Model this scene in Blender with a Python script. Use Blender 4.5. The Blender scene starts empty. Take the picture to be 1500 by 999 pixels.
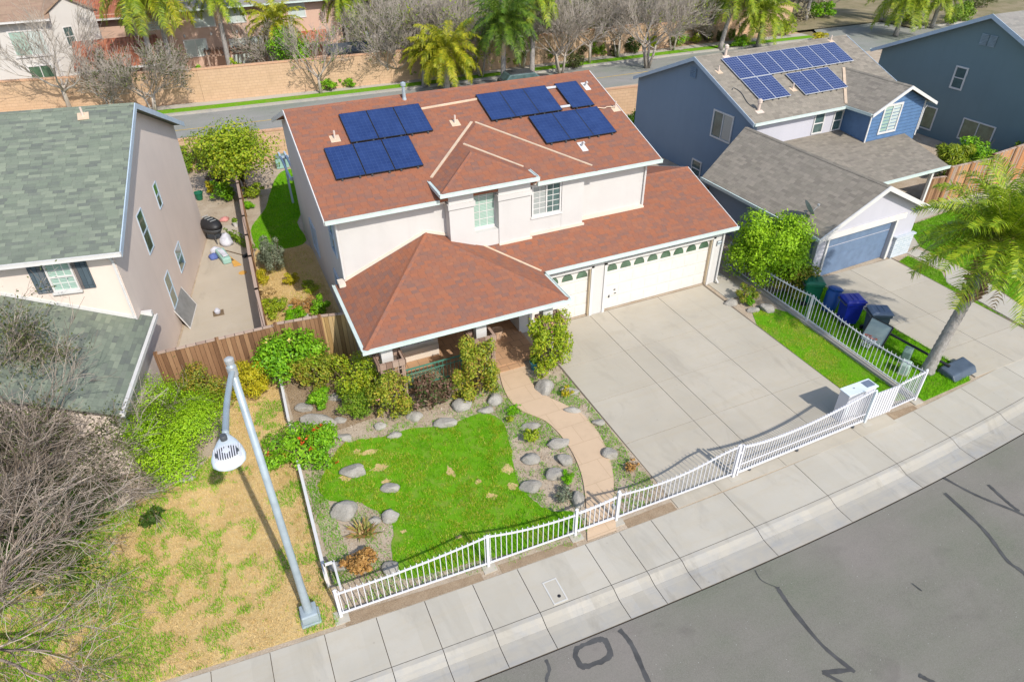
import bpy, math, random
import numpy as np
from mathutils import Vector, Matrix, noise
PI = math.pi
scene = bpy.context.scene
COL = scene.collection
R = math.radians

# ------------------------------------------------------------------ camera (recovered from the photograph)
CAM_F, CAM_YAW, CAM_PIT, CAM_ROL, CAM_H = 1.31868991, 0.41540525, 0.62058344, -0.01083354, 14.505
_c, _s = math.cos, math.sin
FW = np.array([_s(CAM_YAW)*_c(CAM_PIT), _c(CAM_YAW)*_c(CAM_PIT), -_s(CAM_PIT)])
RT = np.array([_c(CAM_YAW), -_s(CAM_YAW), 0.0])
UP = np.cross(RT, FW)
RT, UP = RT*_c(CAM_ROL)+UP*_s(CAM_ROL), UP*_c(CAM_ROL)-RT*_s(CAM_ROL)
CAM = np.array([0, 0, CAM_H])
cam = bpy.data.cameras.new('camera'); cob = bpy.data.objects.new('camera', cam); COL.objects.link(cob)
cob.matrix_world = Matrix(((RT[0], UP[0], -FW[0], 0), (RT[1], UP[1], -FW[1], 0), (RT[2], UP[2], -FW[2], CAM_H), (0, 0, 0, 1)))
cam.sensor_width = 36; cam.lens = 18*CAM_F; cam.clip_start = .1; cam.clip_end = 2000
scene.camera = cob

def G(u, v, z=0.0):
    """where the sight line through a point of the photograph meets the height z"""
    d = RT*(u-750)/750/CAM_F - UP*(v-499.5)/750/CAM_F + FW
    t = (z-CAM_H)/d[2]
    p = CAM+d*t
    return float(p[0]), float(p[1])

def GY(u, v, y):
    d = RT*(u-750)/750/CAM_F - UP*(v-499.5)/750/CAM_F + FW
    p = CAM+d*(y/d[1])
    return float(p[0]), float(p[1]), float(p[2])

# ------------------------------------------------------------------ light
w = bpy.data.worlds.new('World'); scene.world = w; w.use_nodes = True
nt = w.node_tree; nt.nodes.clear()
sky = nt.nodes.new('ShaderNodeTexSky'); sky.sky_type = 'NISHITA'; sky.sun_disc = False
SUN_EL, SUN_AZ = R(43), R(10.0)          # sun stands over the street, a little to the right of straight ahead of the houses
sdir = Vector((math.sin(SUN_AZ)*_c(SUN_EL), -math.cos(SUN_AZ)*_c(SUN_EL), _s(SUN_EL)))
sky.sun_elevation = SUN_EL; sky.sun_rotation = math.atan2(sdir.x, sdir.y)
sky.altitude = 50; sky.air_density = 1.0; sky.dust_density = 1.0; sky.ozone_density = 1.0
bg = nt.nodes.new('ShaderNodeBackground'); bg.inputs[1].default_value = 0.15
wo = nt.nodes.new('ShaderNodeOutputWorld'); nt.links.new(sky.outputs[0], bg.inputs[0]); nt.links.new(bg.outputs[0], wo.inputs[0])
sl = bpy.data.lights.new('sun', 'SUN'); sl.energy = 3.3; sl.angle = R(.53); sl.color = (1, .955, .88)
so = bpy.data.objects.new('sun', sl); COL.objects.link(so); so.rotation_euler = sdir.to_track_quat('Z', 'Y').to_euler(); so.location = (10, -20, 40)
vs = scene.view_settings; vs.view_transform = 'Standard'; vs.look = 'None'; vs.gamma = 1; vs.exposure = 0.52; vs.use_curve_mapping = False
scene.cycles.max_bounces = 6; scene.cycles.diffuse_bounces = 3; scene.cycles.transparent_max_bounces = 6

# ------------------------------------------------------------------ materials
class NT:
    def __init__(s, name):
        s.m = bpy.data.materials.new(name); s.m.use_nodes = True
        s.t = s.m.node_tree; s.t.nodes.clear()
        s.out = s.n('ShaderNodeOutputMaterial'); s.b = s.n('ShaderNodeBsdfPrincipled')
        s.l(s.b.outputs[0], s.out.inputs[0])
    def n(s, t, **k):
        x = s.t.nodes.new(t)
        for a, v in k.items(): setattr(x, a, v)
        return x
    def l(s, a, b): s.t.links.new(a, b)
    def sock(s, x, v):
        if hasattr(v, 'is_output'): s.l(v, x)
        else: x.default_value = v
    def math(s, op, a, b=0.0, c=0.0):
        x = s.n('ShaderNodeMath', operation=op)
        for i, v in enumerate((a, b, c)): s.sock(x.inputs[i], v)
        return x.outputs[0]
    def mix(s, f, a, b, mode='MIX'):
        x = s.n('ShaderNodeMix', data_type='RGBA', blend_type=mode)
        s.sock(x.inputs[0], f)
        for i, v in ((6, a), (7, b)): s.sock(x.inputs[i], v if hasattr(v, 'is_output') else (*v[:3], 1))
        return x.outputs[2]
    def ramp(s, f, stops, interp='LINEAR'):
        x = s.n('ShaderNodeValToRGB'); x.color_ramp.interpolation = interp
        e = x.color_ramp.elements
        while len(e) < len(stops): e.new(.5)
        for i, (p, c) in enumerate(stops): e[i].position = p; e[i].color = (*c[:3], 1) if hasattr(c, '__len__') else (c, c, c, 1)
        s.l(f, x.inputs[0]); return x.outputs[0]
    def coord(s, which='Object'):
        if which == 'UV': return s.n('ShaderNodeUVMap', uv_map='UVMap').outputs[0]
        if which == 'World': return s.n('ShaderNodeNewGeometry').outputs['Position']
        return s.n('ShaderNodeTexCoord').outputs[which]
    def noise(s, scale, detail=4, rough=.55, vec=None, dist=0):
        x = s.n('ShaderNodeTexNoise'); x.inputs['Scale'].default_value = scale; x.inputs['Detail'].default_value = detail
        x.inputs['Roughness'].default_value = rough; x.inputs['Distortion'].default_value = dist
        s.l(vec if vec is not None else s.coord('World'), x.inputs['Vector']); return x.outputs[0]
    def scalev(s, v, sc):
        x = s.n('ShaderNodeVectorMath', operation='MULTIPLY'); s.l(v, x.inputs[0]); x.inputs[1].default_value = sc; return x.outputs[0]
    def bump(s, h, strength=.3, dist=.02):
        x = s.n('ShaderNodeBump'); x.inputs['Strength'].default_value = strength; x.inputs['Distance'].default_value = dist
        s.l(h, x.inputs['Height']); s.l(x.outputs[0], s.b.inputs['Normal'])
    def fin(s, col, rough=.85, spec=.3, metal=0.0):
        s.sock(s.b.inputs['Base Color'], col if hasattr(col, 'is_output') else (*col[:3], 1))
        s.sock(s.b.inputs['Roughness'], rough); s.b.inputs['Specular IOR Level'].default_value = spec; s.b.inputs['Metallic'].default_value = metal
        return s.m

def sc(c, k): return tuple(min(1, x*k) for x in c)

def m_stucco(name, c, var=.07, bump=.25):
    t = NT(name)
    a = t.noise(.5, 5, .6); b = t.noise(9, 3)
    st = t.noise(1.0, 3, .6, t.scalev(t.coord('World'), (2.2, 2.2, .25)))
    col = t.mix(t.ramp(a, [(.3, 0.), (.7, 1.)]), sc(c, 1-var), sc(c, 1+var*.5))
    col = t.mix(t.math('MULTIPLY', t.ramp(st, [(.5, 0.), (.78, 1.)]), .16), col, sc(c, .72))
    col = t.mix(t.math('MULTIPLY', b, .12), col, sc(c, .9))
    t.bump(t.noise(70, 2, .7), bump, .01)
    return t.fin(col, .92, .2)

def m_paint(name, c, rough=.45, spec=.4, dirt=.1, metal=0.0):
    t = NT(name); a = t.noise(3, 4, .6)
    col = t.mix(t.ramp(a, [(.35, 0.), (.75, 1.)]), c, sc(c, 1-dirt*1.6))
    return t.fin(col, rough, spec, metal)

def m_shingle(name, cols, row=.145, wid=.32, big=.25):
    """laminated shingles laid in courses up the slope; UV is in metres along / up the roof"""
    t = NT(name); uv = t.coord('UV')
    sx = t.n('ShaderNodeSeparateXYZ'); t.l(uv, sx.inputs[0]); u, v = sx.outputs[0], sx.outputs[1]
    rv = t.math('DIVIDE', v, row); ri = t.math('FLOOR', rv); rf = t.math('FRACT', rv)
    w1 = t.n('ShaderNodeTexWhiteNoise', noise_dimensions='1D'); t.l(ri, w1.inputs['W'])
    uu = t.math('ADD', t.math('DIVIDE', u, wid), t.math('MULTIPLY', w1.outputs[0], 7.3))
    ci = t.math('FLOOR', uu); cf = t.math('FRACT', uu)
    cx = t.n('ShaderNodeCombineXYZ'); t.l(ci, cx.inputs[0]); t.l(ri, cx.inputs[1])
    wn = t.n('ShaderNodeTexWhiteNoise', noise_dimensions='2D'); t.l(cx.outputs[0], wn.inputs['Vector'])
    f = t.math('ADD', t.math('MULTIPLY', wn.outputs[0], 1-big), t.math('MULTIPLY', t.ramp(t.noise(1.1, 4, .6, uv), [(.3, 0.), (.7, 1.)]), big))
    n = len(cols)
    col = t.ramp(f, [((i+.5)/n, c) for i, c in enumerate(cols)])
    gran = t.noise(160, 2, .8, uv)
    col = t.mix(t.math('MULTIPLY', gran, .35), col, cols[n//2])
    wear = t.noise(.35, 5, .65, uv, .4)
    col = t.mix(t.math('MULTIPLY', t.ramp(wear, [(.42, 0.), (.7, 1.)]), .13), col, sc(cols[0], 1.12))
    gap = t.math('LESS_THAN', cf, .05)
    col = t.mix(t.math('MULTIPLY', gap, .35), col, sc(cols[n//2], .5))
    h = t.math('ADD', t.math('MULTIPLY', t.math('SUBTRACT', 1.0, rf), 1.0), t.math('MULTIPLY', wn.outputs[0], .45))
    h = t.math('SUBTRACT', h, t.math('MULTIPLY', gap, .4))
    t.bump(t.math('ADD', h, t.math('MULTIPLY', gran, .25)), .75, .012)
    return t.fin(col, .95, .15)

def m_concrete(name, c, stain=.25, rust=0.0, warm=(.5, .42, .3)):
    t = NT(name); W = t.coord('World')
    a = t.noise(.45, 6, .62); b = t.noise(2.6, 5, .65); f = t.noise(45, 3, .7)
    col = t.mix(t.ramp(a, [(.3, 0.), (.72, 1.)]), sc(c, 1.06), sc(c, .86))
    col = t.mix(t.math('MULTIPLY', t.ramp(b, [(.45, 0.), (.75, 1.)]), stain), col, sc(warm, c[0]/.5))
    sp = t.noise(.9, 5, .7, t.scalev(W, (1, .35, 1)), 1.2)
    col = t.mix(t.math('MULTIPLY', t.ramp(sp, [(.54, 0.), (.7, 1.)]), min(.9, stain*1.3)), col, sc(c, .62))
    sp2 = t.noise(1.0, 6, .72, t.scalev(W, (.22, 2.2, 1)), .5)
    col = t.mix(t.math('MULTIPLY', t.ramp(sp2, [(.5, 0.), (.68, 1.)]), stain), col, sc(warm, c[0]/.55))
    col = t.mix(t.math('MULTIPLY', f, .16), col, sc(c, .7))
    w1 = t.n('ShaderNodeTexVoronoi'); w1.inputs['Scale'].default_value = 1.7; t.l(W, w1.inputs['Vector'])
    col = t.mix(t.math('MULTIPLY', t.math('LESS_THAN', w1.outputs['Distance'], .045), .35), col, sc(c, .5))
    g = t.n('ShaderNodeNewGeometry').outputs['Random Per Island']
    col = t.mix(t.math('MULTIPLY', g, .45), col, (c[0]*.80, c[1]*.79, c[2]*.76))
    t.bump(f, .25, .006)
    return t.fin(col, .9, .2)

def m_asphalt(name, c):
    t = NT(name); W = t.coord('World')
    a = t.noise(.22, 5, .6); f = t.noise(60, 2, .8); b = t.noise(1.4, 5, .7, t.scalev(W, (.5, 1.6, 1)))
    col = t.mix(t.ramp(a, [(.35, 0.), (.68, 1.)]), sc(c, 1.08), (c[0]*.70, c[1]*.86, c[2]*.68))
    col = t.mix(t.math('MULTIPLY', t.ramp(b, [(.45, 0.), (.7, 1.)]), .35), col, sc(c, .76))
    col = t.mix(t.ramp(f, [(.42, 0.), (.75, .45)]), col, sc(c, 1.75))
    col = t.mix(t.ramp(f, [(.25, .4), (.42, 0.)]), col, sc(c, .45))
    wl = t.noise(1.0, 4, .6, t.scalev(W, (.05, .75, 1)))
    col = t.mix(t.math('MULTIPLY', t.ramp(wl, [(.4, 0.), (.62, 1.)]), .3), col, sc(c, 1.3))
    oi = t.noise(.8, 3, .5, None, .6)
    col = t.mix(t.math('MULTIPLY', t.ramp(oi, [(.62, 0.), (.72, 1.)]), .3), col, sc(c, .55))
    p = t.n('ShaderNodeTexVoronoi'); p.inputs['Scale'].default_value = 5.5; t.l(W, p.inputs['Vector'])
    col = t.mix(t.math('LESS_THAN', p.outputs['Distance'], .035), col, (.55, .54, .5))
    t.bump(f, .5, .008)
    return t.fin(col, .93, .2)

def m_ground(name, stops, scale=1.6, fine=38, bump=.6, mixf=.45, dist=.02, sp=None):
    t = NT(name)
    a = t.noise(scale, 6, .68, None, .4); f = t.noise(fine, 3, .75)
    x = t.math('ADD', t.math('MULTIPLY', a, 1-mixf), t.math('MULTIPLY', f, mixf))
    col = t.ramp(x, stops)
    if sp:
        v = t.n('ShaderNodeTexVoronoi'); v.inputs['Scale'].default_value = sp[0]; t.l(t.coord('World'), v.inputs['Vector'])
        col = t.mix(t.math('LESS_THAN', v.outputs['Distance'], sp[1]), col, sp[2])
    t.bump(f, bump, dist)
    return t.fin(col, .97, .1)

def m_leaf(name, cols, trans=.3, rough=.55, spec=.3):
    t = NT(name)
    g = t.n('ShaderNodeNewGeometry').outputs['Random Per Island']
    a = t.noise(1.3, 3, .6)
    f = t.math('ADD', t.math('MULTIPLY', g, .62), t.math('MULTIPLY', t.ramp(a, [(.3, 0.), (.7, 1.)]), .38))
    n = len(cols)
    col = t.ramp(f, [((i+.5)/n, c) for i, c in enumerate(cols)])
    t.fin(col, rough, spec)
    if trans:
        tr = t.n('ShaderNodeBsdfTranslucent'); t.l(t.mix(.25, col, (.30, .40, .02), 'MIX'), tr.inputs[0])
        mx = t.n('ShaderNodeMixShader'); mx.inputs[0].default_value = trans
        t.l(t.b.outputs[0], mx.inputs[1]); t.l(tr.outputs[0], mx.inputs[2]); t.l(mx.outputs[0], t.out.inputs[0])
    return t.m

def m_bark(name, c1, c2, scale=8):
    t = NT(name); n = t.noise(scale, 5, .7, t.scalev(t.coord('World'), (1, 1, .35)))
    t.bump(n, .8, .03)
    return t.fin(t.ramp(n, [(.3, c1), (.7, c2)]), .95, .1)

def m_twig(name, cols):
    t = NT(name); g = t.n('ShaderNodeNewGeometry').outputs['Random Per Island']; n = len(cols)
    f = t.math('ADD', t.math('MULTIPLY', g, .75), t.math('MULTIPLY', t.noise(5, 3), .25))
    return t.fin(t.ramp(f, [((i+.5)/n, c) for i, c in enumerate(cols)]), .95, .1)

def m_glass(name, c=(.05, .08, .075), blinds=None):
    t = NT(name); a = t.noise(2.2, 4, .6)
    col = t.mix(t.ramp(a, [(.35, 0.), (.65, 1.)]), c, sc(c, 1.7))
    if blinds:
        v = t.n('ShaderNodeSeparateXYZ'); t.l(t.coord('World'), v.inputs[0])
        k = t.math('FRACT', t.math('DIVIDE', v.outputs[2], .055))
        col = t.mix(t.ramp(k, [(.55, 0.), (.8, 1.)]), blinds, sc(blinds, .62))
    t.b.inputs['Coat Weight'].default_value = .6; t.b.inputs['Coat Roughness'].default_value = .02
    return t.fin(col, .12, .6)

def m_planks(name, cols, w=.14, rough=.95):
    t = NT(name); uv = t.coord('UV')
    sx = t.n('ShaderNodeSeparateXYZ'); t.l(uv, sx.inputs[0])
    x = t.math('DIVIDE', sx.outputs[0], w); i = t.math('FLOOR', x); fr = t.math('FRACT', x)
    wn = t.n('ShaderNodeTexWhiteNoise', noise_dimensions='1D'); t.l(i, wn.inputs['W'])
    g = t.noise(3.2, 6, .75, t.scalev(uv, (6, .6, 1)))
    f = t.math('ADD', t.math('MULTIPLY', wn.outputs[0], .55), t.math('MULTIPLY', g, .45))
    n = len(cols); col = t.ramp(f, [((k+.5)/n, c) for k, c in enumerate(cols)])
    gap = t.math('LESS_THAN', fr, .07)
    col = t.mix(gap, col, sc(cols[0], .25))
    t.bump(t.math('SUBTRACT', g, gap), .6, .012)
    return t.fin(col, rough, .15)

def m_brick(name, c1, c2, mort, bw=.4, rh=.2, ms=.012, var=.3):
    t = NT(name); uv = t.coord('UV')
    b = t.n('ShaderNodeTexBrick'); t.l(uv, b.inputs['Vector'])
    for k, v in (('Color1', c1), ('Color2', c2), ('Mortar', mort)): b.inputs[k].default_value = (*v, 1)
    b.inputs['Scale'].default_value = 1; b.inputs['Mortar Size'].default_value = ms; b.inputs['Brick Width'].default_value = bw; b.inputs['Row Height'].default_value = rh
    a = t.noise(.7, 5, .65); st = t.noise(1.5, 5, .7, t.scalev(t.coord('World'), (1.4, 1.4, .5)))
    col = t.mix(t.math('MULTIPLY', t.ramp(a, [(.35, 0.), (.7, 1.)]), var), b.outputs[0], sc(c1, .75))
    col = t.mix(t.math('MULTIPLY', t.ramp(st, [(.5, 0.), (.75, 1.)]), .3), col, sc(c2, .68))
    t.bump(t.math('SUBTRACT', t.noise(50, 2, .7), t.math('MULTIPLY', b.outputs['Fac'], 1.5)), .4, .01)
    return t.fin(col, .95, .15)

def m_tiles(name, cols, row=.36, wid=.28):
    t = NT(name); uv = t.coord('UV')
    sx = t.n('ShaderNodeSeparateXYZ'); t.l(uv, sx.inputs[0])
    ri = t.math('FLOOR', t.math('DIVIDE', sx.outputs[1], row)); ci = t.math('FLOOR', t.math('DIVIDE', sx.outputs[0], wid))
    cx = t.n('ShaderNodeCombineXYZ'); t.l(ci, cx.inputs[0]); t.l(ri, cx.inputs[1])
    wn = t.n('ShaderNodeTexWhiteNoise', noise_dimensions='2D'); t.l(cx.outputs[0], wn.inputs['Vector'])
    n = len(cols); col = t.ramp(t.math('ADD', t.math('MULTIPLY', wn.outputs[0], .6), t.math('MULTIPLY', t.noise(.8, 4), .4)), [((k+.5)/n, c) for k, c in enumerate(cols)])
    h = t.math('SINE', t.math('MULTIPLY', sx.outputs[0], 2*PI/wid))
    h2 = t.math('SUBTRACT', 1.0, t.math('FRACT', t.math('DIVIDE', sx.outputs[1], row)))
    t.bump(t.math('ADD', h, h2), .8, .05)
    return t.fin(col, .9, .2)

def m_cells(name, base, line, nx, ny, lw, sub=0.0, rough=.22):
    """photovoltaic glass: UV 0..1 over one module"""
    t = NT(name); uv = t.coord('UV'); sx = t.n('ShaderNodeSeparateXYZ'); t.l(uv, sx.inputs[0])
    def ln(x, n, w):
        f = t.math('FRACT', t.math('MULTIPLY', x, float(n)))
        return t.math('LESS_THAN', t.math('MINIMUM', f, t.math('SUBTRACT', 1.0, f)), w)
    m = t.math('MAXIMUM', ln(sx.outputs[0], nx, lw), ln(sx.outputs[1], ny, lw))
    a = t.noise(2.5, 4, .6)
    col = t.mix(t.ramp(a, [(.35, 0.), (.7, 1.)]), base, (base[0]*1.7, base[1]*1.55, base[2]*1.35))
    col = t.mix(t.math('MULTIPLY', m, .8), col, line)
    if sub:
        col = t.mix(t.math('MULTIPLY', ln(sx.outputs[0], nx*3, .09), sub), col, line)
    t.b.inputs['Coat Weight'].default_value = .5; t.b.inputs['Coat Roughness'].default_value = .08
    return t.fin(col, rough, .5)
# ------------------------------------------------------------------ mesh helpers
def V(*a): return np.array(a, float)
def unit(a):
    a = np.asarray(a, float); return a/(np.linalg.norm(a)+1e-12)

def finish(me, smooth=False):
    """UVs in metres on every face: along the level direction of the face, and up its slope"""
    nl = len(me.loops); npoly = len(me.polygons)
    co = np.empty(len(me.vertices)*3); me.vertices.foreach_get('co', co); co = co.reshape(-1, 3)
    nr = np.empty(npoly*3); me.polygons.foreach_get('normal', nr); nr = nr.reshape(-1, 3)
    lt = np.empty(npoly, int); me.polygons.foreach_get('loop_total', lt)
    vi = np.empty(nl, int); me.loops.foreach_get('vertex_index', vi)
    fn = np.repeat(nr, lt, axis=0)
    hx = np.stack([-fn[:, 1], fn[:, 0], np.zeros(nl)], 1); l = np.linalg.norm(hx, axis=1)
    flat = l < .02
    hx[~flat] /= l[~flat, None]; hx[flat] = (1, 0, 0)
    up = np.cross(fn, hx)
    P = co[vi]
    uv = np.stack([(P*hx).sum(1), (P*up).sum(1)], 1)
    ul = me.uv_layers.new(name='UVMap'); ul.data.foreach_set('uv', uv.astype(np.float32).ravel())
    if smooth: me.polygons.foreach_set('use_smooth', np.ones(npoly, bool))

class MB:
    def __init__(s): s.v = []; s.f = []
    def add(s, vs_, fs):
        o = len(s.v); s.v.extend([tuple(map(float, p)) for p in vs_]); s.f.extend([tuple(i+o for i in f) for f in fs]); return s
    def hexa(s, o, a, b, c):
        """box from a corner o and three edge vectors"""
        o, a, b, c = map(lambda q: np.asarray(q, float), (o, a, b, c))
        if np.dot(np.cross(a, b), c) < 0: a, b = b, a
        p = [o, o+a, o+a+b, o+b, o+c, o+a+c, o+a+b+c, o+b+c]
        return s.add(p, [(3, 2, 1, 0), (4, 5, 6, 7), (0, 1, 5, 4), (1, 2, 6, 5), (2, 3, 7, 6), (3, 0, 4, 7)])
    def box(s, x0, x1, y0, y1, z0, z1): return s.hexa((x0, y0, z0), (x1-x0, 0, 0), (0, y1-y0, 0), (0, 0, z1-z0))
    def prism(s, poly, vec):
        poly = [np.asarray(p, float) for p in poly]; vec = np.asarray(vec, float); n = len(poly)
        nr = sum((np.cross(poly[i]-poly[0], poly[(i+1) % n]-poly[0]) for i in range(n)), np.zeros(3))
        if np.dot(nr, vec) > 0: poly = poly[::-1]
        q = [p+vec for p in poly]
        return s.add(poly+q, [tuple(range(n)), tuple(range(2*n-1, n-1, -1))]+[(i, n+i, n+(i+1) % n, (i+1) % n) for i in range(n)])
    def poly(s, pts): return s.add(pts, [tuple(range(len(pts)))])
    def slab(s, pts, th=.12): return s.prism(pts, (0, 0, -th))
    def tube(s, pts, rad, n=6, cap=True):
        pts = [np.asarray(p, float) for p in pts]
        if not hasattr(rad, '__len__'): rad = [rad]*len(pts)
        o = len(s.v); prev = None; m = len(pts)
        for i, p in enumerate(pts):
            t = unit(pts[min(i+1, m-1)]-pts[max(i-1, 0)])
            if prev is None: a = np.cross(t, (0, 0, 1) if abs(t[2]) < .9 else (1, 0, 0))
            else: a = prev-t*np.dot(prev, t)
            a = unit(a); prev = a; b = np.cross(t, a)
            for k in range(n):
                g = 2*PI*k/n; q = p+(a*math.cos(g)+b*math.sin(g))*rad[i]
                s.v.append((float(q[0]), float(q[1]), float(q[2])))
        for i in range(m-1):
            for k in range(n):
                k2 = (k+1) % n
                s.f.append((o+i*n+k, o+i*n+k2, o+(i+1)*n+k2, o+(i+1)*n+k))
        if cap and n > 3:
            s.f.append(tuple(o+k for k in range(n))[::-1]); s.f.append(tuple(o+(m-1)*n+k for k in range(n)))
        return s
    def lathe(s, c, prof, n=16):
        o = len(s.v); c = np.asarray(c, float)
        for r, z in prof:
            for k in range(n):
                g = 2*PI*k/n; s.v.append((c[0]+r*math.cos(g), c[1]+r*math.sin(g), c[2]+z))
        m = len(prof)
        for i in range(m-1):
            for k in range(n):
                k2 = (k+1) % n; s.f.append((o+i*n+k, o+i*n+k2, o+(i+1)*n+k2, o+(i+1)*n+k))
        s.f.append(tuple(o+k for k in range(n))[::-1]); s.f.append(tuple(o+(m-1)*n+k for k in range(n)))
        return s
    def build(s, name, m, parent=None, org=(0, 0, 0), smooth=False, loc=None, bevel=0, uv=True):
        me = bpy.data.meshes.new(name)
        ox, oy, oz = org
        me.from_pydata([(x-ox, y-oy, z-oz) for x, y, z in s.v], [], s.f); me.update()
        finish(me, smooth)
        me.materials.append(m)
        return link(name, me, parent, loc, bevel)

def link(name, me, parent=None, loc=None, bevel=0):
    o = bpy.data.objects.new(name, me); COL.objects.link(o)
    if parent is not None: o.parent = parent
    if loc is not None: o.location = loc
    if bevel:
        b = o.modifiers.new('bevel', 'BEVEL'); b.width = bevel; b.segments = 2; b.limit_method = 'ANGLE'
    return o

def quads(name, Q, m, parent=None, org=(0, 0, 0), loc=None, tri=False):
    """many small loose faces (leaves, fronds, blades) as one mesh; Q is (N, 3 or 4, 3)"""
    Q = np.asarray(Q, float)-np.asarray(org, float); N, k, _ = Q.shape
    me = bpy.data.meshes.new(name); me.vertices.add(N*k); me.loops.add(N*k); me.polygons.add(N)
    me.vertices.foreach_set('co', Q.reshape(-1).astype(np.float32))
    me.loops.foreach_set('vertex_index', np.arange(N*k, dtype=np.int32))
    me.polygons.foreach_set('loop_start', np.arange(0, N*k, k, dtype=np.int32))
    me.update(calc_edges=True); me.validate()
    me.materials.append(m)
    return link(name, me, parent, loc)

def tag(o, label=None, cat=None, group=None, kind=None):
    if label: o['label'] = label
    if cat: o['category'] = cat
    if group: o['group'] = group
    if kind: o['kind'] = kind
    return o
def thing(name, label, cat, loc=(0, 0, 0), rz=0.0, group=None):
    o = bpy.data.objects.new(name, None); COL.objects.link(o); o.location = loc; o.rotation_euler = (0, 0, rz); o.empty_display_size = .3
    return tag(o, label, cat, group)
def dup(root, loc, rz=0.0, s=1.0, label=None, group=None, cat=None):
    r = root.copy(); COL.objects.link(r); r.location = loc; r.rotation_euler = (0, 0, rz); r.scale = (s, s, s) if not hasattr(s, '__len__') else s
    if label: r['label'] = label
    if group: r['group'] = group
    if cat: r['category'] = cat
    for ch in list(root.children):
        c = ch.copy(); COL.objects.link(c); c.parent = r
        for g in list(ch.children):
            d = g.copy(); COL.objects.link(d); d.parent = c
    return r

def sheet(name, pts, z, m, kind='structure'):
    """a flat piece of ground"""
    mb = MB(); P = [(x, y, z) for x, y in pts]
    a = sum(P[i][0]*P[(i+1) % len(P)][1]-P[(i+1) % len(P)][0]*P[i][1] for i in range(len(P)))
    if a < 0: P = P[::-1]
    mb.poly(P); o = mb.build(name, m); o['kind'] = kind; return o

def smooth_poly(pts, sub=6, jit=.0, seed=0):
    rng = random.Random(seed); out = []; n = len(pts)
    for i in range(n):
        p0, p1, p2, p3 = [np.array(pts[(i+k) % n], float) for k in (-1, 0, 1, 2)]
        for j in range(sub):
            t = j/sub
            q = .5*((2*p1)+(-p0+p2)*t+(2*p0-5*p1+4*p2-p3)*t*t+(-p0+3*p1-3*p2+p3)*t**3)
            out.append((q[0]+rng.uniform(-jit, jit), q[1]+rng.uniform(-jit, jit)))
    return out

def smooth_line(pts, sub=6):
    out = []; n = len(pts)
    for i in range(n-1):
        p0, p1, p2, p3 = [np.array(pts[min(max(i+k, 0), n-1)], float) for k in (-1, 0, 1, 2)]
        for j in range(sub):
            t = j/sub
            out.append(.5*((2*p1)+(-p0+p2)*t+(2*p0-5*p1+4*p2-p3)*t*t+(-p0+3*p1-3*p2+p3)*t**3))
    out.append(np.array(pts[-1], float)); return out

def inside(x, y, poly):
    p = np.asarray(poly); c = np.zeros(len(x), bool); n = len(p); j = n-1
    for i in range(n):
        xi, yi = p[i]; xj, yj = p[j]
        k = ((yi > y) != (yj > y)) & (x < (xj-xi)*(y-yi)/((yj-yi) if yj != yi else 1e-9)+xi)
        c ^= k; j = i
    return c

def n2(x, y, s, seed=0.0):
    return np.array([noise.noise(Vector((a*s+seed, b*s-seed, seed*.37))) for a, b in zip(x, y)])

def blades(rng, x, y, z, h, w, lean=.5):
    n = len(x); az = rng.uniform(0, 2*PI, n); bz = rng.uniform(0, 2*PI, n)
    hh = h*rng.uniform(.6, 1.3, n); ww = w*rng.uniform(.7, 1.2, n)
    B = np.stack([x, y, np.full(n, z)], 1)
    t = np.stack([np.cos(az)*ww*.5, np.sin(az)*ww*.5, np.zeros(n)], 1)
    ln = rng.uniform(.1, lean, n)*hh
    tip = B+np.stack([np.cos(bz)*ln, np.sin(bz)*ln, hh], 1)
    return np.stack([B-t, B+t, tip], 1)

def scatter(rng, poly, dens):
    p = np.asarray(poly); x0, y0 = p.min(0); x1, y1 = p.max(0)
    n = int((x1-x0)*(y1-y0)*dens); x = rng.uniform(x0, x1, n); y = rng.uniform(y0, y1, n)
    k = inside(x, y, poly); return x[k], y[k]

# ------------------------------------------------------------------ plants
def leafcloud(rng, n, lumps, size, wr=.5, shell=.3, up=.25, rnd=.8, stray=.16):
    """lumps: (centre, radii); leaves lie mostly near the outside of each lump, facing outward"""
    A = np.array([(r[0]*r[1]+r[1]*r[2]+r[0]*r[2]) for _, r in lumps]); A /= A.sum()
    idx = rng.choice(len(lumps), n, p=A)
    C = np.array([c for c, _ in lumps])[idx]; Rr = np.array([r for _, r in lumps])[idx]
    d = rng.normal(size=(n, 3)); d[:, 2] += up; d /= np.linalg.norm(d, axis=1)[:, None]
    k = 1-shell*rng.random(n)**1.5*1.4
    k = k*np.where(rng.random(n) < stray, 1+.32*rng.random(n), 1)*(1+.12*np.sin(d[:, 0]*9+C[:, 2]*7)*np.sin(d[:, 1]*8+C[:, 0]*5))
    P = C+d*Rr*k[:, None]
    nr = d+rng.normal(size=(n, 3))*rnd*.6; nr[:, 2] += .25; nr /= np.linalg.norm(nr, axis=1)[:, None]
    a = rng.normal(size=(n, 3)); a -= nr*(a*nr).sum(1)[:, None]; a /= np.linalg.norm(a, axis=1)[:, None]
    b = np.cross(nr, a)
    L = size*rng.uniform(.6, 1.35, n)[:, None]; W = L*wr
    return np.stack([P-a*L*.5, P+b*W*.5-nr*L*.06, P+a*L*.5, P-b*W*.5-nr*L*.06], 1)

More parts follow.
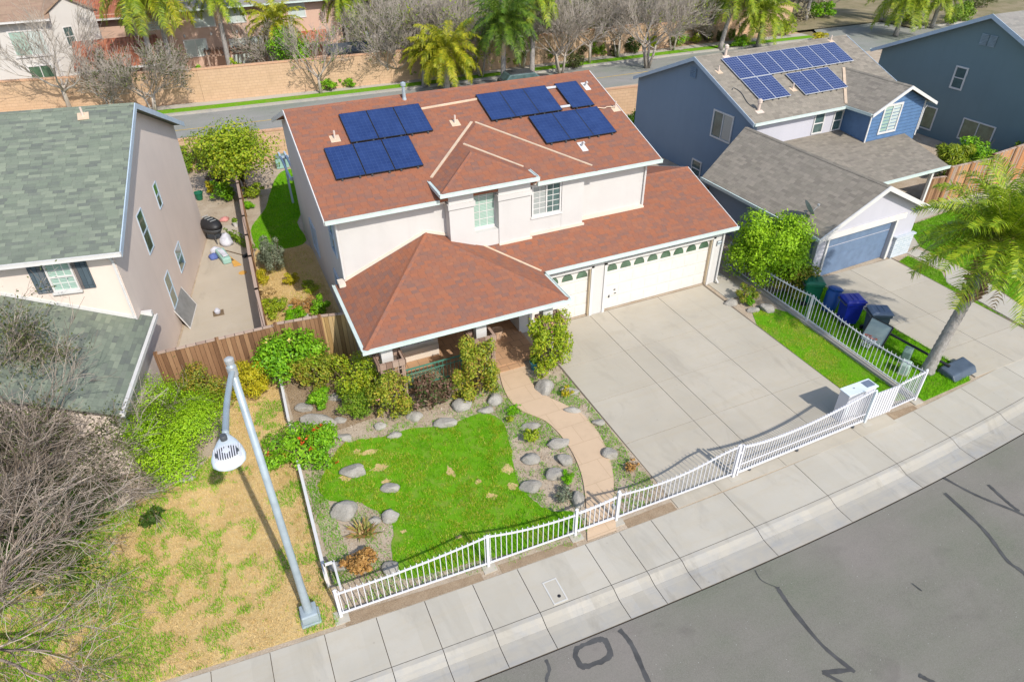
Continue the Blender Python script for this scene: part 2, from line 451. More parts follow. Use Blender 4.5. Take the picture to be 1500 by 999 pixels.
def lumps_bush(rng, w, d, h, k=9, z0=.1, cr=.45):
    L = [((0, 0, h*.42), (w*.31, d*.31, h*.38))]
    for _ in range(int(k*1.6)):
        a = rng.uniform(0, 2*PI); q = rng.uniform(.18, .40); zz = rng.uniform(.1, .88)
        tp = math.sqrt(max(.05, 1-((zz-.4)/.62)**2))
        s_ = rng.uniform(.4, 1.0)*cr
        L.append(((math.cos(a)*w*q*tp*1.1, math.sin(a)*d*q*tp*1.1, z0+h*zz*.85), (w*.36*s_, d*.36*s_, h*.34*s_)))
    return L

def stems(mb, rng, n, w, h, r=.015):
    for _ in range(n):
        a = rng.uniform(0, 2*PI); q = rng.uniform(.1, .4)
        e = V(math.cos(a)*w*q, math.sin(a)*w*q, h*rng.uniform(.6, .9))
        mb.tube([(e[0]*.1, e[1]*.1, -.02), (e[0]*.45, e[1]*.45, e[2]*.5), e], [r, r*.8, r*.35], 4)

def shrub(name, label, cat, loc, w, d, h, m, n=2500, size=.085, k=9, seed=1, group=None, flower=None, wr=.5, stem_m=None, cr=.45, rnd=.8, stray=.16):
    rng = np.random.default_rng(seed)
    t = thing(name, label, cat, loc, rng.uniform(0, .5), group)
    L = lumps_bush(rng, w, d, h, k, cr=cr)
    quads('foliage', leafcloud(rng, n, L, size, wr, rnd=rnd, stray=stray), m, t)
    mb = MB(); stems(mb, rng, 9, w, h); mb.build('stem', stem_m or MT['bark_brown'], t)
    if flower:
        fm, fn, fs = flower
        Q = leafcloud(rng, fn*5, L, fs, .9, shell=.03, up=.9)
        P = leafcloud(rng, fn, L, fs, .9, shell=.02, up=1.1)
        c = P.mean(1); Q = []
        for p in c:
            for j in range(6):
                dd = unit(rng.normal(size=3)+V(0, 0, .6)); e = unit(np.cross(dd, rng.normal(size=3))); g = np.cross(dd, e)
                Q.append([p, p+(dd+e*.5)*fs*.5, p+dd*fs*.9, p+(dd-e*.5)*fs*.5])
        quads('flower', Q, fm, t)
    return t

def branches(rng, segs, p, d, L, r, lvl, spread=.6, up=.1, nseg=4, kids=(3, 5), minr=.004, shrink=.70, wig=.12, rs=.5):
    pts = [np.array(p, float)]; rad = [r]; d = unit(d)
    for i in range(nseg):
        d = unit(d+rng.normal(size=3)*wig+V(0, 0, up))
        pts.append(pts[-1]+d*L/nseg); rad.append(max(minr, r*(1-.55*(i+1)/nseg)))
    segs.append((pts, rad))
    if lvl <= 0: return
    for _ in range(int(rng.integers(kids[0], kids[1]+1))):
        t = rng.uniform(.3, 1.0)*nseg; i = min(int(t), nseg-1); q = pts[i]+(pts[i+1]-pts[i])*(t-i)
        dd = unit(pts[i+1]-pts[i]); s_ = rng.normal(size=3); s_ = unit(s_-dd*np.dot(s_, dd))
        nd = unit(dd+s_*spread*rng.uniform(.6, 1.3))
        branches(rng, segs, q, nd, L*shrink*rng.uniform(.75, 1.2), max(minr, rad[i]*rs), lvl-1, spread, up, max(2, nseg-1) if lvl > 1 else 3, kids, minr, shrink, wig, rs)

def bare_tree(name, label, loc, h, crown, seed, m, lvl=4, trunks=1, group=None, kids=(3, 5), leaf=None, trunk_h=.25, spread=.5, up=.10, minr=.006, lean=(0, 0), wig=.12, cat='tree'):
    rng = np.random.default_rng(seed); t = thing(name, label, cat, loc, 0, group)
    tr = MB(); segs = []
    for k in range(trunks):
        a = 2*PI*k/trunks+rng.uniform(0, 1); off = V(math.cos(a), math.sin(a), 0)*(.0 if trunks == 1 else .12)
        d0 = unit(V(math.cos(a)*.25*(trunks > 1)+lean[0], math.sin(a)*.25*(trunks > 1)+lean[1], 1))
        th = h*trunk_h; r0 = h*.02*(1 if trunks == 1 else .7)
        top = off+d0*th
        tr.tube([off-V(0, 0, .1), off+d0*th*.5+rng.normal(size=3)*.03, top], [r0*1.3, r0, r0*.85], 7)
        nb = 5 if trunks == 1 else 3
        for j in range(nb):
            g = 2*PI*j/nb+rng.uniform(0, 1.2)
            dd = unit(V(math.cos(g)*crown/h*1.3+lean[0], math.sin(g)*crown/h*1.3+lean[1], 1.0))
            branches(rng, segs, top-d0*th*rng.uniform(0, .2), dd, h*.36, r0*.6, lvl, spread, up, 4, kids, minr, .72, wig)
    tr.build('trunk', m, t, smooth=True)
    mb = MB()
    for pts, rad in segs: mb.tube(pts, rad, 5 if rad[0] > .03 else 3, cap=False)
    mb.build('branches', m, t, smooth=True)
    if leaf:
        lm, ln, ls = leaf
        ends = np.array([p for pts, rad in segs if rad[0] < .03 for p in pts[1:]]); c = ends[rng.integers(0, len(ends), ln)]+rng.normal(size=(ln, 3))*.06
        quads('foliage', tiny(rng, c, ls), lm, t)
    return t

def tiny(rng, P, size, wr=.5):
    n = len(P); a = rng.normal(size=(n, 3)); a /= np.linalg.norm(a, axis=1)[:, None]
    b = np.cross(a, rng.normal(size=(n, 3))); b /= np.linalg.norm(b, axis=1)[:, None]
    L = size*rng.uniform(.6, 1.3, n)[:, None]
    return np.stack([P-a*L*.5, P+b*L*wr*.5, P+a*L*.5, P-b*L*wr*.5], 1)

def leaf_tree(name, label, loc, h, w, seed, m, n=3500, size=.16, trunk_h=.3, bm=None, group=None, k=14, cat='tree'):
    rng = np.random.default_rng(seed); t = thing(name, label, cat, loc, 0, group)
    th = h*trunk_h; L = []
    for _ in range(k):
        a = rng.uniform(0, 2*PI); q = math.sqrt(rng.random())*.36; zz = rng.uniform(0, 1)
        s_ = rng.uniform(.16, .3)
        L.append(((math.cos(a)*w*q*(1-.5*abs(zz-.4)), math.sin(a)*w*q*(1-.5*abs(zz-.4)), th+(h-th)*(.2+.68*zz)), (w*s_, w*s_, (h-th)*s_*.72)))
    quads('foliage', leafcloud(rng, n, L, size, .5, shell=.45), m, t)
    mb = MB(); mb.tube([(0, 0, -.1), (.05, .02, th*.7), (0, .05, th*1.3)], [h*.028, h*.022, h*.015], 7)
    for c, r in L[:9]: mb.tube([(0, .03, th*.9), V(*c)*V(.5, .5, .8), c], [h*.012, h*.008, h*.003], 4)
    mb.build('trunk', bm or MT['bark_brown'], t, smooth=True)
    return t

def frond(rng, az, el, L, droop, leaf=.42, n=24, wid=.022, hang=.5, both=True):
    """one feather frond: a drooping midrib with leaflets hanging from both sides"""
    Q = []; d = V(math.cos(az)*math.cos(el), math.sin(az)*math.cos(el), math.sin(el)); p = V(0, 0, 0); pts = [p]
    ns = 10
    for i in range(ns):
        d = unit(d+V(0, 0, -droop*(.5+i/ns)/ns*2.2)); p = p+d*L/ns; pts.append(p)
    side0 = V(-math.sin(az), math.cos(az), 0)
    tw = rng.normal()*.25
    for i in range(1, n):
        t = .1+.9*i/n; x = t*ns; j = min(int(x), ns-1); q = pts[j]+(pts[j+1]-pts[j])*(x-j); dd = unit(pts[j+1]-pts[j])
        ll = leaf*(.45+.75*math.sin(PI*min(1, t*.9+.1)))*rng.uniform(.8, 1.15)
        for sg in (-1, 1):
            side = unit(side0*sg+V(0, 0, .25+tw*sg)+rng.normal(size=3)*.15)
            o1 = unit(dd*.75+side); m1 = q+o1*ll*.55; o2 = unit(o1+V(0, 0, -hang-.3*rng.random())); e = m1+o2*ll*.6
            wv = dd*wid
            Q.append([q-wv, q+wv, m1+wv*.9, m1-wv*.9]); Q.append([m1-wv*.9, m1+wv*.9, e+wv*.15, e-wv*.15])
    return np.array(Q), pts

def palm(name, label, loc, h, seed, lm, L=2.6, nf=24, lean=(0, 0), r=.16, group=None, dead=3, el=(-.35, 1.25), skirt=True, nleaf=24, boots=None, wid=.022, cat='palm tree', hang_=.5):
    rng = np.random.default_rng(seed); t = thing(name, label, cat, loc, 0, group)
    top = V(lean[0], lean[1], h); mb = MB(); pts = []; rad = []
    n = max(8, int(h/.09)) if boots else 10
    for i in range(n+1):
        k = i/n; pts.append(V(lean[0]*k**1.3, lean[1]*k**1.3, h*k-.05*(i == 0))); rad.append(r*(1.25-.35*k)*(1+(.10 if boots else .04)*(i % 2))+.05*math.exp(-k*14))
    mb.tube(pts, rad, 9); mb.build('trunk', MT['palm_bark'], t, smooth=True)
    F = []; rb = MB(); D = []
    for i in range(nf):
        e = el[0]+(el[1]-el[0])*((i+.5)/nf)**.9; az = i*2.39996+rng.uniform(-.2, .2)
        q, pp = frond(rng, az, e, L*rng.uniform(.85, 1.1), .55+.35*rng.random()+(.3 if e < .2 else 0), n=nleaf, wid=wid, leaf=.17*L, hang=hang_)
        base = top+V(math.cos(az)*.08, math.sin(az)*.08, .1*e)
        F.append(q+base); rb.tube([p+base for p in pp[::2]], [.028, .022, .017, .012, .008, .004][:len(pp[::2])], 3, cap=False)
    quads('crown', np.concatenate(F), lm, t); rb.build('frond_rib', MT['rib'], t)
    for i in range(dead):
        az = rng.uniform(0, 2*PI); q, pp = frond(rng, az, -.3, L*.75, 1.6, n=16, leaf=.13*L, hang=.9)
        quads('dead_frond', q+top-V(0, 0, .15), MT['dead_leaf'], t)
    if boots:
        bt = MB()
        for i in range(boots):
            k = 1-.42*rng.random()**1.3; az = i*2.4+rng.uniform(-.3, .3); z = h*k; c = V(lean[0]*k**1.3, lean[1]*k**1.3, z)
            o = V(math.cos(az), math.sin(az), 0); rr = r*(.95)
            e = c+o*(rr+rng.uniform(.12, .3))+V(0, 0, rng.uniform(.1, .42))
            bt.tube([c+o*rr*.6, c+o*(rr+.05)+V(0, 0, .08), e], [.085, .07, .03], 4)
        bt.build('frond_stub', MT['palm_boot'], t)
    return t
# ------------------------------------------------------------------ the materials of the place
MT = {}
def D(k, m): MT[k] = m
D('white_stucco', m_stucco('white_stucco', (.55, .528, .502)))
D('porch_stucco', m_stucco('porch_stucco', (.66, .57, .47)))
D('tan_stucco', m_stucco('tan_stucco', (.70, .585, .505)))
D('pink_stucco', m_stucco('pink_stucco', (.56, .38, .29)))
D('pale_stucco', m_stucco('pale_stucco', (.56, .53, .49)))
D('blue_stucco', m_stucco('blue_stucco', (.19, .25, .325), .05))
D('lilac_stucco', m_stucco('lilac_stucco', (.47, .46, .50), .05))
D('slate_stucco', m_stucco('slate_stucco', (.165, .225, .24), .05))
D('white_trim', m_paint('white_trim', (.62, .60, .575), .5, .4, .06))
D('mint_gutter', m_paint('mint_gutter', (.56, .64, .60), .4, .5, .08))
D('blue_trim', m_paint('blue_trim', (.42, .50, .58), .5, .4, .08))
D('cream_door', m_paint('cream_door', (.66, .615, .56), .55, .3, .06))
D('jamb', m_paint('jamb', (.66, .53, .36), .6, .3, .08))
D('red_shingle', m_shingle('red_shingle', [(.285, .108, .058), (.32, .118, .06), (.27, .108, .064), (.20, .108, .084), (.315, .126, .068), (.24, .112, .076), (.295, .11, .06)], .14, .25, .22))
D('green_shingle', m_shingle('green_shingle', [(.115, .13, .108), (.185, .21, .16), (.145, .168, .13), (.225, .25, .185), (.105, .113, .105), (.16, .187, .14)], .13, .34, .15))
D('taupe_shingle', m_shingle('taupe_shingle', [(.19, .165, .135), (.27, .235, .19), (.22, .195, .155), (.295, .255, .205), (.20, .175, .14)], .15, .3, .15))
D('grey_shingle', m_shingle('grey_shingle', [(.2, .19, .17), (.27, .25, .22), (.23, .21, .19)], .16, .4, .2))
D('brown_shingle', m_shingle('brown_shingle', [(.25, .17, .12), (.33, .23, .16), (.28, .18, .13)], .2, .4, .2))
D('red_tiles', m_tiles('red_tiles', [(.36, .12, .06), (.45, .17, .09), (.30, .10, .06), (.5, .24, .14)]))
D('flashing', m_paint('flashing', (.62, .47, .33), .5, .4, .15))
D('walk', m_concrete('walk', (.46, .425, .36), .34))
D('drive', m_concrete('drive', (.46, .415, .34), .34))
D('kerb_c', m_concrete('kerb_c', (.42, .385, .325), .6, warm=(.36, .37, .38)))
D('patio', m_concrete('patio', (.47, .41, .33), .4))
D('kerb_pale', m_concrete('kerb_pale', (.56, .55, .52), .2))
D('joint', m_paint('joint', (.16, .13, .10), .95, .1))
D('path', m_brick('path', (.56, .41, .275), (.54, .395, .265), (.46, .33, .21), 1.0, .8, .010, .3))
D('porch_tile', m_brick('porch_tile', (.46, .28, .16), (.42, .25, .14), (.25, .16, .10), .4, .4, .012, .2))
D('asphalt', m_asphalt('asphalt', (.176, .158, .138)))
D('asphalt_b', m_asphalt('asphalt_b', (.235, .225, .21)))
D('tar', m_paint('tar', (.085, .083, .08), .7, .3, .3))
D('yellow_paint', m_paint('yellow_paint', (.6, .42, .12), .8, .2, .3))
D('soil', m_ground('soil', [(.25, (.20, .15, .10)), (.42, (.36, .28, .20)), (.6, (.48, .395, .30)), (.8, (.56, .48, .38))], 1.2, 30, .7, .5, .03, (9, .16, (.42, .38, .32))))
D('mulch', m_ground('mulch', [(.3, (.17, .115, .07)), (.5, (.33, .24, .155)), (.7, (.46, .36, .25))], 3, 45, .9, .6, .03))
D('dry_ground', m_ground('dry_ground', [(.25, (.34, .28, .07)), (.42, (.52, .37, .16)), (.6, (.64, .47, .23)), (.8, (.70, .55, .32))], 1.3, 40, .9, .5, .03))
D('lawn_ground', m_ground('lawn_ground', [(.25, (.40, .32, .19)), (.36, (.26, .27, .06)), (.5, (.13, .31, .010)), (.8, (.17, .38, .012))], 1.6, 40, .9, .45, .03))
D('far_ground', m_ground('far_ground', [(.3, (.10, .12, .04)), (.5, (.24, .20, .12)), (.7, (.34, .28, .19))], .5, 12, .6, .4, .03))
D('bank', m_ground('bank', [(.3, (.26, .17, .10)), (.5, (.42, .29, .18)), (.7, (.52, .38, .25))], .8, 20, .6, .4, .03))
D('block', m_brick('block', (.56, .38, .24), (.52, .35, .215), (.42, .28, .18), .4, .2, .012, .25))
D('cap_block', m_brick('cap_block', (.60, .36, .22), (.54, .32, .2), (.4, .26, .17), .4, .3, .012, .2))
D('glass', m_glass('glass')); D('glass_mint', m_glass('glass_mint', (.20, .33, .27), (.36, .50, .42)))
D('glass_grey', m_glass('glass_grey', (.17, .20, .20), (.36, .38, .36))); D('glass_green', m_glass('glass_green', (.055, .095, .06)))
D('glass_pale', m_glass('glass_pale', (.28, .36, .34), (.55, .62, .58)))
D('cells_dark', m_cells('cells_dark', (.012, .028, .105), (.05, .085, .20), 6, 10, .025, .12))
D('cells_grid', m_cells('cells_grid', (.018, .030, .105), (.27, .31, .43), 6, 10, .038, .0))
D('panel_edge', m_paint('panel_edge', (.02, .02, .022), .5, .4)); D('panel_silver', m_paint('panel_silver', (.55, .56, .58), .35, .5))
D('white_iron', m_paint('white_iron', (.64, .63, .65), .4, .5, .04))
D('steel', m_paint('steel', (.36, .42, .45), .45, .5, .15, .15)); D('lamp_white', m_paint('lamp_white', (.66, .72, .74), .4, .5, .08))
D('black', m_paint('black', (.02, .02, .022), .5, .4)); D('dark_metal', m_paint('dark_metal', (.07, .075, .08), .5, .4))
D('grey_metal', m_paint('grey_metal', (.35, .36, .36), .5, .4, .12)); D('vent_pink', m_paint('vent_pink', (.62, .50, .42), .6, .3))
D('green_rail', m_paint('green_rail', (.08, .24, .17), .5, .4, .1)); D('wood_frame', m_planks('wood_frame', [(.17, .10, .07), (.30, .20, .15), (.38, .28, .22)], .2))
D('fence_wood', m_planks('fence_wood', [(.115, .062, .035), (.20, .105, .055), (.27, .15, .08), (.36, .22, .12)]))
D('fence_gold', m_planks('fence_gold', [(.20, .13, .06), (.40, .25, .10), (.52, .35, .16), (.33, .24, .14)]))
D('fence_red', m_planks('fence_red', [(.16, .09, .055), (.36, .17, .08), (.50, .25, .11), (.30, .24, .20), (.42, .20, .09)]))
D('fence_cap', m_planks('fence_cap', [(.34, .24, .19), (.44, .33, .26)], .3))
D('rock', m_ground('rock', [(.3, (.22, .20, .17)), (.5, (.33, .305, .265)), (.7, (.44, .41, .36))], 2.4, 26, .7, .4, .04))
D('bark_grey', m_bark('bark_grey', (.15, .125, .10), (.36, .315, .27)))
D('twig_grey', m_twig('twig_grey', [(.09, .07, .055), (.20, .155, .12), (.34, .275, .22), (.50, .42, .35)])); D('bark_brown', m_bark('bark_brown', (.10, .07, .045), (.22, .16, .10)))
D('twig_pale', m_bark('twig_pale', (.28, .235, .19), (.50, .44, .37), 3)); D('pebble', m_leaf('pebble', [(.22, .16, .10), (.36, .28, .2), (.5, .44, .36)], .0))
D('palm_bark', m_bark('palm_bark', (.20, .18, .16), (.40, .37, .34), 14)); D('palm_boot', m_bark('palm_boot', (.22, .13, .07), (.46, .31, .20)))
D('rib', m_paint('rib', (.28, .30, .07), .6, .3)); D('dead_leaf', m_leaf('dead_leaf', [(.22, .14, .07), (.36, .26, .15)], .15))
D('leaf_hedge', m_leaf('leaf_hedge', [(.14, .28, .006), (.26, .46, .010), (.34, .56, .015), (.43, .62, .03)]))
D('leaf_bright', m_leaf('leaf_bright', [(.07, .20, .006), (.15, .36, .009), (.23, .47, .014), (.34, .54, .03)]))
D('leaf_mid', m_leaf('leaf_mid', [(.06, .13, .010), (.13, .24, .014), (.19, .31, .02), (.28, .37, .03)]))
D('leaf_dark', m_leaf('leaf_dark', [(.02, .05, .008), (.05, .10, .012), (.08, .14, .018)]))
D('leaf_yellow', m_leaf('leaf_yellow', [(.24, .27, .010), (.44, .41, .014), (.58, .45, .02), (.47, .44, .02)]))
D('leaf_ygreen', m_leaf('leaf_ygreen', [(.12, .21, .010), (.24, .35, .014), (.36, .44, .02), (.46, .44, .03)]))
D('leaf_rose', m_leaf('leaf_rose', [(.10, .15, .014), (.20, .27, .02), (.31, .36, .028), (.44, .38, .04), (.30, .14, .05)]))
D('leaf_red', m_leaf('leaf_red', [(.035, .07, .02), (.12, .07, .045), (.25, .13, .10), (.08, .13, .03), (.06, .12, .03)]))
D('leaf_sage', m_leaf('leaf_sage', [(.12, .145, .09), (.21, .24, .155), (.31, .335, .235)]))
D('leaf_rust', m_leaf('leaf_rust', [(.22, .10, .03), (.40, .20, .05), (.50, .29, .09), (.30, .15, .05)], .15))
D('leaf_olive', m_leaf('leaf_olive', [(.05, .065, .022), (.10, .12, .035), (.16, .17, .055)]))
D('leaf_orange', m_leaf('leaf_orange', [(.09, .17, .012), (.22, .28, .02), (.42, .28, .04)]))
D('palm_leaf', m_leaf('palm_leaf', [(.08, .14, .008), (.18, .27, .012), (.29, .37, .018), (.44, .45, .04)], .3, .5))
D('palm_near', m_leaf('palm_near', [(.08, .15, .010), (.19, .30, .014), (.31, .42, .018), (.46, .49, .03)], .3, .45))
D('palm_gold', m_leaf('palm_gold', [(.16, .21, .010), (.33, .34, .014), (.50, .44, .03)], .3, .45))
D('palm_dark', m_leaf('palm_dark', [(.04, .09, .010), (.09, .17, .015), (.16, .24, .022)], .25, .45))
D('blade', m_leaf('blade', [(.11, .34, .004), (.17, .47, .006), (.24, .55, .008), (.33, .58, .02)], .35, .6, .2))
D('blade_dark', m_leaf('blade_dark', [(.07, .21, .004), (.13, .32, .006), (.21, .41, .01)], .3, .6, .2))
D('straw', m_leaf('straw', [(.50, .34, .13), (.66, .46, .20), (.74, .56, .29), (.64, .48, .17)], .2, .7, .2))
D('blade_yellow', m_leaf('blade_yellow', [(.34, .44, .012), (.50, .52, .04), (.66, .58, .16)], .25, .6, .2))
D('fl_red', m_leaf('fl_red', [(.55, .06, .02), (.7, .12, .03)], .2)); D('fl_yellow', m_leaf('fl_yellow', [(.75, .6, .05), (.8, .7, .3)], .2))
D('fl_pink', m_leaf('fl_pink', [(.6, .2, .2), (.7, .35, .3)], .2)); D('agave_leaf', m_leaf('agave_leaf', [(.14, .17, .03), (.30, .28, .07), (.36, .16, .06), (.42, .30, .14)], .1))
D('bin_green', m_paint('bin_green', (.01, .14, .07), .45, .4, .2)); D('bin_blue', m_paint('bin_blue', (.012, .08, .30), .45, .4, .2))
D('bin_royal', m_paint('bin_royal', (.015, .03, .36), .35, .5, .2)); D('bin_grey', m_paint('bin_grey', (.07, .095, .13), .5, .4, .2)); D('bin_slate', m_paint('bin_slate', (.16, .20, .27), .5, .4, .2))
D('blue_door', m_paint('blue_door', (.14, .20, .30), .5, .35, .15)); D('blue_siding', m_paint('blue_siding', (.10, .185, .33), .55, .3, .12))
D('stone', m_brick('stone', (.50, .54, .58), (.36, .42, .47), (.62, .62, .62), .3, .11, .012, .4))
D('mesh_grey', m_paint('mesh_grey', (.25, .25, .24), .7, .3, .2)); D('shutter', m_planks('shutter', [(.05, .07, .085), (.10, .13, .15), (.16, .12, .10)], .13))
D('mint_plastic', m_paint('mint_plastic', (.28, .46, .40), .5, .4)); D('orange_board', m_paint('orange_board', (.62, .34, .08), .6, .3)); D('cloth_white', m_paint('cloth_white', (.6, .6, .66), .8, .2, .25))
D('cloth_blue', m_paint('cloth_blue', (.10, .14, .35), .8, .2)); D('terracotta', m_paint('terracotta', (.62, .42, .28), .7, .3, .15)); D('teal', m_paint('teal', (.03, .20, .24), .3, .5)); D('clear', m_paint('clear', (.30, .36, .34), .12, .6, .1))
D('util_green', m_paint('util_green', (.17, .25, .21), .55, .3, .12)); D('util_pale', m_paint('util_pale', (.36, .46, .40), .55, .3, .12)); D('car_grey', m_paint('car_grey', (.05, .055, .06), .25, .6))

def bow(x):
    """the street bends very gently along the block"""
    d = x-11.0
    return min((.0027 if d < 0 else .0042)*d*d, .55+.09*abs(d))

# ------------------------------------------------------------------ the setting
XS = list(np.linspace(-32, 70, 69))
def strip(name, y0, y1, z0, z1, m, kind='structure', x0=-32, x1=70):
    mb = MB(); X = [x for x in XS if x0 <= x <= x1]; n = len(X)
    vs_ = [(x, y0+bow(x), z0) for x in X]+[(x, y1+bow(x), z1) for x in X]
    mb.add(vs_, [(i, i+1, n+i+1, n+i) for i in range(n-1)])
    o = mb.build(name, m); o['kind'] = kind; return o

sheet('ground', [(-400, -300), (500, -300), (500, 600), (-400, 600)], -.30, MT['far_ground'])
strip('street', -24, 7.16, -.125, -.125, MT['asphalt'])
strip('street_base', 7.1, 8.2, -.16, -.16, MT['joint'])
sheet('yard_ground', [(x_, 9.425+bow(x_)) for x_ in np.linspace(-32, 70, 60)]+[(70, 46.2), (-32, 46.2)], -.012, MT['soil'])
jx = [-1.7, -.49, .71, 1.88, 3.1, 4.28, 6.2, 7.21, 8.19, 10.58, 13.15, 15.9, 18.27]
x = -1.7
while x > -14: x -= 1.25; jx.insert(0, x)
x = 18.27
while x < 60: x += 2.4 if x < 26 else 1.5; jx.append(x)
mb = MB(); kb = MB(); gt = MB()
for a, b in zip(jx[:-1], jx[1:]):
    g = .008; n = 3
    for i in range(n):
        xa = a+g+(b-a-2*g)*i/n; xb = a+g+(b-a-2*g)*(i+1)/n
        A, B = bow(xa), bow(xb)
        if i == 0 or True:
            mb.add([(xa, 9.43+A, 0), (xa, 8.12+A, -.012), (xb, 8.12+B, -.012), (xb, 9.43+B, 0)], [(0, 1, 2, 3)])
            kb.add([(xa, 8.108+A, -.012), (xa, 8.0+A, -.022), (xa, 7.88+A, -.075), (xa, 7.74+A, -.118), (xb, 7.74+B, -.118), (xb, 7.88+B, -.075), (xb, 8.0+B, -.022), (xb, 8.108+B, -.012)], [(0, 1, 6, 7), (1, 2, 5, 6), (2, 3, 4, 5)])
            gt.add([(xa, 7.739+A, -.118), (xa, 7.6+A, -.124), (xa, 7.19+A, -.113), (xb, 7.19+B, -.113), (xb, 7.6+B, -.124), (xb, 7.739+B, -.118)], [(0, 1, 4, 5), (1, 2, 3, 4)])
mb.build('sidewalk', MT['walk'])['kind'] = 'structure'
kb.build('kerb', MT['kerb_c'])['kind'] = 'structure'; gt.build('gutter_pan', MT['kerb_c'])['kind'] = 'structure'
strip('sidewalk_base', 8.0, 9.425, -.05, -.05, MT['joint'])
# tar seams on the street
def seam(pts, wd, seed=0):
    rng = random.Random(seed); P = smooth_line(pts, 7); mb = MB(); n = len(P); L = []; Rr = []
    for i, p in enumerate(P):
        t = unit(P[min(i+1, n-1)]-P[max(i-1, 0)]); q = V(-t[1], t[0]); ww = wd*rng.uniform(.75, 1.25)
        a = p+q*ww*.5; b = p-q*ww*.5; L.append((a[0], a[1], -.1215+.0012*seed)); Rr.append((b[0], b[1], -.1215+.0012*seed))
    mb.add(L+Rr, [(n+i, n+i+1, i+1, i) for i in range(n-1)]); mb.build('tar_seam', MT['tar'])['kind'] = 'structure'
for i, (p, wd) in enumerate([([(5.80, 7.14), (5.86, 6.69), (5.73, 5.81), (5.6, 4.5), (5.7, 3)], .11), ([(3.92, 7.2), (3.89, 6.96), (3.7, 6.7), (3.72, 6), (3.6, 5)], .075),
        ([(9.92, 6.5), (9.88, 6.3), (9.82, 5.82), (9.8, 4.89), (9.98, 4.13)], .1), ([(9.33, 4.41), (9.98, 4.19)], .11), ([(9.33, 4.41), (9.55, 4.0), (9.7, 3.2)], .09), ([(16.29, 6.9), (16.11, 5.6), (15.76, 4.69), (15.77, 4.25), (15.5, 3.2)], .1),
        ([(16.77, 7.3), (17.02, 6.48), (17.48, 5.61), (17.6, 5.2)], .08), ([(17.68, 6.6), (17.57, 5.96), (17.55, 5.6)], .1), ([(11.2, 3.5), (11.36, 3.2), (11.6, 2.6)], .1),
        ([(9.75, 7.1), (9.7, 6.8), (9.9, 6.5)], .02), ([(13.0, 5.2), (13.04, 4.95)], .03), ([(21, 7.2), (21.4, 5.5), (22.5, 4.5)], .08)]): seam(p, wd, i)
P = smooth_poly([(4.5, 6.75), (4.56, 7.12), (4.75, 7.2), (5.2, 7.18), (5.42, 7.08), (5.38, 6.72), (5.2, 6.6), (4.7, 6.62)], 5, .02, 3)
sheet('tar_patch', P, -.1205, MT['tar']); sheet('asphalt_patch', smooth_poly([(4.62, 6.8), (4.65, 7.04), (4.8, 7.1), (5.15, 7.08), (5.29, 7.0), (5.26, 6.8), (5.12, 6.71), (4.78, 6.73)], 4, .015, 5), -.1165, MT['asphalt'])
t = thing('meter_cover', 'pale rectangular water meter lid set in the sidewalk with a small dark hole', 'meter cover', (4.86, 8.49+bow(4.86), -.006))
mb = MB()
for a in ((-.19, -.155, -.33, .33), (.155, .19, -.33, .33), (-.155, .155, -.33, -.295), (-.155, .155, .295, .33)): mb.box(*a, -.01, .014)
mb.build('rim', MT['kerb_pale'], t); mb = MB(); mb.box(-.153, .153, -.293, .293, -.01, .008); lid = mb.build('lid', MT['walk'], t); mb = MB(); mb.lathe((.03, -.16, .0), [(.045, 0), (.045, .0115)], 14); mb.build('lid_hole', MT['black'], lid)
# driveway of the main house, poured in panels
def paved(name, xs, ys, z, m, gap=.008, fx=None):
    mb = MB()
    for i in range(len(xs)-1):
        for j in range(len(ys)-1):
            x0, x1, y0, y1 = xs[i]+gap, xs[i+1]-gap, ys[j]+gap, ys[j+1]-gap
            c = [(x0, y0), (x1, y0), (x1, y1), (x0, y1)]
            if fx: c = [fx(*q) for q in c]
            mb.prism([(*q, z) for q in c], (0, 0, -.06))
    o = mb.build(name, m); o['kind'] = 'structure'; return o
sheet('driveway_base', [(9.12, 9.6), (17.0, 9.6), (17.1, 18.9), (9.02, 18.9)], -.003, MT['joint'])
paved('driveway', [9.1, 11.62, 12.42, 14.77, 17.0], [10.3, 12.2, 14.27, 16.28, 18.86], .012, MT['drive'])
paved('driveway_apron', [9.1, 10.55, 12.9, 15.85, 17.35], [9.47, 10.3], .010, MT['drive'], .006)
sheet('driveway_base', [(21.6, 10.0), (26.6, 10.8), (26.0, 17.3), (21.4, 17.2)], -.004, MT['joint'])
paved('neighbour_driveway', [21.5, 23.5, 25.9], [10.0, 11.5, 13.4, 15.2, 17.25], .011, MT['drive'], .008, lambda x, y: (x+(17.3-y)*(.02 if x < 22 else (.0 if x > 25 else .02)), y))
sheet('neighbour_path', [(26.05, 11.4), (27.2, 11.9), (27.9, 14.5), (27.7, 17.5), (26.95, 17.3), (27.0, 15.4), (26.3, 14.8)], .007, MT['walk'])
paved('side_walk', [17.25, 18.3], [17.5, 18.8, 21, 24], .009, MT['walk'])
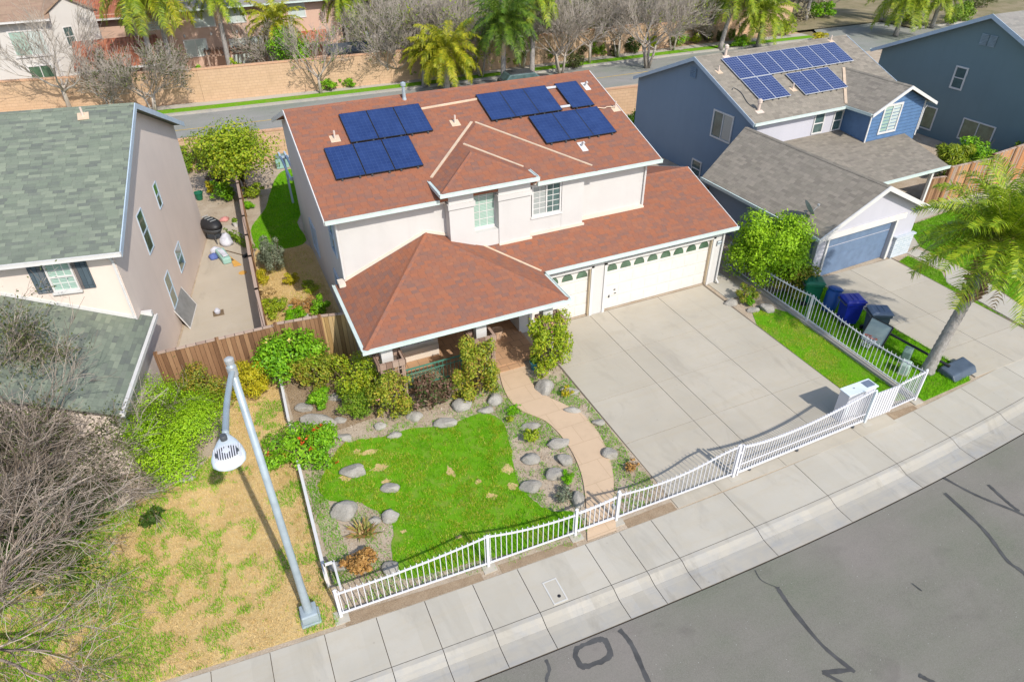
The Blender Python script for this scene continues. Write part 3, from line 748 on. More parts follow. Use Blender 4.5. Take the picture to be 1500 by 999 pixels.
# the curving path and porch
PL = [(7.06, 17.2), (6.77, 15.96), (6.83, 14.99), (7.37, 14.1), (7.5, 12.96), (7.33, 11.8), (6.91, 10.73), (6.3, 9.55)]
PR = [(8.01, 17.12), (7.79, 16.09), (7.93, 15.23), (8.55, 14.02), (8.59, 12.79), (8.18, 11.41), (7.74, 10.62), (7.15, 9.52)]
a = smooth_line(PL, 5); b = smooth_line(PR, 5); n = len(a); mb = MB()
mb.add([(*p, .03) for p in a]+[(*p, .03) for p in b], [(i, i+1, n+i+1, n+i) [::-1] for i in range(n-1)])
mb.add([(*p, .03) for p in a]+[(*p, -.02) for p in a], [(i, i+1, n+i+1, n+i) for i in range(n-1)]); mb.add([(*p, .03) for p in b]+[(*p, -.02) for p in b], [(i, n+i, n+i+1, i+1) for i in range(n-1)])
mb.build('path', MT['path'])['kind'] = 'structure'
mb = MB(); mb.box(2.86, 8.68, 17.25, 18.94, -.02, .11); mb.box(5.5, 8.64, 18.94, 20.55, -.02, .11); mb.box(6.9, 8.0, 16.98, 17.24, -.02, .06); mb.build('porch_floor', MT['porch_tile'])['kind'] = 'structure'
BARE = []
# beds and lawns
LAWN = smooth_poly([(.25, 14.3), (.54, 14.9), (1.16, 15.71), (1.66, 15.81), (2.47, 15.6), (3.34, 15.6), (4.35, 15.3), (5.55, 15.36), (6.07, 14.91), (6.01, 13.97), (5.62, 12.59), (5.56, 11.76), (5.81, 10.97), (6.45, 10.5), (6.3, 9.95), (4.88, 10.0), (2.76, 10.25), (1.6, 10.5), (1.55, 11.3), (1.81, 12.16), (1.6, 12.72), (1.12, 13.4), (.5, 13.7)], 5, .03, 2)
sheet('lawn', LAWN, -.004, MT['lawn_ground'])
DRY = [(-20, 10.9)]+[(xx, 9.55+bow(xx)) for xx in (-12, -6, -3, -.1)]+[(-.12, 19.9), (-2.0, 20.1), (-1.9, 17.6), (-3.0, 16.3), (-5, 15.9), (-8, 15.5), (-20, 15.5)]
sheet('dry_lawn', DRY, -.004, MT['dry_ground'])
STRIP = [(17.03, 10.5), (18.6, 10.15), (18.75, 15.8), (18.2, 16.6), (17.5, 16.4), (17.05, 15.6)]
sheet('lawn_strip', STRIP, -.004, MT['lawn_ground'])
VERGE = [(19.0, 9.85), (21.3, 9.95), (21.75, 10.4), (21.55, 13), (21.45, 17.1), (19.0, 17.1)]
sheet('verge', VERGE, -.004, MT['lawn_ground'])
sheet('verge', [(26.0, 11.9), (26.25, 14.7), (26.9, 15.5), (26.8, 17.1), (26.0, 16.9), (25.93, 13)], -.003, MT['lawn_ground'])
RLAWN = [(27.3, 11.9), (38, 13.6), (38, 19.2), (33, 19.6), (29.2, 19.2), (28.0, 17.5), (28.0, 14.5)]
sheet('neighbour_path', [(27.0, 17.5), (28.1, 17.6), (29.2, 19.3), (33, 19.75), (36.5, 19.6), (36.5, 20.4), (29, 20.3), (27.1, 19.2)], .006, MT['walk'])
sheet('lawn', RLAWN, -.004, MT['lawn_ground'])
BACKL = smooth_poly([(.62, 29.9), (.5, 32.2), (.95, 33.4), (1.5, 34.6), (2.0, 36.5), (2.6, 38.5), (3.4, 39.5), (6, 39.5), (7, 36), (3, 33), (2.75, 30), (1.6, 29.6)], 4)
sheet('side_garden', smooth_poly([(.12, 20.7), (2.75, 20.4), (2.8, 29.4), (.4, 29.9)], 5, .05, 4), -.006, MT['dry_ground'])
sheet('lawn', BACKL, -.004, MT['lawn_ground'])
sheet('patio', [(-3.6, 20.5), (-.25, 20.5), (.15, 27), (.35, 33.2), (-1.2, 33.4), (-1.6, 31.6)], -.002, MT['patio'])
sheet('mulch_bed', [(x_, 9.45+bow(x_)) for x_ in (.02, 1.5, 3.4)]+[(3.4, 9.82), (.02, 10.1)], -.003, MT['mulch'])
sheet('mulch_bed', [(3.9, 9.59), (6.0, 9.52), (6.0, 9.72), (3.9, 9.85)], -.003, MT['mulch'])
sheet('mulch_bed', [(7.5, 9.48), (9.05, 9.46), (9.05, 9.75), (7.5, 9.75)], -.003, MT['mulch']); sheet('mulch_bed', [(17.4, 9.6), (18.5, 9.68), (18.5, 9.85), (17.4, 9.9)], -.003, MT['mulch'])
sheet('mulch_bed', [(.1, 16.4), (2.7, 16.6), (2.9, 18.6), (2.4, 20.2), (.1, 20.2)], -.006, MT['mulch'])
for i, (u_, v_, w_, h_) in enumerate(((540, 662, .5, .25), (556, 684, .55, .3), (566, 705, .3, .25), (660, 690, .22, .5), (720, 726, .35, .25), (744, 688, .3, .45), (750, 712, .3, .3), (522, 661, .3, .25), (592, 778, .2, .15), (672, 786, .22, .15), (700, 705, .2, .2), (505, 700, .4, .3))):
    x, y = G(u_, v_); rg_ = random.Random(i); P = [(x+w_*.5*math.cos(a)*rg_.uniform(.5, 1.3), y+h_*.5*math.sin(a)*rg_.uniform(.5, 1.3)) for a in np.linspace(0, 2*PI, 11)[:-1]]
    BARE.append((x, y, w_*.5, h_*.5)); sheet('bare_patch', smooth_poly(P, 3, .02, i), -.001+.0004*i, MT['dry_ground'])
# the road behind the houses
sheet('back_road', [(-60, 50.5), (-20, 47.6), (0, 46.1), (25, 45.6), (60, 45.0), (120, 43), (120, 50), (70, 52.4), (45, 53.2), (25, 53.2), (0, 54.2), (-20, 56.0), (-60, 62)], -.12, MT['asphalt_b'])
sheet('side_street', [(56, 51.4), (68.2, 51), (94, 84), (80, 88)], -.116, MT['asphalt_b'])
def band(name, y0, y1, z, m, x0=-50, x1=56, drop=0.0):
    f = lambda x: (.0016*(x-22)**2*(1 if x < 22 else -.0)) - (.9*max(0, x-42)/20)
    X = np.linspace(x0, x1, 40); mb = MB(); n = len(X)
    mb.add([(x, y0+f(x), z) for x in X]+[(x, y1+f(x), z) for x in X], [(i, i+1, n+i+1, n+i) for i in range(n-1)])
    if drop: mb.add([(x, y0+f(x), z-drop) for x in X]+[(x, y0+f(x), z) for x in X], [(i, i+1, n+i+1, n+i) for i in range(n-1)])
    o = mb.build(name, m); o['kind'] = 'structure'; return o
band('kerb', 52.75, 53.1, .012, MT['kerb_c'], drop=.2); band('kerb', 52.75, 53.1, .012, MT['kerb_c'], 68, 118, drop=.2); band('verge', 53.1, 70, .004, MT['far_ground'], 68, 118); band('verge', 53.1, 54.15, .004, MT['lawn_ground']); band('sidewalk', 54.15, 55.2, .010, MT['walk']); band('bank', 55.2, 70, -.002, MT['bank'])
band('road_line', 49.2, 49.32, -.112, MT['yellow_paint'], -40, 40)
sheet('far_yards', [(-80, 57.5), (70, 55.5), (140, 52), (160, 300), (-120, 300)], -.006, MT['far_ground'])
# ------------------------------------------------------------------ house parts
def window(parent, org, o, u, n, wd, h, cols=2, rows=1, glass='glass', frame='white_trim', fw=.06, sill=True, label=None, mid=None, depth=.05, glass2=None):
    """o = lower left corner on the wall, u = unit vector along the wall, n = unit vector out of the wall"""
    o, u, n = V(*o), V(*u), V(*n); z = V(0, 0, 1); mb = MB()
    mb.hexa(o-u*fw-z*fw-n*.02, u*(wd+2*fw), z*fw, n*(depth+.02)); mb.hexa(o-u*fw+z*h-n*.02, u*(wd+2*fw), z*fw, n*(depth+.02))
    mb.hexa(o-u*fw-n*.02, u*fw, z*h, n*(depth+.02)); mb.hexa(o+u*wd-n*.02, u*fw, z*h, n*(depth+.02))
    if cols == 2: mb.hexa(o+u*(wd*.5-.025)-n*.02, u*.05, z*h, n*(depth+.01))
    if cols == -2: mb.hexa(o+z*(h*.5-.025)-n*.02, u*wd, z*.05, n*(depth+.01))
    if rows > 1 or mid:
        c_, r_ = mid or (3, rows)
        for i in range(1, c_): mb.hexa(o+u*(wd*i/c_-.011)-n*.02, u*.022, z*h, n*(depth-.014))
        for j in range(1, r_): mb.hexa(o+z*(h*j/r_-.011)-n*.02, u*wd, z*.022, n*(depth-.016))
    f = mb.build('window', MT[frame], parent, org)
    if label: f['label'] = label
    if glass2:
        p = MB(); p.hexa(o-n*.02, u*wd*.5, z*h, n*.026); p.build('pane', MT[glass], f, org)
        p = MB(); p.hexa(o+u*(wd*.5+.001)-n*.02, u*(wd*.5-.001), z*h, n*.0255); p.build('pane', MT[glass2], f, org)
    else:
        p = MB(); p.hexa(o-n*.02, u*wd, z*h, n*.026); p.build('pane', MT[glass], f, org)
    if sill:
        s = MB(); s.hexa(o-u*(fw+.05)-z*(fw+.07)-n*.02, u*(wd+2*fw+.1), z*.065, n*(depth+.07)); s.build('sill', MT[frame], f, org)
    return f

def gutter(parent, org, runs, m, down=(), dm=None, s=.1):
    """runs: (start, end, outward) along eaves; down: lists of points for the down pipes"""
    for a, b, n in runs:
        mb = MB(); a, b, n = V(*a), V(*b), V(*n); L = b-a; d = unit(L)
        mb.hexa(a+V(0, 0, -.13), L, n*s, (0, 0, .115)); mb.hexa(a+n*(s-.018)+V(0, 0, -.0149), L, n*.03, (0, 0, .025))
        g = mb.build('gutter', MT[m], parent, org)
    for pts in down:
        p = MB(); p.tube(pts, .04, 6); p.build('downspout', MT[dm or m], parent, org)
    return g

# ------------------------------------------------------------------ the white house
O = (8.8, 20.0, 0.0)
H0 = thing('house', 'two-storey white stucco house with red-brown shingle roofs, a porch and a three-car garage', 'house', O)
xl, xr, ye, ze, yr, zr, yb = 2.5, 15.1, 20.19, 5.28, 25.88, 7.18, 31.57
mb = MB()
mb.slab([(xl, ye, ze), (xr, ye, ze), (xr, yr, zr), (xl, yr, zr)], .1)
mb.slab([(xl, yr+.002, zr), (xr, yr+.002, zr), (xr, yb, ze), (xl, yb, ze)], .1)
def zl(x): return 5.6+.334*(x-6.33)
# raised hips over the middle of the front
mb.slab([(6.33, 19.9, 5.6), (8.04, 21.61, 6.17), (8.04, 22.53, 6.171), (8.96, 23.45, 6.478), (8.96, 23.79, 6.48), (6.33, 21.15, 5.601)], .05)
mb.slab([(6.33, 19.9, 5.602), (9.75, 19.9, 5.602), (8.04, 21.61, 6.173)], .05)
mb.slab([(9.75, 19.9, 5.602), (9.75, 20.82, 5.602), (8.04, 22.53, 6.173), (8.04, 21.61, 6.173)], .05)
mb.slab([(8.04, 22.53, 6.172), (9.75, 20.82, 5.6), (9.75, 20.05, 5.345), (12.3, 20.05, 5.345), (8.96, 23.45, 6.479)], .05)
mb.slab([(12.3, 20.05, 5.346), (12.3, 20.43, 5.361), (8.96, 23.79, 6.481), (8.96, 23.45, 6.48)], .05)
roof = mb.build('roof', MT['red_shingle'], H0, O)
mb = MB()   # ridge cap and hip caps
def cap(mb, a, b, w=.11, h=.03):
    a, b = V(*a), V(*b); d = unit(b-a); s_ = unit(np.cross(d, (0, 0, 1)))
    mb.prism([a-s_*w+V(0, 0, -.035), a+V(0, 0, h), a+s_*w+V(0, 0, -.035)], b-a)
for a, b in (((xl, yr, zr), (xr, yr, zr)), ((6.33, 19.9, 5.6), (8.04, 21.61, 6.17)), ((9.75, 19.9, 5.6), (8.04, 21.61, 6.17)), ((12.3, 20.05, 5.345), (8.96, 23.45, 6.479))): cap(mb, a, b)
mb.build('ridge_cap', MT['red_shingle'], roof, O)
mb = MB()   # bare metal valleys
for a, b in (((6.42, 21.24, 5.64), (8.92, 23.75, 6.475)), ((12.28, 20.45, 5.372), (9.05, 23.71, 6.46)), ((9.72, 20.87, 5.605), (8.1, 22.49, 6.165))):
    a, b = V(*a), V(*b); d = unit(b-a); s_ = unit(np.cross(d, (0, 0, 1))); mb.hexa(a-s_*.05+V(0, 0, .0), b-a, s_*.1, (0, 0, .028))
mb.build('valley_flashing', MT['flashing'], roof, O)
# porch roof, garage roof
gy, gz_, gr, zr2 = 18.565, 2.64, 22.09, 3.817
AP = (5.86, 20.58, 3.98)
mb = MB()
mb.slab([(2.54, 16.6, 2.64), (9.37, 16.6, 2.64), AP], .08)
mb.slab([(2.541, 16.6, 2.64), AP, (2.86, 20.58, 2.77), (2.541, 20.75, 2.641)], .08)
mb.slab([(9.37, 16.601, 2.641), (9.37, 18.57, 2.641), (7.62, 20.58, 3.312), (5.86, 20.581, 3.981)], .08)
rp = mb.build('porch_roof', MT['red_shingle'], H0, O)
mb = MB(); cap(mb, (2.54, 16.6, 2.64), AP, .12, .03); cap(mb, (9.37, 16.6, 2.64), AP, .12, .03); mb.build('hip_cap', MT['red_shingle'], rp, O)
mb = MB()
mb.slab([(9.37, gy, gz_), (17.95, gy, gz_), (17.95, gr, zr2), (14.72, gr, zr2), (14.72, 20.62, gz_+.334*(20.62-gy)), (7.6, 20.62, 3.327)], .08)
mb.slab([(14.76, gr+.002, zr2), (17.95, gr+.002, zr2), (17.95, 25.9, 2.56), (14.76, 25.9, 2.56)], .08)
rg = mb.build('garage_roof', MT['red_shingle'], H0, O)
mb = MB(); cap(mb, (14.8, gr, zr2), (17.95, gr, zr2)); mb.build('ridge_cap', MT['red_shingle'], rg, O)
mb = MB(); a, b = V(9.36, 18.59, 2.66), V(7.6, 20.5, 3.315); s_ = unit(np.cross(unit(b-a), (0, 0, 1))); mb.hexa(a-s_*.045, b-a, s_*.09, (0, 0, .02)); mb.build('valley_flashing', MT['flashing'], rg, O)
# walls
mb = MB()
mb.prism([(2.85, 20.6, 0), (2.85, 31.2, 0), (2.85, 31.2, 5.25), (2.85, 25.88, 7.06), (2.85, 20.6, 5.29)], (11.9, 0, 0))
mb.box(6.62, 7.52, 20.16, 20.62, 2.6, 5.56); mb.box(8.44, 9.66, 20.16, 20.62, 2.6, 5.56)              # the two piers of the bay
mb.box(7.519, 8.441, 20.18, 20.62, 5.32, 5.55); mb.box(7.519, 8.441, 20.2, 20.62, 3.1, 3.78); mb.box(7.519, 8.441, 20.5, 20.63, 3.7, 5.4)
mb.box(9.659, 9.76, 20.3, 20.62, 2.9, 5.3); mb.box(11.0, 11.9, 20.3, 20.62, 2.9, 5.28); mb.box(9.76, 11.0, 20.31, 20.62, 5.08, 5.29); mb.box(9.76, 11.0, 20.31, 20.62, 2.9, 3.86)
mb.build('wall', MT['white_stucco'], H0, O)
for x0, x1 in ((6.58, 7.56), (8.4, 9.7)): mb = MB(); mb.box(x0, x1, 20.1, 20.17, 4.86, 5.04); mb.box(x0, x0+.035, 20.17, 20.6, 4.86, 5.04); mb.box(x1-.035, x1, 20.17, 20.3, 4.86, 5.04); mb.build('pier_band', MT['white_stucco'], H0, O)
mb = MB()   # soffits
mb.box(2.52, 6.5, 20.21, 20.6, 5.1, 5.16); mb.box(11.9, 15.08, 20.21, 20.6, 5.1, 5.16); mb.box(6.36, 9.72, 19.93, 20.6, 5.5, 5.55); mb.box(9.76, 12.28, 20.08, 20.31, 5.22, 5.28); mb.box(2.6, 9.3, 16.65, 20.55, 2.49, 2.54); mb.box(9.3, 17.9, 18.6, 18.86, 2.5, 2.55)
mb.build('soffit', MT['porch_stucco'], H0, O)
for xx, w_ in ((xl-.03, .03), (xr, .03)):   # bargeboards on the gable ends
    mb = MB(); mb.prism([(xx, ye, ze+.01), (xx, yr, zr+.01), (xx, yb, ze+.01), (xx, yb, ze-.16), (xx, yr, zr-.16), (xx, ye, ze-.16)], (w_, 0, 0)); mb.build('bargeboard', MT['white_trim'], H0, O)
mb = MB(); mb.prism([(17.95, gy, gz_+.01), (17.95, gr, zr2+.01), (17.95, 25.9, 2.57), (17.95, 25.9, 2.4), (17.95, gr, zr2-.16), (17.95, gy, gz_-.16)], (.03, 0, 0))
mb.build('bargeboard', MT['white_trim'], H0, O)
mb = MB()   # flashing where the low roofs meet the walls
mb.prism([(2.86, 20.57, 2.78), (5.84, 20.57, 4.0), (5.84, 20.57, 4.1), (2.86, 20.57, 2.9)], (0, .04, 0)); mb.prism([(5.84, 20.57, 4.0), (6.62, 20.57, 3.71), (6.62, 20.57, 3.81), (5.84, 20.57, 4.1)], (0, .04, 0)); mb.build('wall_flashing', MT['porch_stucco'], H0, O); mb = MB()
for i in range(3):
    mb.box(11.9+.02*i, 14.75-.02*i, 20.45+.05*i, 20.5+.05*i, 3.2+.017*i, 3.335+.017*i)
mb.box(9.66, 11.95, 20.22, 20.3, 3.1, 3.27); mb.box(8.42, 9.72, 20.1, 20.16, 3.06, 3.22); mb.build('wall_flashing', MT['porch_stucco'], H0, O); mb = MB(); mb.box(2.62, 2.84, 20.3, 20.7, 2.74, 2.86)
mb.build('wall_flashing', MT['porch_stucco'], H0, O)
# gutters
gutter(H0, O, [((xl, ye, ze), (6.3, ye, ze), (0, -1, 0)), ((12.42, ye, ze), (xr+.03, ye, ze), (0, -1, 0))], 'mint_gutter', down=[[(2.75, 20.16, 5.2), (2.82, 20.5, 5.05), (2.87, 20.55, 4.9), (2.87, 20.55, 2.9)], [(14.95, 20.16, 5.2), (14.82, 20.5, 5.05), (14.72, 20.54, 4.95), (14.72, 20.54, 3.3)]], dm='white_trim')
gutter(H0, O, [((6.23, 19.9, 5.6), (9.85, 19.9, 5.6), (0, -1, 0)), ((6.33, 19.9, 5.6), (6.33, 21.1, 5.6), (-1, 0, 0)), ((9.75, 19.9, 5.6), (9.75, 20.6, 5.6), (1, 0, 0))], 'mint_gutter', down=[[(9.72, 19.86, 5.5), (9.73, 20.1, 5.4), (9.72, 20.27, 5.32), (9.72, 20.27, 5.2)]])
gutter(H0, O, [((9.86, 20.05, 5.345), (12.42, 20.05, 5.345), (0, -1, 0))], 'mint_gutter')
gutter(H0, O, [((2.44, 16.6, 2.64), (9.47, 16.6, 2.64), (0, -1, 0)), ((2.54, 16.6, 2.64), (2.54, 20.78, 2.64), (-1, 0, 0)), ((9.37, 16.6, 2.64), (9.37, 18.4, 2.64), (1, 0, 0))], 'mint_gutter')
gutter(H0, O, [((9.48, gy, gz_), (17.98, gy, gz_), (0, -1, 0))], 'mint_gutter', down=[[(17.8, 18.5, 2.5), (17.7, 18.7, 2.4), (17.6, 18.8, 2.3), (17.6, 18.8, .2), (17.62, 18.65, .06)]], dm='white_trim')
# garage
mb = MB()
for x0, x1 in ((8.98, 9.12), (11.57, 12.26), (17.13, 17.63)): mb.box(x0, x1, 18.87, 19.1, 0, 2.12)
mb.box(8.98, 17.63, 18.87, 19.1, 2.12, 2.6)
mb.prism([(17.43, 19.1, 0), (17.43, 25.5, 0), (17.43, 25.5, 2.55), (17.43, gr, 3.72), (17.43, 19.1, 2.7)], (.2, 0, 0))
mb.box(14.75, 17.43, 25.3, 25.5, 0, 2.5); mb.box(8.62, 8.98, 18.87, 20.58, 0, 2.5)
mb.build('garage_wall', MT['white_stucco'], H0, O)
def garage_door(parent, org, x0, x1, y, h, m, nwin, rows=4):
    mb = MB(); mb.box(x0, x1, y+.03, y+.08, 0.01, h); ph = h/rows
    for r in range(rows):
        mb.box(x0, x1, y+.005, y+.0299, r*ph+.018, (r+1)*ph-.006)
        if r < rows-1:
            n = nwin
            for i in range(n):
                a = x0+(x1-x0)*(i+.12)/n; b = x0+(x1-x0)*(i+.88)/n; mb.box(a, b, y-.004, y+.0049, r*ph+.1, (r+1)*ph-.09)
    d = mb.build('garage_door', MT[m], parent, org)
    for i in range(nwin):
        cx = x0+(x1-x0)*(i+.5)/nwin; w_ = .235; z0 = h-ph+.13; p = MB()
        p.prism([(cx+w_*math.cos(g), y-.012, z0+.3*math.sin(g)) for g in np.linspace(0, PI, 11)], (0, .016, 0))
        p.build('door_window', MT['glass_green'], d, org)
    return d
garage_door(H0, O, 9.12, 11.57, 19.0, 2.11, 'cream_door', 4); d2 = garage_door(H0, O, 12.26, 17.13, 19.0, 2.11, 'cream_door', 8)
mb = MB(); mb.box(12.75, 12.85, 18.985, 18.995, .62, .66); mb.box(12.5, 12.56, 18.985, 18.995, .5, .62); mb.box(12.72, 12.8, 18.985, 18.995, .78, .84); mb.build('door_handle', MT['dark_metal'], d2, O)
mb = MB()
for x0 in (9.02, 11.57, 12.14, 17.13): mb.box(x0, x0+.11, 18.82, 18.869, 0, 2.2)
mb.box(9.02, 11.68, 18.82, 18.869, 2.115, 2.22); mb.box(12.14, 17.24, 18.82, 18.869, 2.115, 2.22); mb.build('door_trim', MT['white_trim'], H0, O)
mb = MB()
for x0 in (11.54, 17.1): mb.box(x0, x0+.029, 18.871, 19.0, 0, 2.11)
mb.build('door_jamb', MT['jamb'], H0, O)
mb = MB(); mb.box(17.34, 17.58, 18.845, 18.872, 1.78, 1.95); pl = mb.build('house_number_plate', MT['lamp_white'], H0, O)
mb = MB(); mb.box(17.335, 17.37, 18.835, 18.845, 1.76, 1.97); mb.box(17.37, 17.585, 18.835, 18.845, 1.948, 1.965)
for q in (17.42, 17.475, 17.53): mb.lathe((q, 18.841, 1.82), [(.014, 0), (.014, .07)], 8)
mb.build('number', MT['dark_metal'], pl, O)
# openings of the upper floor
window(H0, O, (7.56, 20.5, 3.86), (1, 0, 0), (0, -1, 0), .84, 1.4, 1, 5, 'glass_mint', mid=(3, 5))
window(H0, O, (9.86, 20.36, 3.96), (1, 0, 0), (0, -1, 0), 1.06, 1.06, 2, 5, 'glass_grey', mid=(4, 5), glass2='glass')
window(H0, O, (2.85, 21.9, 3.5), (0, -1, 0), (-1, 0, 0), .8, 1.2, -2, 1, 'glass', frame='blue_trim', sill=False)
window(H0, O, (2.85, 22.6, .9), (0, -1, 0), (-1, 0, 0), 1.5, 1.3, 2, 1, 'glass', frame='blue_trim', sill=False)
window(H0, O, (2.85, 27.6, .9), (0, -1, 0), (-1, 0, 0), 1.2, 1.2, 2, 1, 'glass', frame='blue_trim', sill=False)
# porch
mb = MB(); mb.box(2.85, 5.48, 18.95, 20.59, 0, 2.49); mb.box(2.86, 5.45, 18.80, 18.949, .11, .55); mb.box(5.48, 8.62, 20.5, 20.598, 0, 2.49); mb.build('porch_wall', MT['porch_stucco'], H0, O)
window(H0, O, (3.7, 18.95, .72), (1, 0, 0), (0, -1, 0), 1.55, 1.2, 2, 3, 'glass_grey', mid=(6, 3), sill=False)
mb = MB(); mb.box(6.5, 7.45, 20.44, 20.499, .11, 2.15); dr = mb.build('front_door', MT['jamb'], H0, O); mb = MB(); mb.lathe((7.33, 20.42, 1.05), [(.03, 0), (.03, .06)], 8); mb.build('handle', MT['grey_metal'], dr, O)
for x0 in (3.05, 6.2, 8.62):
    mb = MB(); mb.box(x0, x0+.36, 16.92, 17.24, 0, 2.49); c = mb.build('column', MT['white_stucco'], H0, O)
    mb = MB(); mb.box(x0-.06, x0+.42, 16.86, 17.3, 0.0, .35); mb.build('plinth', MT['white_stucco'], c, O)
# patio cover at the back
mb = MB(); mb.box(2.75, 7, 31.6, 31.7, 2.35, 2.5); mb.box(2.75, 7, 34.6, 34.7, 2.35, 2.5)
for i in range(16): mb.box(2.7+.28*i, 2.78+.28*i, 31.3, 35.0, 2.5, 2.62)
pc = mb.build('patio_cover', MT['blue_trim'], H0, O); mb = MB()
for q in (2.85, 6.8): mb.box(q, q+.1, 34.6, 34.7, 0, 2.35)
mb.build('post', MT['blue_trim'], pc, O)
# pipes through the roof
def main_z(y): return ze+.334*(y-ye)
def vent(label, x, y, z, kind, cat='roof vent'):
    t = thing('roof_vent', label, cat, (x, y, z-.03))
    if kind == 'pipe':
        mb = MB(); mb.lathe((0, 0, .02), [(.035, 0), (.035, .3)], 10); mb.build('pipe', MT['vent_pink'], t)
        mb = MB(); mb.hexa((-.17, -.18, -.04), (.34, 0, 0), (0, .36, .12), (0, 0, .02)); mb.build('base_plate', MT['flashing'], t)
    elif kind == 'flue':
        mb = MB(); mb.lathe((0, 0, 0), [(.075, 0), (.075, .38), (.12, .39), (.12, .52), (.05, .58)], 12); mb.build('flue', MT['vent_pink'], t)
        mb = MB(); mb.hexa((-.22, -.22, -.07), (.44, 0, 0), (0, .44, .16), (0, 0, .02)); mb.build('base_plate', MT['vent_pink'], t)
    elif kind == 'steel':
        mb = MB(); mb.lathe((0, 0, 0), [(.09, 0), (.07, .1), (.06, .5), (.1, .52), (.1, .62), (.03, .66)], 12); mb.build('flue', MT['steel'], t)
        mb = MB(); mb.hexa((-.25, -.3, -.1), (.5, 0, 0), (0, .6, .2), (0, 0, .02)); mb.build('base_plate', MT['steel'], t)
    elif kind == 'bent':
        mb = MB(); mb.tube([(0, 0, 0), (0, -.02, .14), (0, -.1, .2), (0, -.16, .18)], .04, 8); mb.build('pipe', MT['white_trim'], t)
        mb = MB(); mb.hexa((-.12, -.3, -.08), (.24, 0, 0), (0, .5, .167), (0, 0, .02)); mb.build('base_plate', MT['white_trim'], t)
    return t
vent('galvanised flue on the ridge of the red roof above the left solar array', 6.94, 25.62, main_z(25.62), 'steel')
vent('slim vent pipe on the red roof just above the top of the metal valley', 8.3, 23.85, main_z(23.85), 'pipe')
vent('short vent pipe beside the upper left corner of the left solar array', 3.85, 23.95, main_z(23.95), 'pipe')
vent('white bent pipe below the right solar array on the red roof', 12.45, 21.55, main_z(21.55), 'bent')
vent('white round vent right of the lone upright solar panel', 14.42, 24.95, main_z(24.95), 'bent')
vent('white vent pipe at the right edge of the red roof beside the right array', 14.9, 23.3, main_z(23.3), 'pipe')
# rails and cable on the roof
mb = MB(); mb.hexa((7.35, 24.86, main_z(24.86)), (2.3, .12, .04), (0, .05, .017), (0, 0, .05)); tag(mb.build('roof_conduit', MT['flashing']), 'thin pale conduit joining the left and right solar arrays on the red roof', 'conduit')
for yy, wd_ in ((25.0, 'upper'), (23.75, 'lower')): mb = MB(); mb.hexa((12.62, yy, main_z(yy)+.04), (.6, 0, 0), (0, .06, .02), (0, 0, .05)); tag(mb.build('mounting_rail', MT['panel_silver']), wd_+' bare silver rail in the gap beside the lone solar panel', 'mounting rail', 'mounting rails')
mb = MB(); mb.tube(smooth_line([(14.05, 23.5, main_z(23.5)+.05), (14.4, 23.35, main_z(23.35)+.05), (14.6, 23.42, main_z(23.42)+.04), (14.9, 23.3, main_z(23.3)+.05)], 4), .02, 5); tag(mb.build('roof_cable', MT['flashing']), 'pale cable running from the right solar array to the roof edge', 'cable')

# ------------------------------------------------------------------ solar panels
def make_panel(cm, em, w_, l_):
    t = thing('solar_panel', None, 'solar panel')
    mb = MB(); mb.box(-w_/2, w_/2, 0, l_, .06, .095); f = mb.build('frame', MT[em], t)
    me = bpy.data.meshes.new('glass'); me.from_pydata([(-w_/2+.018, .018, .099), (w_/2-.018, .018, .099), (w_/2-.018, l_-.018, .099), (-w_/2+.018, l_-.018, .099)], [], [(0, 1, 2, 3)])
    ul = me.uv_layers.new(name='UVMap')
    for i, q in enumerate(((0, 0), (1, 0), (1, 1), (0, 1))): ul.data[i].uv = q
    me.materials.append(MT[cm]); link('glass', me, t)
    for q in (-.3, .3): mb = MB(); mb.box(q-.03, q+.03, -.04, .05, -.02, .075); mb.build('clamp', MT['dark_metal'], t)
    return t
_pp = {}
def panel(key, cm, em, w_, l_, loc, pitch, rz, label, group):
    if key not in _pp: t = _pp[key] = make_panel(cm, em, w_, l_)
    else: t = dup(_pp[key], (0, 0, 0))
    t.location = loc; t.rotation_euler = Matrix.Rotation(rz, 4, 'Z').__matmul__(Matrix.Rotation(pitch, 4, 'X')).to_euler()
    t['label'] = label; t['group'] = group
LMR = ['left', 'middle', 'right']; PT = math.atan(.334); LL = 1.70
gm = 'dark solar panels on the red roof'
for row, x0, y0 in (('upper', 4.30, 23.52), ('lower', 3.33, 21.83)):
    for i in range(3): panel('d', 'cells_dark', 'panel_edge', 1.0, LL, (x0+.5+1.012*i, y0, main_z(y0)), PT, 0, f'{LMR[i]} dark blue panel in the {row} row of the left array on the red roof', gm)
for row, x0, y0 in (('upper', 9.66, 23.58), ('lower', 11.13, 21.88)):
    for i in range(3): panel('d', 'cells_dark', 'panel_edge', 1.0, LL, (x0+.5+1.0*i, y0, main_z(y0)), PT, 0, f'{LMR[i]} dark blue panel in the {row} row of the right array on the red roof', gm)
panel('d', 'cells_dark', 'panel_edge', 1.0, LL, (13.6, 23.6, main_z(23.6)), PT, 0, 'lone dark blue panel standing apart by a gap at the right of the upper row', gm)
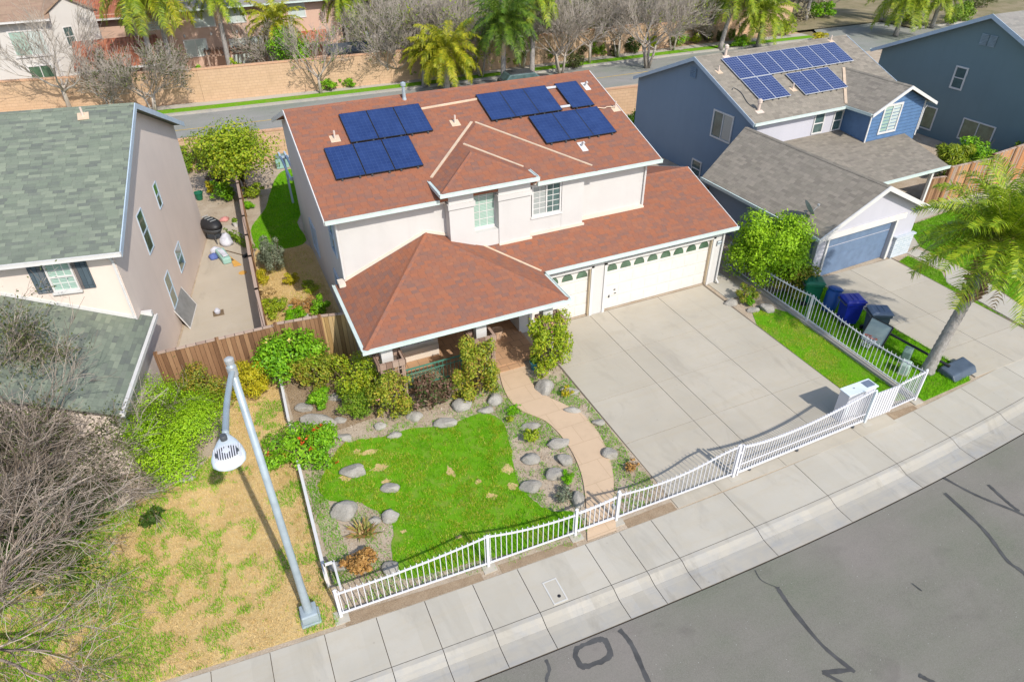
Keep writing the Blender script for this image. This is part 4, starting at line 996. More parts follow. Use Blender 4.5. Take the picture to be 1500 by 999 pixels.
# ------------------------------------------------------------------ the blue-grey house on the right
AR = .039
def frame_pt(cx, cy, a, p):
    c, s_ = math.cos(a), math.sin(a); return (cx+c*p[0]-s_*p[1], cy+s_*p[0]+c*p[1], p[2] if len(p) > 2 else 0.0)
def RH(x, y, z=0.0): return frame_pt(.79805197, -.92055467, AR, (x, y, z))
O = (28.5, 25.0, 0.0)
H1 = thing('house', 'blue-grey house with taupe shingle roofs, a blue garage door and a blue sided bay', 'house', RH(*O), AR)
xl, xr, ye, ze, yr, yb, pt = 24.126, 35.056, 24.992, 3.978, 29.964, 35.1, .412
zr = ze+pt*(yr-ye)
def rz_(y): return ze+pt*(y-ye)
mb = MB()
mb.slab([(xl, ye, ze), (xr, ye, ze), (xr, yr, zr), (xl, yr, zr)], .1); mb.slab([(xl, yr+.002, zr), (xr, yr+.002, zr), (xr, yb, ze-.06), (xl, yb, ze-.06)], .1)
mb.slab([(30.3, 23.3, 4.0), (32.6, 23.3, 5.06), (32.6, 27.62, 5.064), (30.3, 25.06, 4.01)], .08); mb.slab([(34.9, 23.3, 4.0), (34.9, 25.06, 4.01), (32.6, 27.62, 5.066), (32.6, 23.3, 5.062)], .08)
rf = mb.build('roof', MT['taupe_shingle'], H1, O)
mb = MB(); a, b = V(30.36, 25.1, 4.05), V(32.5, 27.5, 5.05); s_ = unit(np.cross(unit(b-a), (0, 0, 1))); mb.hexa(a-s_*.07, b-a, s_*.14, (0, 0, .03)); mb.build('valley_flashing', MT['flashing'], rf, O)
mb = MB(); cap(mb, (xl, yr, zr), (xr, yr, zr)); cap(mb, (32.6, 23.3, 5.06), (32.6, 27.6, 5.06)); mb.build('ridge_cap', MT['taupe_shingle'], rf, O)
mb = MB()
mb.slab([(25.9, 20.2, 2.0), (32.7, 20.2, 2.0), (34.2, 25.32, 2.6), (24.5, 25.32, 2.6)], .08); mb.build('porch_roof', MT['taupe_shingle'], H1, O)
mb = MB()
mb.slab([(20.643, 17.03, 2.229), (23.894, 17.03, 3.776), (23.894, 25.3, 3.776), (20.643, 24.2, 2.229)], .1); mb.slab([(23.896, 17.03, 3.776), (27.144, 17.03, 2.229), (27.144, 24.2, 2.229), (23.896, 25.3, 3.776)], .1)
rg = mb.build('garage_roof', MT['taupe_shingle'], H1, O); mb = MB(); cap(mb, (23.895, 17.03, 3.776), (23.895, 25.2, 3.776)); mb.build('ridge_cap', MT['taupe_shingle'], rg, O)
mb = MB(); mb.prism([(24.43, 25.3, 0), (24.43, 35.0, 0), (24.43, 35.0, ze-.1), (24.43, yr, zr-.1), (24.43, 25.3, ze+.02)], (.25, 0, 0)); mb.box(24.68, 34.8, 34.8, 35.0, 0, 3.85); mb.prism([(34.6, 25.55, 0), (34.6, 34.8, 0), (34.6, 34.8, ze-.1), (34.6, yr, zr-.1), (34.6, 25.55, ze+.02)], (.2, 0, 0))
mb.box(20.98, 21.18, 17.5, 24.1, 0, 2.35); mb.box(20.98, 24.42, 24.1, 24.25, 0, 2.35); mb.build('wall', MT['blue_stucco'], H1, O)
mb = MB(); mb.box(24.68, 34.79, 25.3, 25.54, 0, 4.0); mb.build('front_wall', MT['lilac_stucco'], H1, O)
mb = MB(); mb.prism([(30.66, 23.65, 2.0), (34.54, 23.65, 2.0), (34.54, 23.65, 4.05), (32.6, 23.65, 4.93), (30.66, 23.65, 4.05)], (0, 1.63, 0))
for i in range(13): z0 = 2.45+.18*i; wd = 1.93 if z0 < 4.0 else max(.1, 1.93-(z0-4.0)*2.15); mb.box(32.6-wd, 32.6+wd, 23.62, 23.649, z0, z0+.015)
bay = mb.build('bay_wall', MT['blue_siding'], H1, O)
mb = MB()
for q in (30.62, 34.5): mb.box(q, q+.08, 23.61, 23.648, 2.2, 4.02)
mb.prism([(30.22, 23.24, 3.98), (32.6, 23.24, 5.08), (34.98, 23.24, 3.98), (34.98, 23.24, 3.83), (32.6, 23.24, 4.92), (30.22, 23.24, 3.83)], (0, .055, 0)); mb.build('bay_trim', MT['white_trim'], H1, O)
mb = MB(); mb.prism([(20.55, 16.97, 2.2), (23.895, 16.97, 3.8), (27.23, 16.97, 2.2), (27.23, 16.97, 2.0), (23.895, 16.97, 3.6), (20.55, 16.97, 2.0)], (0, .055, 0)); mb.box(21.25, 26.0, 17.26, 17.32, 1.86, 2.12); mb.box(21.46, 21.55, 17.26, 17.32, 0, 1.86); mb.box(25.45, 25.56, 17.26, 17.32, 0, 1.86); mb.build('gable_trim', MT['white_trim'], H1, O)
mb = MB(); mb.prism([(xl-.03, ye, ze+.02), (xl-.03, yr, zr+.02), (xl-.03, yb, ze-.05), (xl-.03, yb, ze-.24), (xl-.03, yr, zr-.18), (xl-.03, ye, ze-.17)], (.03, 0, 0)); mb.build('bargeboard', MT['blue_trim'], H1, O); mb = MB(); mb.prism([(xr, ye, ze+.02), (xr, yr, zr+.02), (xr, yb, ze-.05), (xr, yb, ze-.24), (xr, yr, zr-.18), (xr, ye, ze-.17)], (.03, 0, 0)); mb.build('bargeboard', MT['blue_trim'], H1, O)
mb = MB(); mb.prism([(20.98, 17.33, 0), (21.55, 17.33, 0), (21.55, 17.33, 1.87), (25.45, 17.33, 1.87), (25.45, 17.33, 0), (26.8, 17.33, 0), (26.8, 17.33, 2.3), (23.89, 17.33, 3.68), (20.98, 17.33, 2.3)], (0, .17, 0)); mb.box(26.6, 26.8, 17.5, 24.1, 0, 2.3); mb.build('garage_wall', MT['lilac_stucco'], H1, O)
mb = MB(); mb.box(25.75, 26.88, 17.2, 17.329, 0, .95); mb.box(25.7, 26.93, 17.14, 17.329, .951, 1.02); mb.build('stone_base', MT['stone'], H1, O)
mb = MB(); mb.box(21.56, 25.44, 17.46, 17.5, .01, 1.855)
for z0 in (.47, .93, 1.4): mb.box(21.56, 25.44, 17.452, 17.46, z0, z0+.4)
gd = mb.build('garage_door', MT['blue_door'], H1, O); mb = MB(); mb.box(21.56, 25.44, 17.445, 17.4519, 1.37, 1.393); mb.build('door_strip', MT['lilac_stucco'], gd, O)
gutter(H1, O, [((xl, ye, ze), (30.2, ye, ze), (0, -1, 0)), ((30.3, 25.0, 4.0), (30.3, 23.35, 4.0), (-1, 0, 0)), ((34.9, 23.35, 4.0), (34.9, 24.9, 4.0), (1, 0, 0))], 'mint_gutter', down=[[(34.6, 23.5, 3.8), (34.58, 23.6, 3.6), (34.58, 23.6, 2.5)]], dm='white_trim')
gutter(H1, O, [((27.2, 20.2, 2.0), (32.75, 20.2, 2.0), (0, -1, 0)), ((20.643, 17.05, 2.229), (20.643, 24.2, 2.229), (-1, 0, 0))], 'mint_gutter')
mb = MB()
for q, yy in ((31.9, 20.35), (27.6, 20.35)): mb.box(q, q+.14, yy, yy+.14, 0, 1.93)
mb.build('porch_post', MT['white_trim'], H1, O)
mb = MB(); mb.box(27.0, 33.2, 23.0, 23.2, 0, 2.3); mb.build('porch_wall', MT['slate_stucco'], H1, O)  # wall coloured dark slate to stand for the shade inside the porch
n = (0, -1, 0)
window(H1, O, (28.6, 25.3, 2.72), (1, 0, 0), n, .62, .95, -2, 1, 'glass', sill=False); window(H1, O, (30.0, 25.3, 2.68), (1, 0, 0), n, .55, .95, -2, 1, 'glass', sill=False)
window(H1, O, (31.55, 23.65, 2.78), (1, 0, 0), n, 1.15, 1.3, 2, 1, 'glass_mint', fw=.1, sill=False, glass2='glass_pale')
n = (-1, 0, 0); u = (0, -1, 0)
window(H1, O, (24.43, 28.12, 2.47), u, n, 1.38, 1.26, 2, 1, 'glass', fw=.08, sill=False, glass2='glass_grey'); window(H1, O, (24.43, 29.22, -.1), u, n, .68, .85, -2, 1, 'glass', fw=.07, sill=False)
mb = MB()
for i in range(6): mb.hexa((24.40, 30.45-.0*i, 4.95+.085*i), (0, -.5, 0), (-.035, 0, -.03), (0, 0, .03))
mb.build('gable_vent', MT['blue_stucco'], H1, O)
# its solar panels
gm = 'gridded solar panels on the taupe roof'; PT2 = math.atan(pt); WORDS = ['first', 'second', 'third', 'fourth', 'fifth', 'sixth', 'seventh', 'eighth']
def rpanel(x, y, label): panel('g', 'cells_grid', 'panel_silver', 1.005, 1.74, RH(x, y, rz_(y)), PT2, AR, label, gm)
for i in range(8): rpanel(25.97+1.013*i, 27.86, f'{WORDS[i]} gridded panel from the left in the long top row on the taupe roof')
for i in range(2): rpanel(26.0+1.013*i, 26.22, f"{['left', 'right'][i]} gridded panel of the pair under the left end of the long row")
for i in range(3): rpanel(28.9+1.013*i, 26.1, f'{LMR[i]} gridded panel of the row of three below the middle of the long row')
for lab, x, y, k in (('stout pink flue at the top left corner of the gridded solar array', 26.0, 29.75, 'flue'), ('slim pink flue below the gridded pair on the taupe roof', 25.0, 25.75, 'flue'), ('short pipe left of the long gridded row on the taupe roof', 24.75, 28.7, 'pipe'),
                ('short pipe in the gap between the gridded pair and the row of three', 28.1, 26.7, 'pipe'), ('short pipe at the top right of the taupe roof beside the ridge', 33.6, 29.7, 'pipe')):
    v = vent(lab, 0, 0, 0, k); v.location = RH(x, y, rz_(y)-.03); v.rotation_euler = (0, 0, AR)
p = [RH(24.55, 27.3, rz_(27.3)+.03), RH(24.75, 27.4, rz_(27.4)+.03), RH(24.9, 27.0, rz_(27)+.03), RH(24.75, 26.3, rz_(26.3)+.03), RH(24.85, 25.9, rz_(25.9)+.03)]
mb = MB(); mb.tube(smooth_line(p, 4), .018, 5); tag(mb.build('roof_cable', MT['dark_metal']), 'dark looped cable on the left edge of the taupe roof', 'cable')
# dish
L0 = RH(21.0, 18.35, 2.229+.476*.36)
t = thing('satellite_dish', 'grey satellite dish on the left eave of the blue garage roof', 'satellite dish', L0)
mb = MB(); mb.tube([(0, 0, 0), (0, 0, .3), (.05, -.03, .42)], .025, 6); mb.build('mast', MT['grey_metal'], t)
mb = MB(); nn = unit(V(.75, -.25, .45)); a1 = unit(np.cross(nn, (0, 0, 1))); b1 = np.cross(nn, a1); c0 = V(.08, -.03, .5); o_ = 0; vsx = []; ring = []
for k in range(5):
    r_ = .34*k/4; vsx += [c0+(a1*math.cos(g)*r_+b1*math.sin(g)*r_*1.1)+nn*(r_*r_*.55) for g in np.linspace(0, 2*PI, 19)[:-1]]
fs = [(k*18+j, k*18+(j+1) % 18, (k+1)*18+(j+1) % 18, (k+1)*18+j) for k in range(4) for j in range(18)]
mb.add(vsx, fs); mb.build('reflector', MT['steel'], t, smooth=True)
mb = MB(); e = c0+nn*.42+b1*.1; mb.tube([c0+b1*.3, e], .014, 5); mb.lathe(e-V(0, 0, .05), [(.03, 0), (.05, .05), (.05, .1)], 8); mb.build('feed_arm', MT['grey_metal'], t)

# ------------------------------------------------------------------ the slate house at the right edge
O = (41.0, 26.2, 0)
H2 = thing('house', 'slate grey house with a wide gable wall at the right edge of the picture', 'house', O)
mb = MB(); mb.prism([(41, 19.6, 0), (41, 32.8, 0), (41, 32.8, 4.3), (41, 26.2, 7.2), (41, 19.6, 4.3)], (9, 0, 0)); mb.build('wall', MT['slate_stucco'], H2, O)
mb = MB(); mb.slab([(40.6, 19.1, 4.15), (50.4, 19.1, 4.15), (50.4, 26.2, 7.3), (40.6, 26.2, 7.3)], .12); mb.slab([(40.6, 26.202, 7.3), (50.4, 26.202, 7.3), (50.4, 33.3, 4.15), (40.6, 33.3, 4.15)], .12); rf = mb.build('roof', MT['grey_shingle'], H2, O)
mb = MB(); mb.prism([(40.56, 19.1, 4.18), (40.56, 26.2, 7.33), (40.56, 33.3, 4.18), (40.56, 33.3, 3.97), (40.56, 26.2, 7.1), (40.56, 19.1, 3.97)], (.038, 0, 0)); mb.build('bargeboard', MT['blue_trim'], H2, O)
gutter(H2, O, [((40.6, 33.3, 4.15), (50.4, 33.3, 4.15), (0, 1, 0))], 'mint_gutter')
window(H2, O, (41, 27.38, 3.15), u, n, .62, 1.1, -2, 1, 'glass', fw=.09, sill=False); window(H2, O, (41, 28.5, .45), u, n, .75, 1.25, 1, 1, 'glass_green', fw=.07, sill=False); window(H2, O, (41, 25.83, .55), u, n, 1.9, 1.1, 2, 1, 'glass_green', fw=.07, sill=False)
mb = MB()
for yy in (26.62, 26.12):
    for i in range(8): mb.hexa((40.985, yy, 5.68+.075*i), (0, -.42, 0), (-.05, 0, -.03), (0, 0, .025))
mb.build('gable_vent', MT['steel'], H2, O)
v = vent('slim pipe on the grey roof in the top right corner', 44.2, 24.0, 7.3-.447*2.2-.02, 'pipe')

# ------------------------------------------------------------------ the tan house on the left
AL = R(-10.611)
def LH(x, y, z=0.0): return frame_pt(-3.17, 23.43, AL, (x, y, z))
O = (-6.0, 2.0, 0.0)
H3 = thing('house', 'tan stucco house with mottled green shingle roofs and blue shutters on the left', 'house', LH(*O), AL)
mb = MB(); mb.slab([(-15, -2.74, 5.3), (.35, -2.74, 5.3), (.35, 3.35, 7.82), (-15, 3.35, 7.82)], .1); mb.slab([(-15, 3.352, 7.82), (.35, 3.352, 7.82), (.35, 9.45, 5.3), (-15, 9.45, 5.3)], .1); rf = mb.build('roof', MT['green_shingle'], H3, O)
mb = MB(); cap(mb, (-15, 3.35, 7.82), (.35, 3.35, 7.82)); mb.build('ridge_cap', MT['green_shingle'], rf, O)
mb = MB(); mb.prism([(0, -2.4, 0), (0, 9.15, 0), (0, 9.15, 5.3), (0, 3.35, 7.7), (0, -2.4, 5.32)], (-14.4, 0, 0)); mb.build('wall', MT['tan_stucco'], H3, O)
mb = MB(); mb.prism([(.351, -2.74, 5.32), (.351, 3.35, 7.84), (.351, 9.45, 5.32), (.351, 9.45, 5.12), (.351, 3.35, 7.64), (.351, -2.74, 5.12)], (.03, 0, 0)); mb.build('bargeboard', MT['blue_trim'], H3, O)
gutter(H3, O, [((-15, -2.74, 5.3), (.38, -2.74, 5.3), (0, -1, 0))], 'white_trim', down=[[(-.15, -2.78, 5.2), (-.1, -2.5, 5.02), (-.05, -2.45, 4.9), (-.05, -2.45, 2.85)]])
mb = MB(); mb.slab([(.35, -6.9, 2.62), (.35, -1.95, 2.62), (.02, -1.95, 2.76), (.02, -2.41, 2.76), (-3.3, -2.41, 4.15), (-3.3, -6.9, 4.15)], .09); mb.slab([(-3.302, -6.9, 4.15), (-3.302, -2.41, 4.15), (-6.95, -2.41, 2.62), (-6.95, -6.9, 2.62)], .09); rl = mb.build('garage_roof', MT['green_shingle'], H3, O)
mb = MB(); cap(mb, (-3.3, -6.9, 4.15), (-3.3, -2.42, 4.15)); mb.build('ridge_cap', MT['green_shingle'], rl, O)
mb = MB(); mb.box(-.2, -.002, -6.4, -2.38, 0, 2.6); mb.prism([(-6.6, -6.4, 0), (-.2, -6.4, 0), (-.2, -6.4, 2.6), (-3.3, -6.4, 4.02), (-6.6, -6.4, 2.7)], (0, .2, 0)); mb.box(-6.6, -6.4, -6.2, -2.4, 0, 2.65); mb.build('garage_wall', MT['tan_stucco'], H3, O)
gutter(H3, O, [((.35, -6.9, 2.62), (.35, -1.95, 2.62), (1, 0, 0))], 'white_trim', down=[[(.4, -6.2, 2.5), (.2, -6.1, 2.3), (.05, -6.05, 2.2), (.05, -6.05, .1)]])
mb = MB(); mb.prism([(0.0, -2.43, 2.78), (-3.3, -2.43, 4.17), (-3.3, -2.43, 4.27), (0, -2.43, 2.9)], (0, .029, 0)); mb.box(.02, .34, -2.1, -1.95, 2.64, 2.8); mb.build('wall_flashing', MT['white_trim'], H3, O)
n = (0, -1, 0)
window(H3, O, (-1.86, -2.4, 4.12), (1, 0, 0), n, .62, .86, -2, 3, 'glass_mint', mid=(3, 4), fw=.05)
for q in (-2.34, -1.16):
    mb = MB(); mb.box(q, q+.4, -2.45, -2.401, 4.08, 5.0)
    for zz in (4.2, 4.8): mb.box(q+.02, q+.38, -2.475, -2.451, zz, zz+.07)
    mb.build('shutter', MT['shutter'], H3, O)
n = (1, 0, 0); u = (0, 1, 0)
for y0, wd, z0, h in ((.70, .70, 3.45, 1.42), (3.5, .5, 3.92, .88), (3.5, .9, 1.18, .93), (1.24, .68, .87, 1.27)): window(H3, O, (0, y0, z0), u, n, wd, h, -2, 1, 'glass_green', frame='blue_trim', fw=.022, sill=False, depth=.03)
mb = MB(); mb.lathe((0, 0, 0), [(.0, 0), (.04, .01)], 6)
vent('white vent near the right end of the green shingle ridge', 0, 0, 0, 'pipe').location = LH(-1.2, 2.9, 7.62)
# screen leaning on its side wall
t = thing('window_screen', 'grey mesh screen leaning against the side wall of the tan house', 'screen', LH(.35, 2.0)); t.rotation_euler = (0, R(-22), AL)
mb = MB(); mb.box(-.006, .006, -.88, .88, .03, 1.0); mb.build('mesh', MT['mesh_grey'], t); mb = MB()
for a in ((-.89, -.85, 0, 1.03), (.85, .89, 0, 1.03), (-.85, .85, 0, .035), (-.85, .85, .995, 1.03)): mb.box(-.015, .015, *a)
mb.build('frame', MT['white_trim'], t)

# ------------------------------------------------------------------ houses beyond the back road
O = (-15, 66, 0)
HB = thing('house', 'white two-storey house with a brown roof and solar panels in the top left corner', 'house', O)
mb = MB(); mb.box(-24, -9.4, 64.2, 72, 0, 5.2); mb.prism([(-9.4, 64.25, 0), (-6.2, 66.0, 0), (-6.2, 66.0, 5.2), (-7.8, 65.1, 6.35), (-9.4, 64.25, 5.2)], (-3.5, 6, 0)); mb.build('wall', MT['pale_stucco'], HB, O)
mb = MB(); mb.slab([(-24.3, 63.7, 5.15), (-9.0, 63.7, 5.15), (-9.0, 68.1, 6.9), (-24.3, 68.1, 6.9)], .15); mb.slab([(-24.3, 68.102, 6.9), (-9.0, 68.102, 6.9), (-9.0, 72.4, 5.15), (-24.3, 72.4, 5.15)], .15)
mb.slab([(-9.7, 63.9, 5.22), (-7.85, 64.85, 6.5), (-11.3, 71.0, 6.5), (-13.2, 70.2, 5.22)], .15); mb.slab([(-7.84, 64.85, 6.5), (-5.9, 65.9, 5.2), (-9.4, 72.0, 5.2), (-11.3, 71.0, 6.5)], .15); mb.build('roof', MT['brown_shingle'], HB, O)
gutter(HB, O, [((-24.3, 63.7, 5.15), (-9.0, 63.7, 5.15), (0, -1, 0))], 'white_trim', s=.16)
n = (0, -1, 0); u = (1, 0, 0)
window(HB, O, (-12.0, 64.2, 2.75), u, n, 2.1, 1.6, 2, 1, 'glass_mint', fw=.1, glass2='glass_pale'); window(HB, O, (-11.6, 64.2, .6), u, n, 1.5, 1.3, 2, 1, 'glass_green', fw=.1); window(HB, O, (-16.0, 64.2, .6), u, n, 1.5, 1.3, 2, 1, 'glass_mint', fw=.1)
d_ = unit(V(3.2, 1.75, 0)); window(HB, O, V(-8.5, 64.74, 3.0), d_, (d_[1], -d_[0], 0), .6, 1.3, -2, 1, 'glass', fw=.06)
for i in range(4):
    y0 = 64.3; panel('d2', 'cells_dark', 'panel_edge', 1.3, 2.2, (-16.9+1.33*i, y0, 5.15+.398*(y0-63.7)), math.atan(.398), 0, f"{['leftmost', 'second', 'third', 'rightmost'][i]} solar panel in the top left corner on the brown roof", 'solar panels on the white house')
O = (4, 66, 0)
HP = thing('house', 'pink stucco two-storey house with pale windows behind the block wall', 'house', O)
mb = MB(); mb.box(-3.6, 12.4, 64, 73, 0, 5.1); mb.build('wall', MT['pink_stucco'], HP, O)
mb = MB(); mb.slab([(-4.1, 63.4, 5.1), (12.9, 63.4, 5.1), (12.9, 68.5, 6.9), (-4.1, 68.5, 6.9)], .15); mb.slab([(-4.1, 68.502, 6.9), (12.9, 68.502, 6.9), (12.9, 73.6, 5.1), (-4.1, 73.6, 5.1)], .15); mb.build('roof', MT['grey_shingle'], HP, O)
gutter(HP, O, [((-4.1, 63.4, 5.1), (12.9, 63.4, 5.1), (0, -1, 0))], 'mint_gutter', s=.16)
for x0, z0, wd, h in ((.75, 3.7, 1.5, 1.1), (3.35, 3.8, 1.3, 1.05), (-.35, 1.55, 1.6, 1.2), (3.1, .4, 1.3, 2.1), (4.55, 1.5, 1.05, 1.05), (5.9, .6, 1.05, 1.9), (7.6, 1.2, 1.0, 1.3), (8.2, 3.8, 1.3, 1.05), (-2.6, 3.8, 1.2, 1.05)): window(HP, O, (x0, 64, z0), u, n, wd, h, 2 if wd > 1.2 else 1, 1, 'glass_pale', fw=.08, sill=False)
for i in range(5):
    mb = MB(); mb.lathe((-.2+2.0*i, 63.93, 3.0), [(.07, 0), (.1, .12), (.05, .22)], 8); mb.build('wall_lamp', MT['white_trim'], HP, O)
t = thing('pergola', 'dark brown slatted pergola against the pink house', 'pergola', (3.6, 62.6, 0)); mb = MB()
for i in range(24): mb.box(-2.6+.32*i, -2.5+.32*i, -.9, 1.3, 1.95, 2.1)
mb.build('slats', MT['wood_frame'], t); mb = MB()
for yy in (-.8, 1.2): mb.box(-2.7, 5.0, yy, yy+.1, 1.82, 1.949)
mb.build('beam', MT['wood_frame'], t)
for q in (-2.6, 1.0, 4.8):
    mb = MB(); mb.box(q, q+.14, -.8, -.66, 0, 1.82); mb.build('post', MT['wood_frame'], t)
O = (-4.5, 62, 0)
HT = thing('house', 'low house with red clay tile roofs between the white and the pink house', 'house', O)
mb = MB(); mb.box(-7.6, -2.6, 59.4, 66, 0, 2.4); mb.build('wall', MT['pink_stucco'], HT, O); mb = MB(); mb.box(-8.2, -4.2, 70, 77, 0, 4.2); mb.build('wall', MT['pink_stucco'], HT, O)
mb = MB(); mb.slab([(-8.0, 58.9, 2.35), (-2.2, 58.9, 2.35), (-2.2, 63, 3.6), (-8.0, 63, 3.6)], .15); mb.slab([(-8.0, 63.002, 3.6), (-2.2, 63.002, 3.6), (-2.2, 66.8, 2.35), (-8.0, 66.8, 2.35)], .15)
mb.slab([(-8.6, 69.5, 4.0), (-3.8, 69.5, 4.0), (-3.8, 73.5, 5.3), (-8.6, 73.5, 5.3)], .15); mb.build('roof', MT['red_tiles'], HT, O)
gutter(HT, O, [((-8.0, 58.9, 2.35), (-2.2, 58.9, 2.35), (0, -1, 0)), ((-8.6, 69.5, 4.0), (-3.8, 69.5, 4.0), (0, -1, 0))], 'white_trim', s=.14)
O = (15, 66, 0)
HC = thing('house', 'pale house with a steep white gable and a small red tile roof', 'house', O)
a = GY(497, 68, 68); b = GY(522, 60, 68)
mb = MB(); x0 = GY(508, 40, 70)[0]; mb.prism([(x0-1.0, 70, 0), (x0+1.0, 70, 0), (x0+1.0, 70, 4.8), (x0-1.0, 70, 3.6)], (0, 5, 0)); mb.box(x0+1.0, x0+3.4, 70.5, 75, 0, 4.6); mb.build('wall', MT['pale_stucco'], HC, O); mb = MB(); mb.box(13.0, 25, 65, 72, 0, 3.0); mb.build('wall', MT['pale_stucco'], HC, O)
mb = MB(); mb.slab([(x0-1.4, 69.5, 3.5), (x0+1.2, 69.5, 5.05), (x0+1.2, 75.5, 5.05), (x0-1.4, 75.5, 3.5)], .2); mb.slab([(x0+1.21, 69.8, 5.05), (x0+3.8, 69.8, 4.4), (x0+3.8, 75.5, 4.4), (x0+1.21, 75.5, 5.05)], .2)
mb.slab([(12.4, 64.4, 2.9), (25.6, 64.4, 2.9), (25.6, 68.5, 4.3), (12.4, 68.5, 4.3)], .2); mb.build('roof', MT['grey_shingle'], HC, O)
xa = GY(437, 60, 63)[0]; xb = GY(483, 58, 63)[0]
mb = MB(); mb.slab([(xa, 62.5, 2.2), (xb, 62.5, 2.2), (xb, 66, 3.3), (xa, 66, 3.3)], .2); mb.build('tile_roof', MT['red_tiles'], HC, O)
gutter(HC, O, [((12.4, 64.4, 2.9), (25.6, 64.4, 2.9), (0, -1, 0))], 'white_trim', s=.16)
for q in (13.6, 16.5, 20.0): window(HC, O, (q, 65, .9), u, n, 1.3, 1.3, 2, 1, 'glass_pale', fw=.1, sill=False)
t = thing('garden_shed', 'dark roofed low shed behind the block wall', 'shed', (11.6, 58.4, 0)); mb = MB(); mb.box(-1.6, 1.6, -.8, .9, 0, 2.1); mb.build('wall', MT['grey_metal'], t); mb = MB(); mb.slab([(-1.9, -1.1, 2.12), (1.9, -1.1, 2.12), (1.9, .2, 2.55), (-1.9, .2, 2.55)], .1); mb.slab([(-1.9, .201, 2.55), (1.9, .201, 2.55), (1.9, 1.2, 2.15), (-1.9, 1.2, 2.15)], .1); mb.build('roof', MT['dark_metal'], t)
# ------------------------------------------------------------------ block walls and board fences
def wall_run(name, pts, h, th, m, label, cat, cap_m=None, cap_h=.08, posts=None, group=None):
    o = (pts[0][0], pts[0][1], 0); t = thing(name, label, cat, o, 0, group); mb = MB(); cb = MB()
    for a, b in zip(pts[:-1], pts[1:]):
        a, b = V(*a, 0), V(*b, 0); d = unit(b-a); s_ = V(-d[1], d[0], 0)
        mb.hexa(a-s_*th/2-V(0, 0, .1), b-a, s_*th, (0, 0, h+.1))
        cb.hexa(a-s_*(th/2+.03)+V(0, 0, h), b-a, s_*(th+.06), (0, 0, cap_h))
    mb.build('panel', MT[m], t, o)
    if cap_m: cb.build('cap', MT[cap_m], t, o)
    if posts:
        for a, b in zip(pts[:-1], pts[1:]):
            L = math.hypot(b[0]-a[0], b[1]-a[1]); k = max(1, int(round(L/posts)))
            for i in range(k):
                x, y = a[0]+(b[0]-a[0])*i/k, a[1]+(b[1]-a[1])*i/k; pb = MB(); pb.box(x-.06, x+.06, y-.075, y+.075, -.05, h+.05); pb.build('post', MT['fence_wood'], t, o)
    return t
wall_run('block_wall', [(-60, 67.5), (-30, 61.2), (-12, 58.4), (0, 56.0), (14, 54.6+.4), (38, 55.4)], 2.25, .25, 'block', 'long tan block wall beyond the back road in front of the far houses', 'wall', 'cap_block', .1)
wall_run('block_wall', [(38.1, 55.4), (58, 58.5)], 2.0, .25, 'block', 'tan block wall behind the round green bush at the far sidewalk', 'wall', 'cap_block', .1)
wall_run('block_wall', [(-12, 43.2), (.3, 41.6), (8.0, 41.0)], 1.75, .22, 'block', 'tan block wall at the end of the back yard on the left', 'wall', 'cap_block', .08)
wall_run('block_wall', [(20.5, 40.6), (33, 39.4)], 1.75, .22, 'block', 'tan block wall between the red roof and the blue gable', 'wall', 'cap_block', .08)
wall_run('board_fence', [(-3.4, 20.45), (.3, 20.5)], 1.75, .05, 'fence_wood', 'dark brown board fence beside the tan house with a sunlit patio behind', 'fence', 'fence_cap', .04, 1.9)
wall_run('board_fence', [(.32, 20.5), (1.75, 20.35)], 1.8, .05, 'fence_wood', 'brown board fence with a leafy shrub growing over it', 'fence', 'fence_cap', .04, 1.4)
wall_run('board_fence', [(1.77, 20.35), (2.8, 20.1)], 1.8, .05, 'fence_gold', 'short golden board fence butting against the porch roof of the white house', 'fence', 'fence_cap', .04, 1.2)
wall_run('board_fence', [(-.05, 20.55), (.12, 26), (.4, 32), (.62, 38), (.75, 41.2)], 1.7, .06, 'fence_wood', 'long board fence dividing the tan house patio from the side garden', 'fence', 'fence_cap', .05, 2.4)
wall_run('board_fence', [(33.0, 20.6), (36.0, 20.55)], 1.8, .05, 'fence_red', 'weathered reddish board fence right of the blue porch', 'fence', 'fence_cap', .04, 1.9)
wall_run('board_fence', [(36.02, 20.55), (42, 21.2)], 2.0, .05, 'fence_red', 'taller reddish board fence in front of the slate house', 'fence', 'fence_cap', .04, 1.9)
wall_run('board_fence', [(31.95, 20.75), (32.95, 20.6)], 1.35, .05, 'fence_wood', 'narrow grey board gate beside the blue porch post', 'gate', 'fence_cap', .03, 1.0)
wall_run('board_fence', [(17.65, 23.6), (20.9, 23.9)], 1.75, .05, 'fence_wood', 'shaded board fence between the white garage and the blue house', 'fence', 'fence_cap', .04, 1.6)

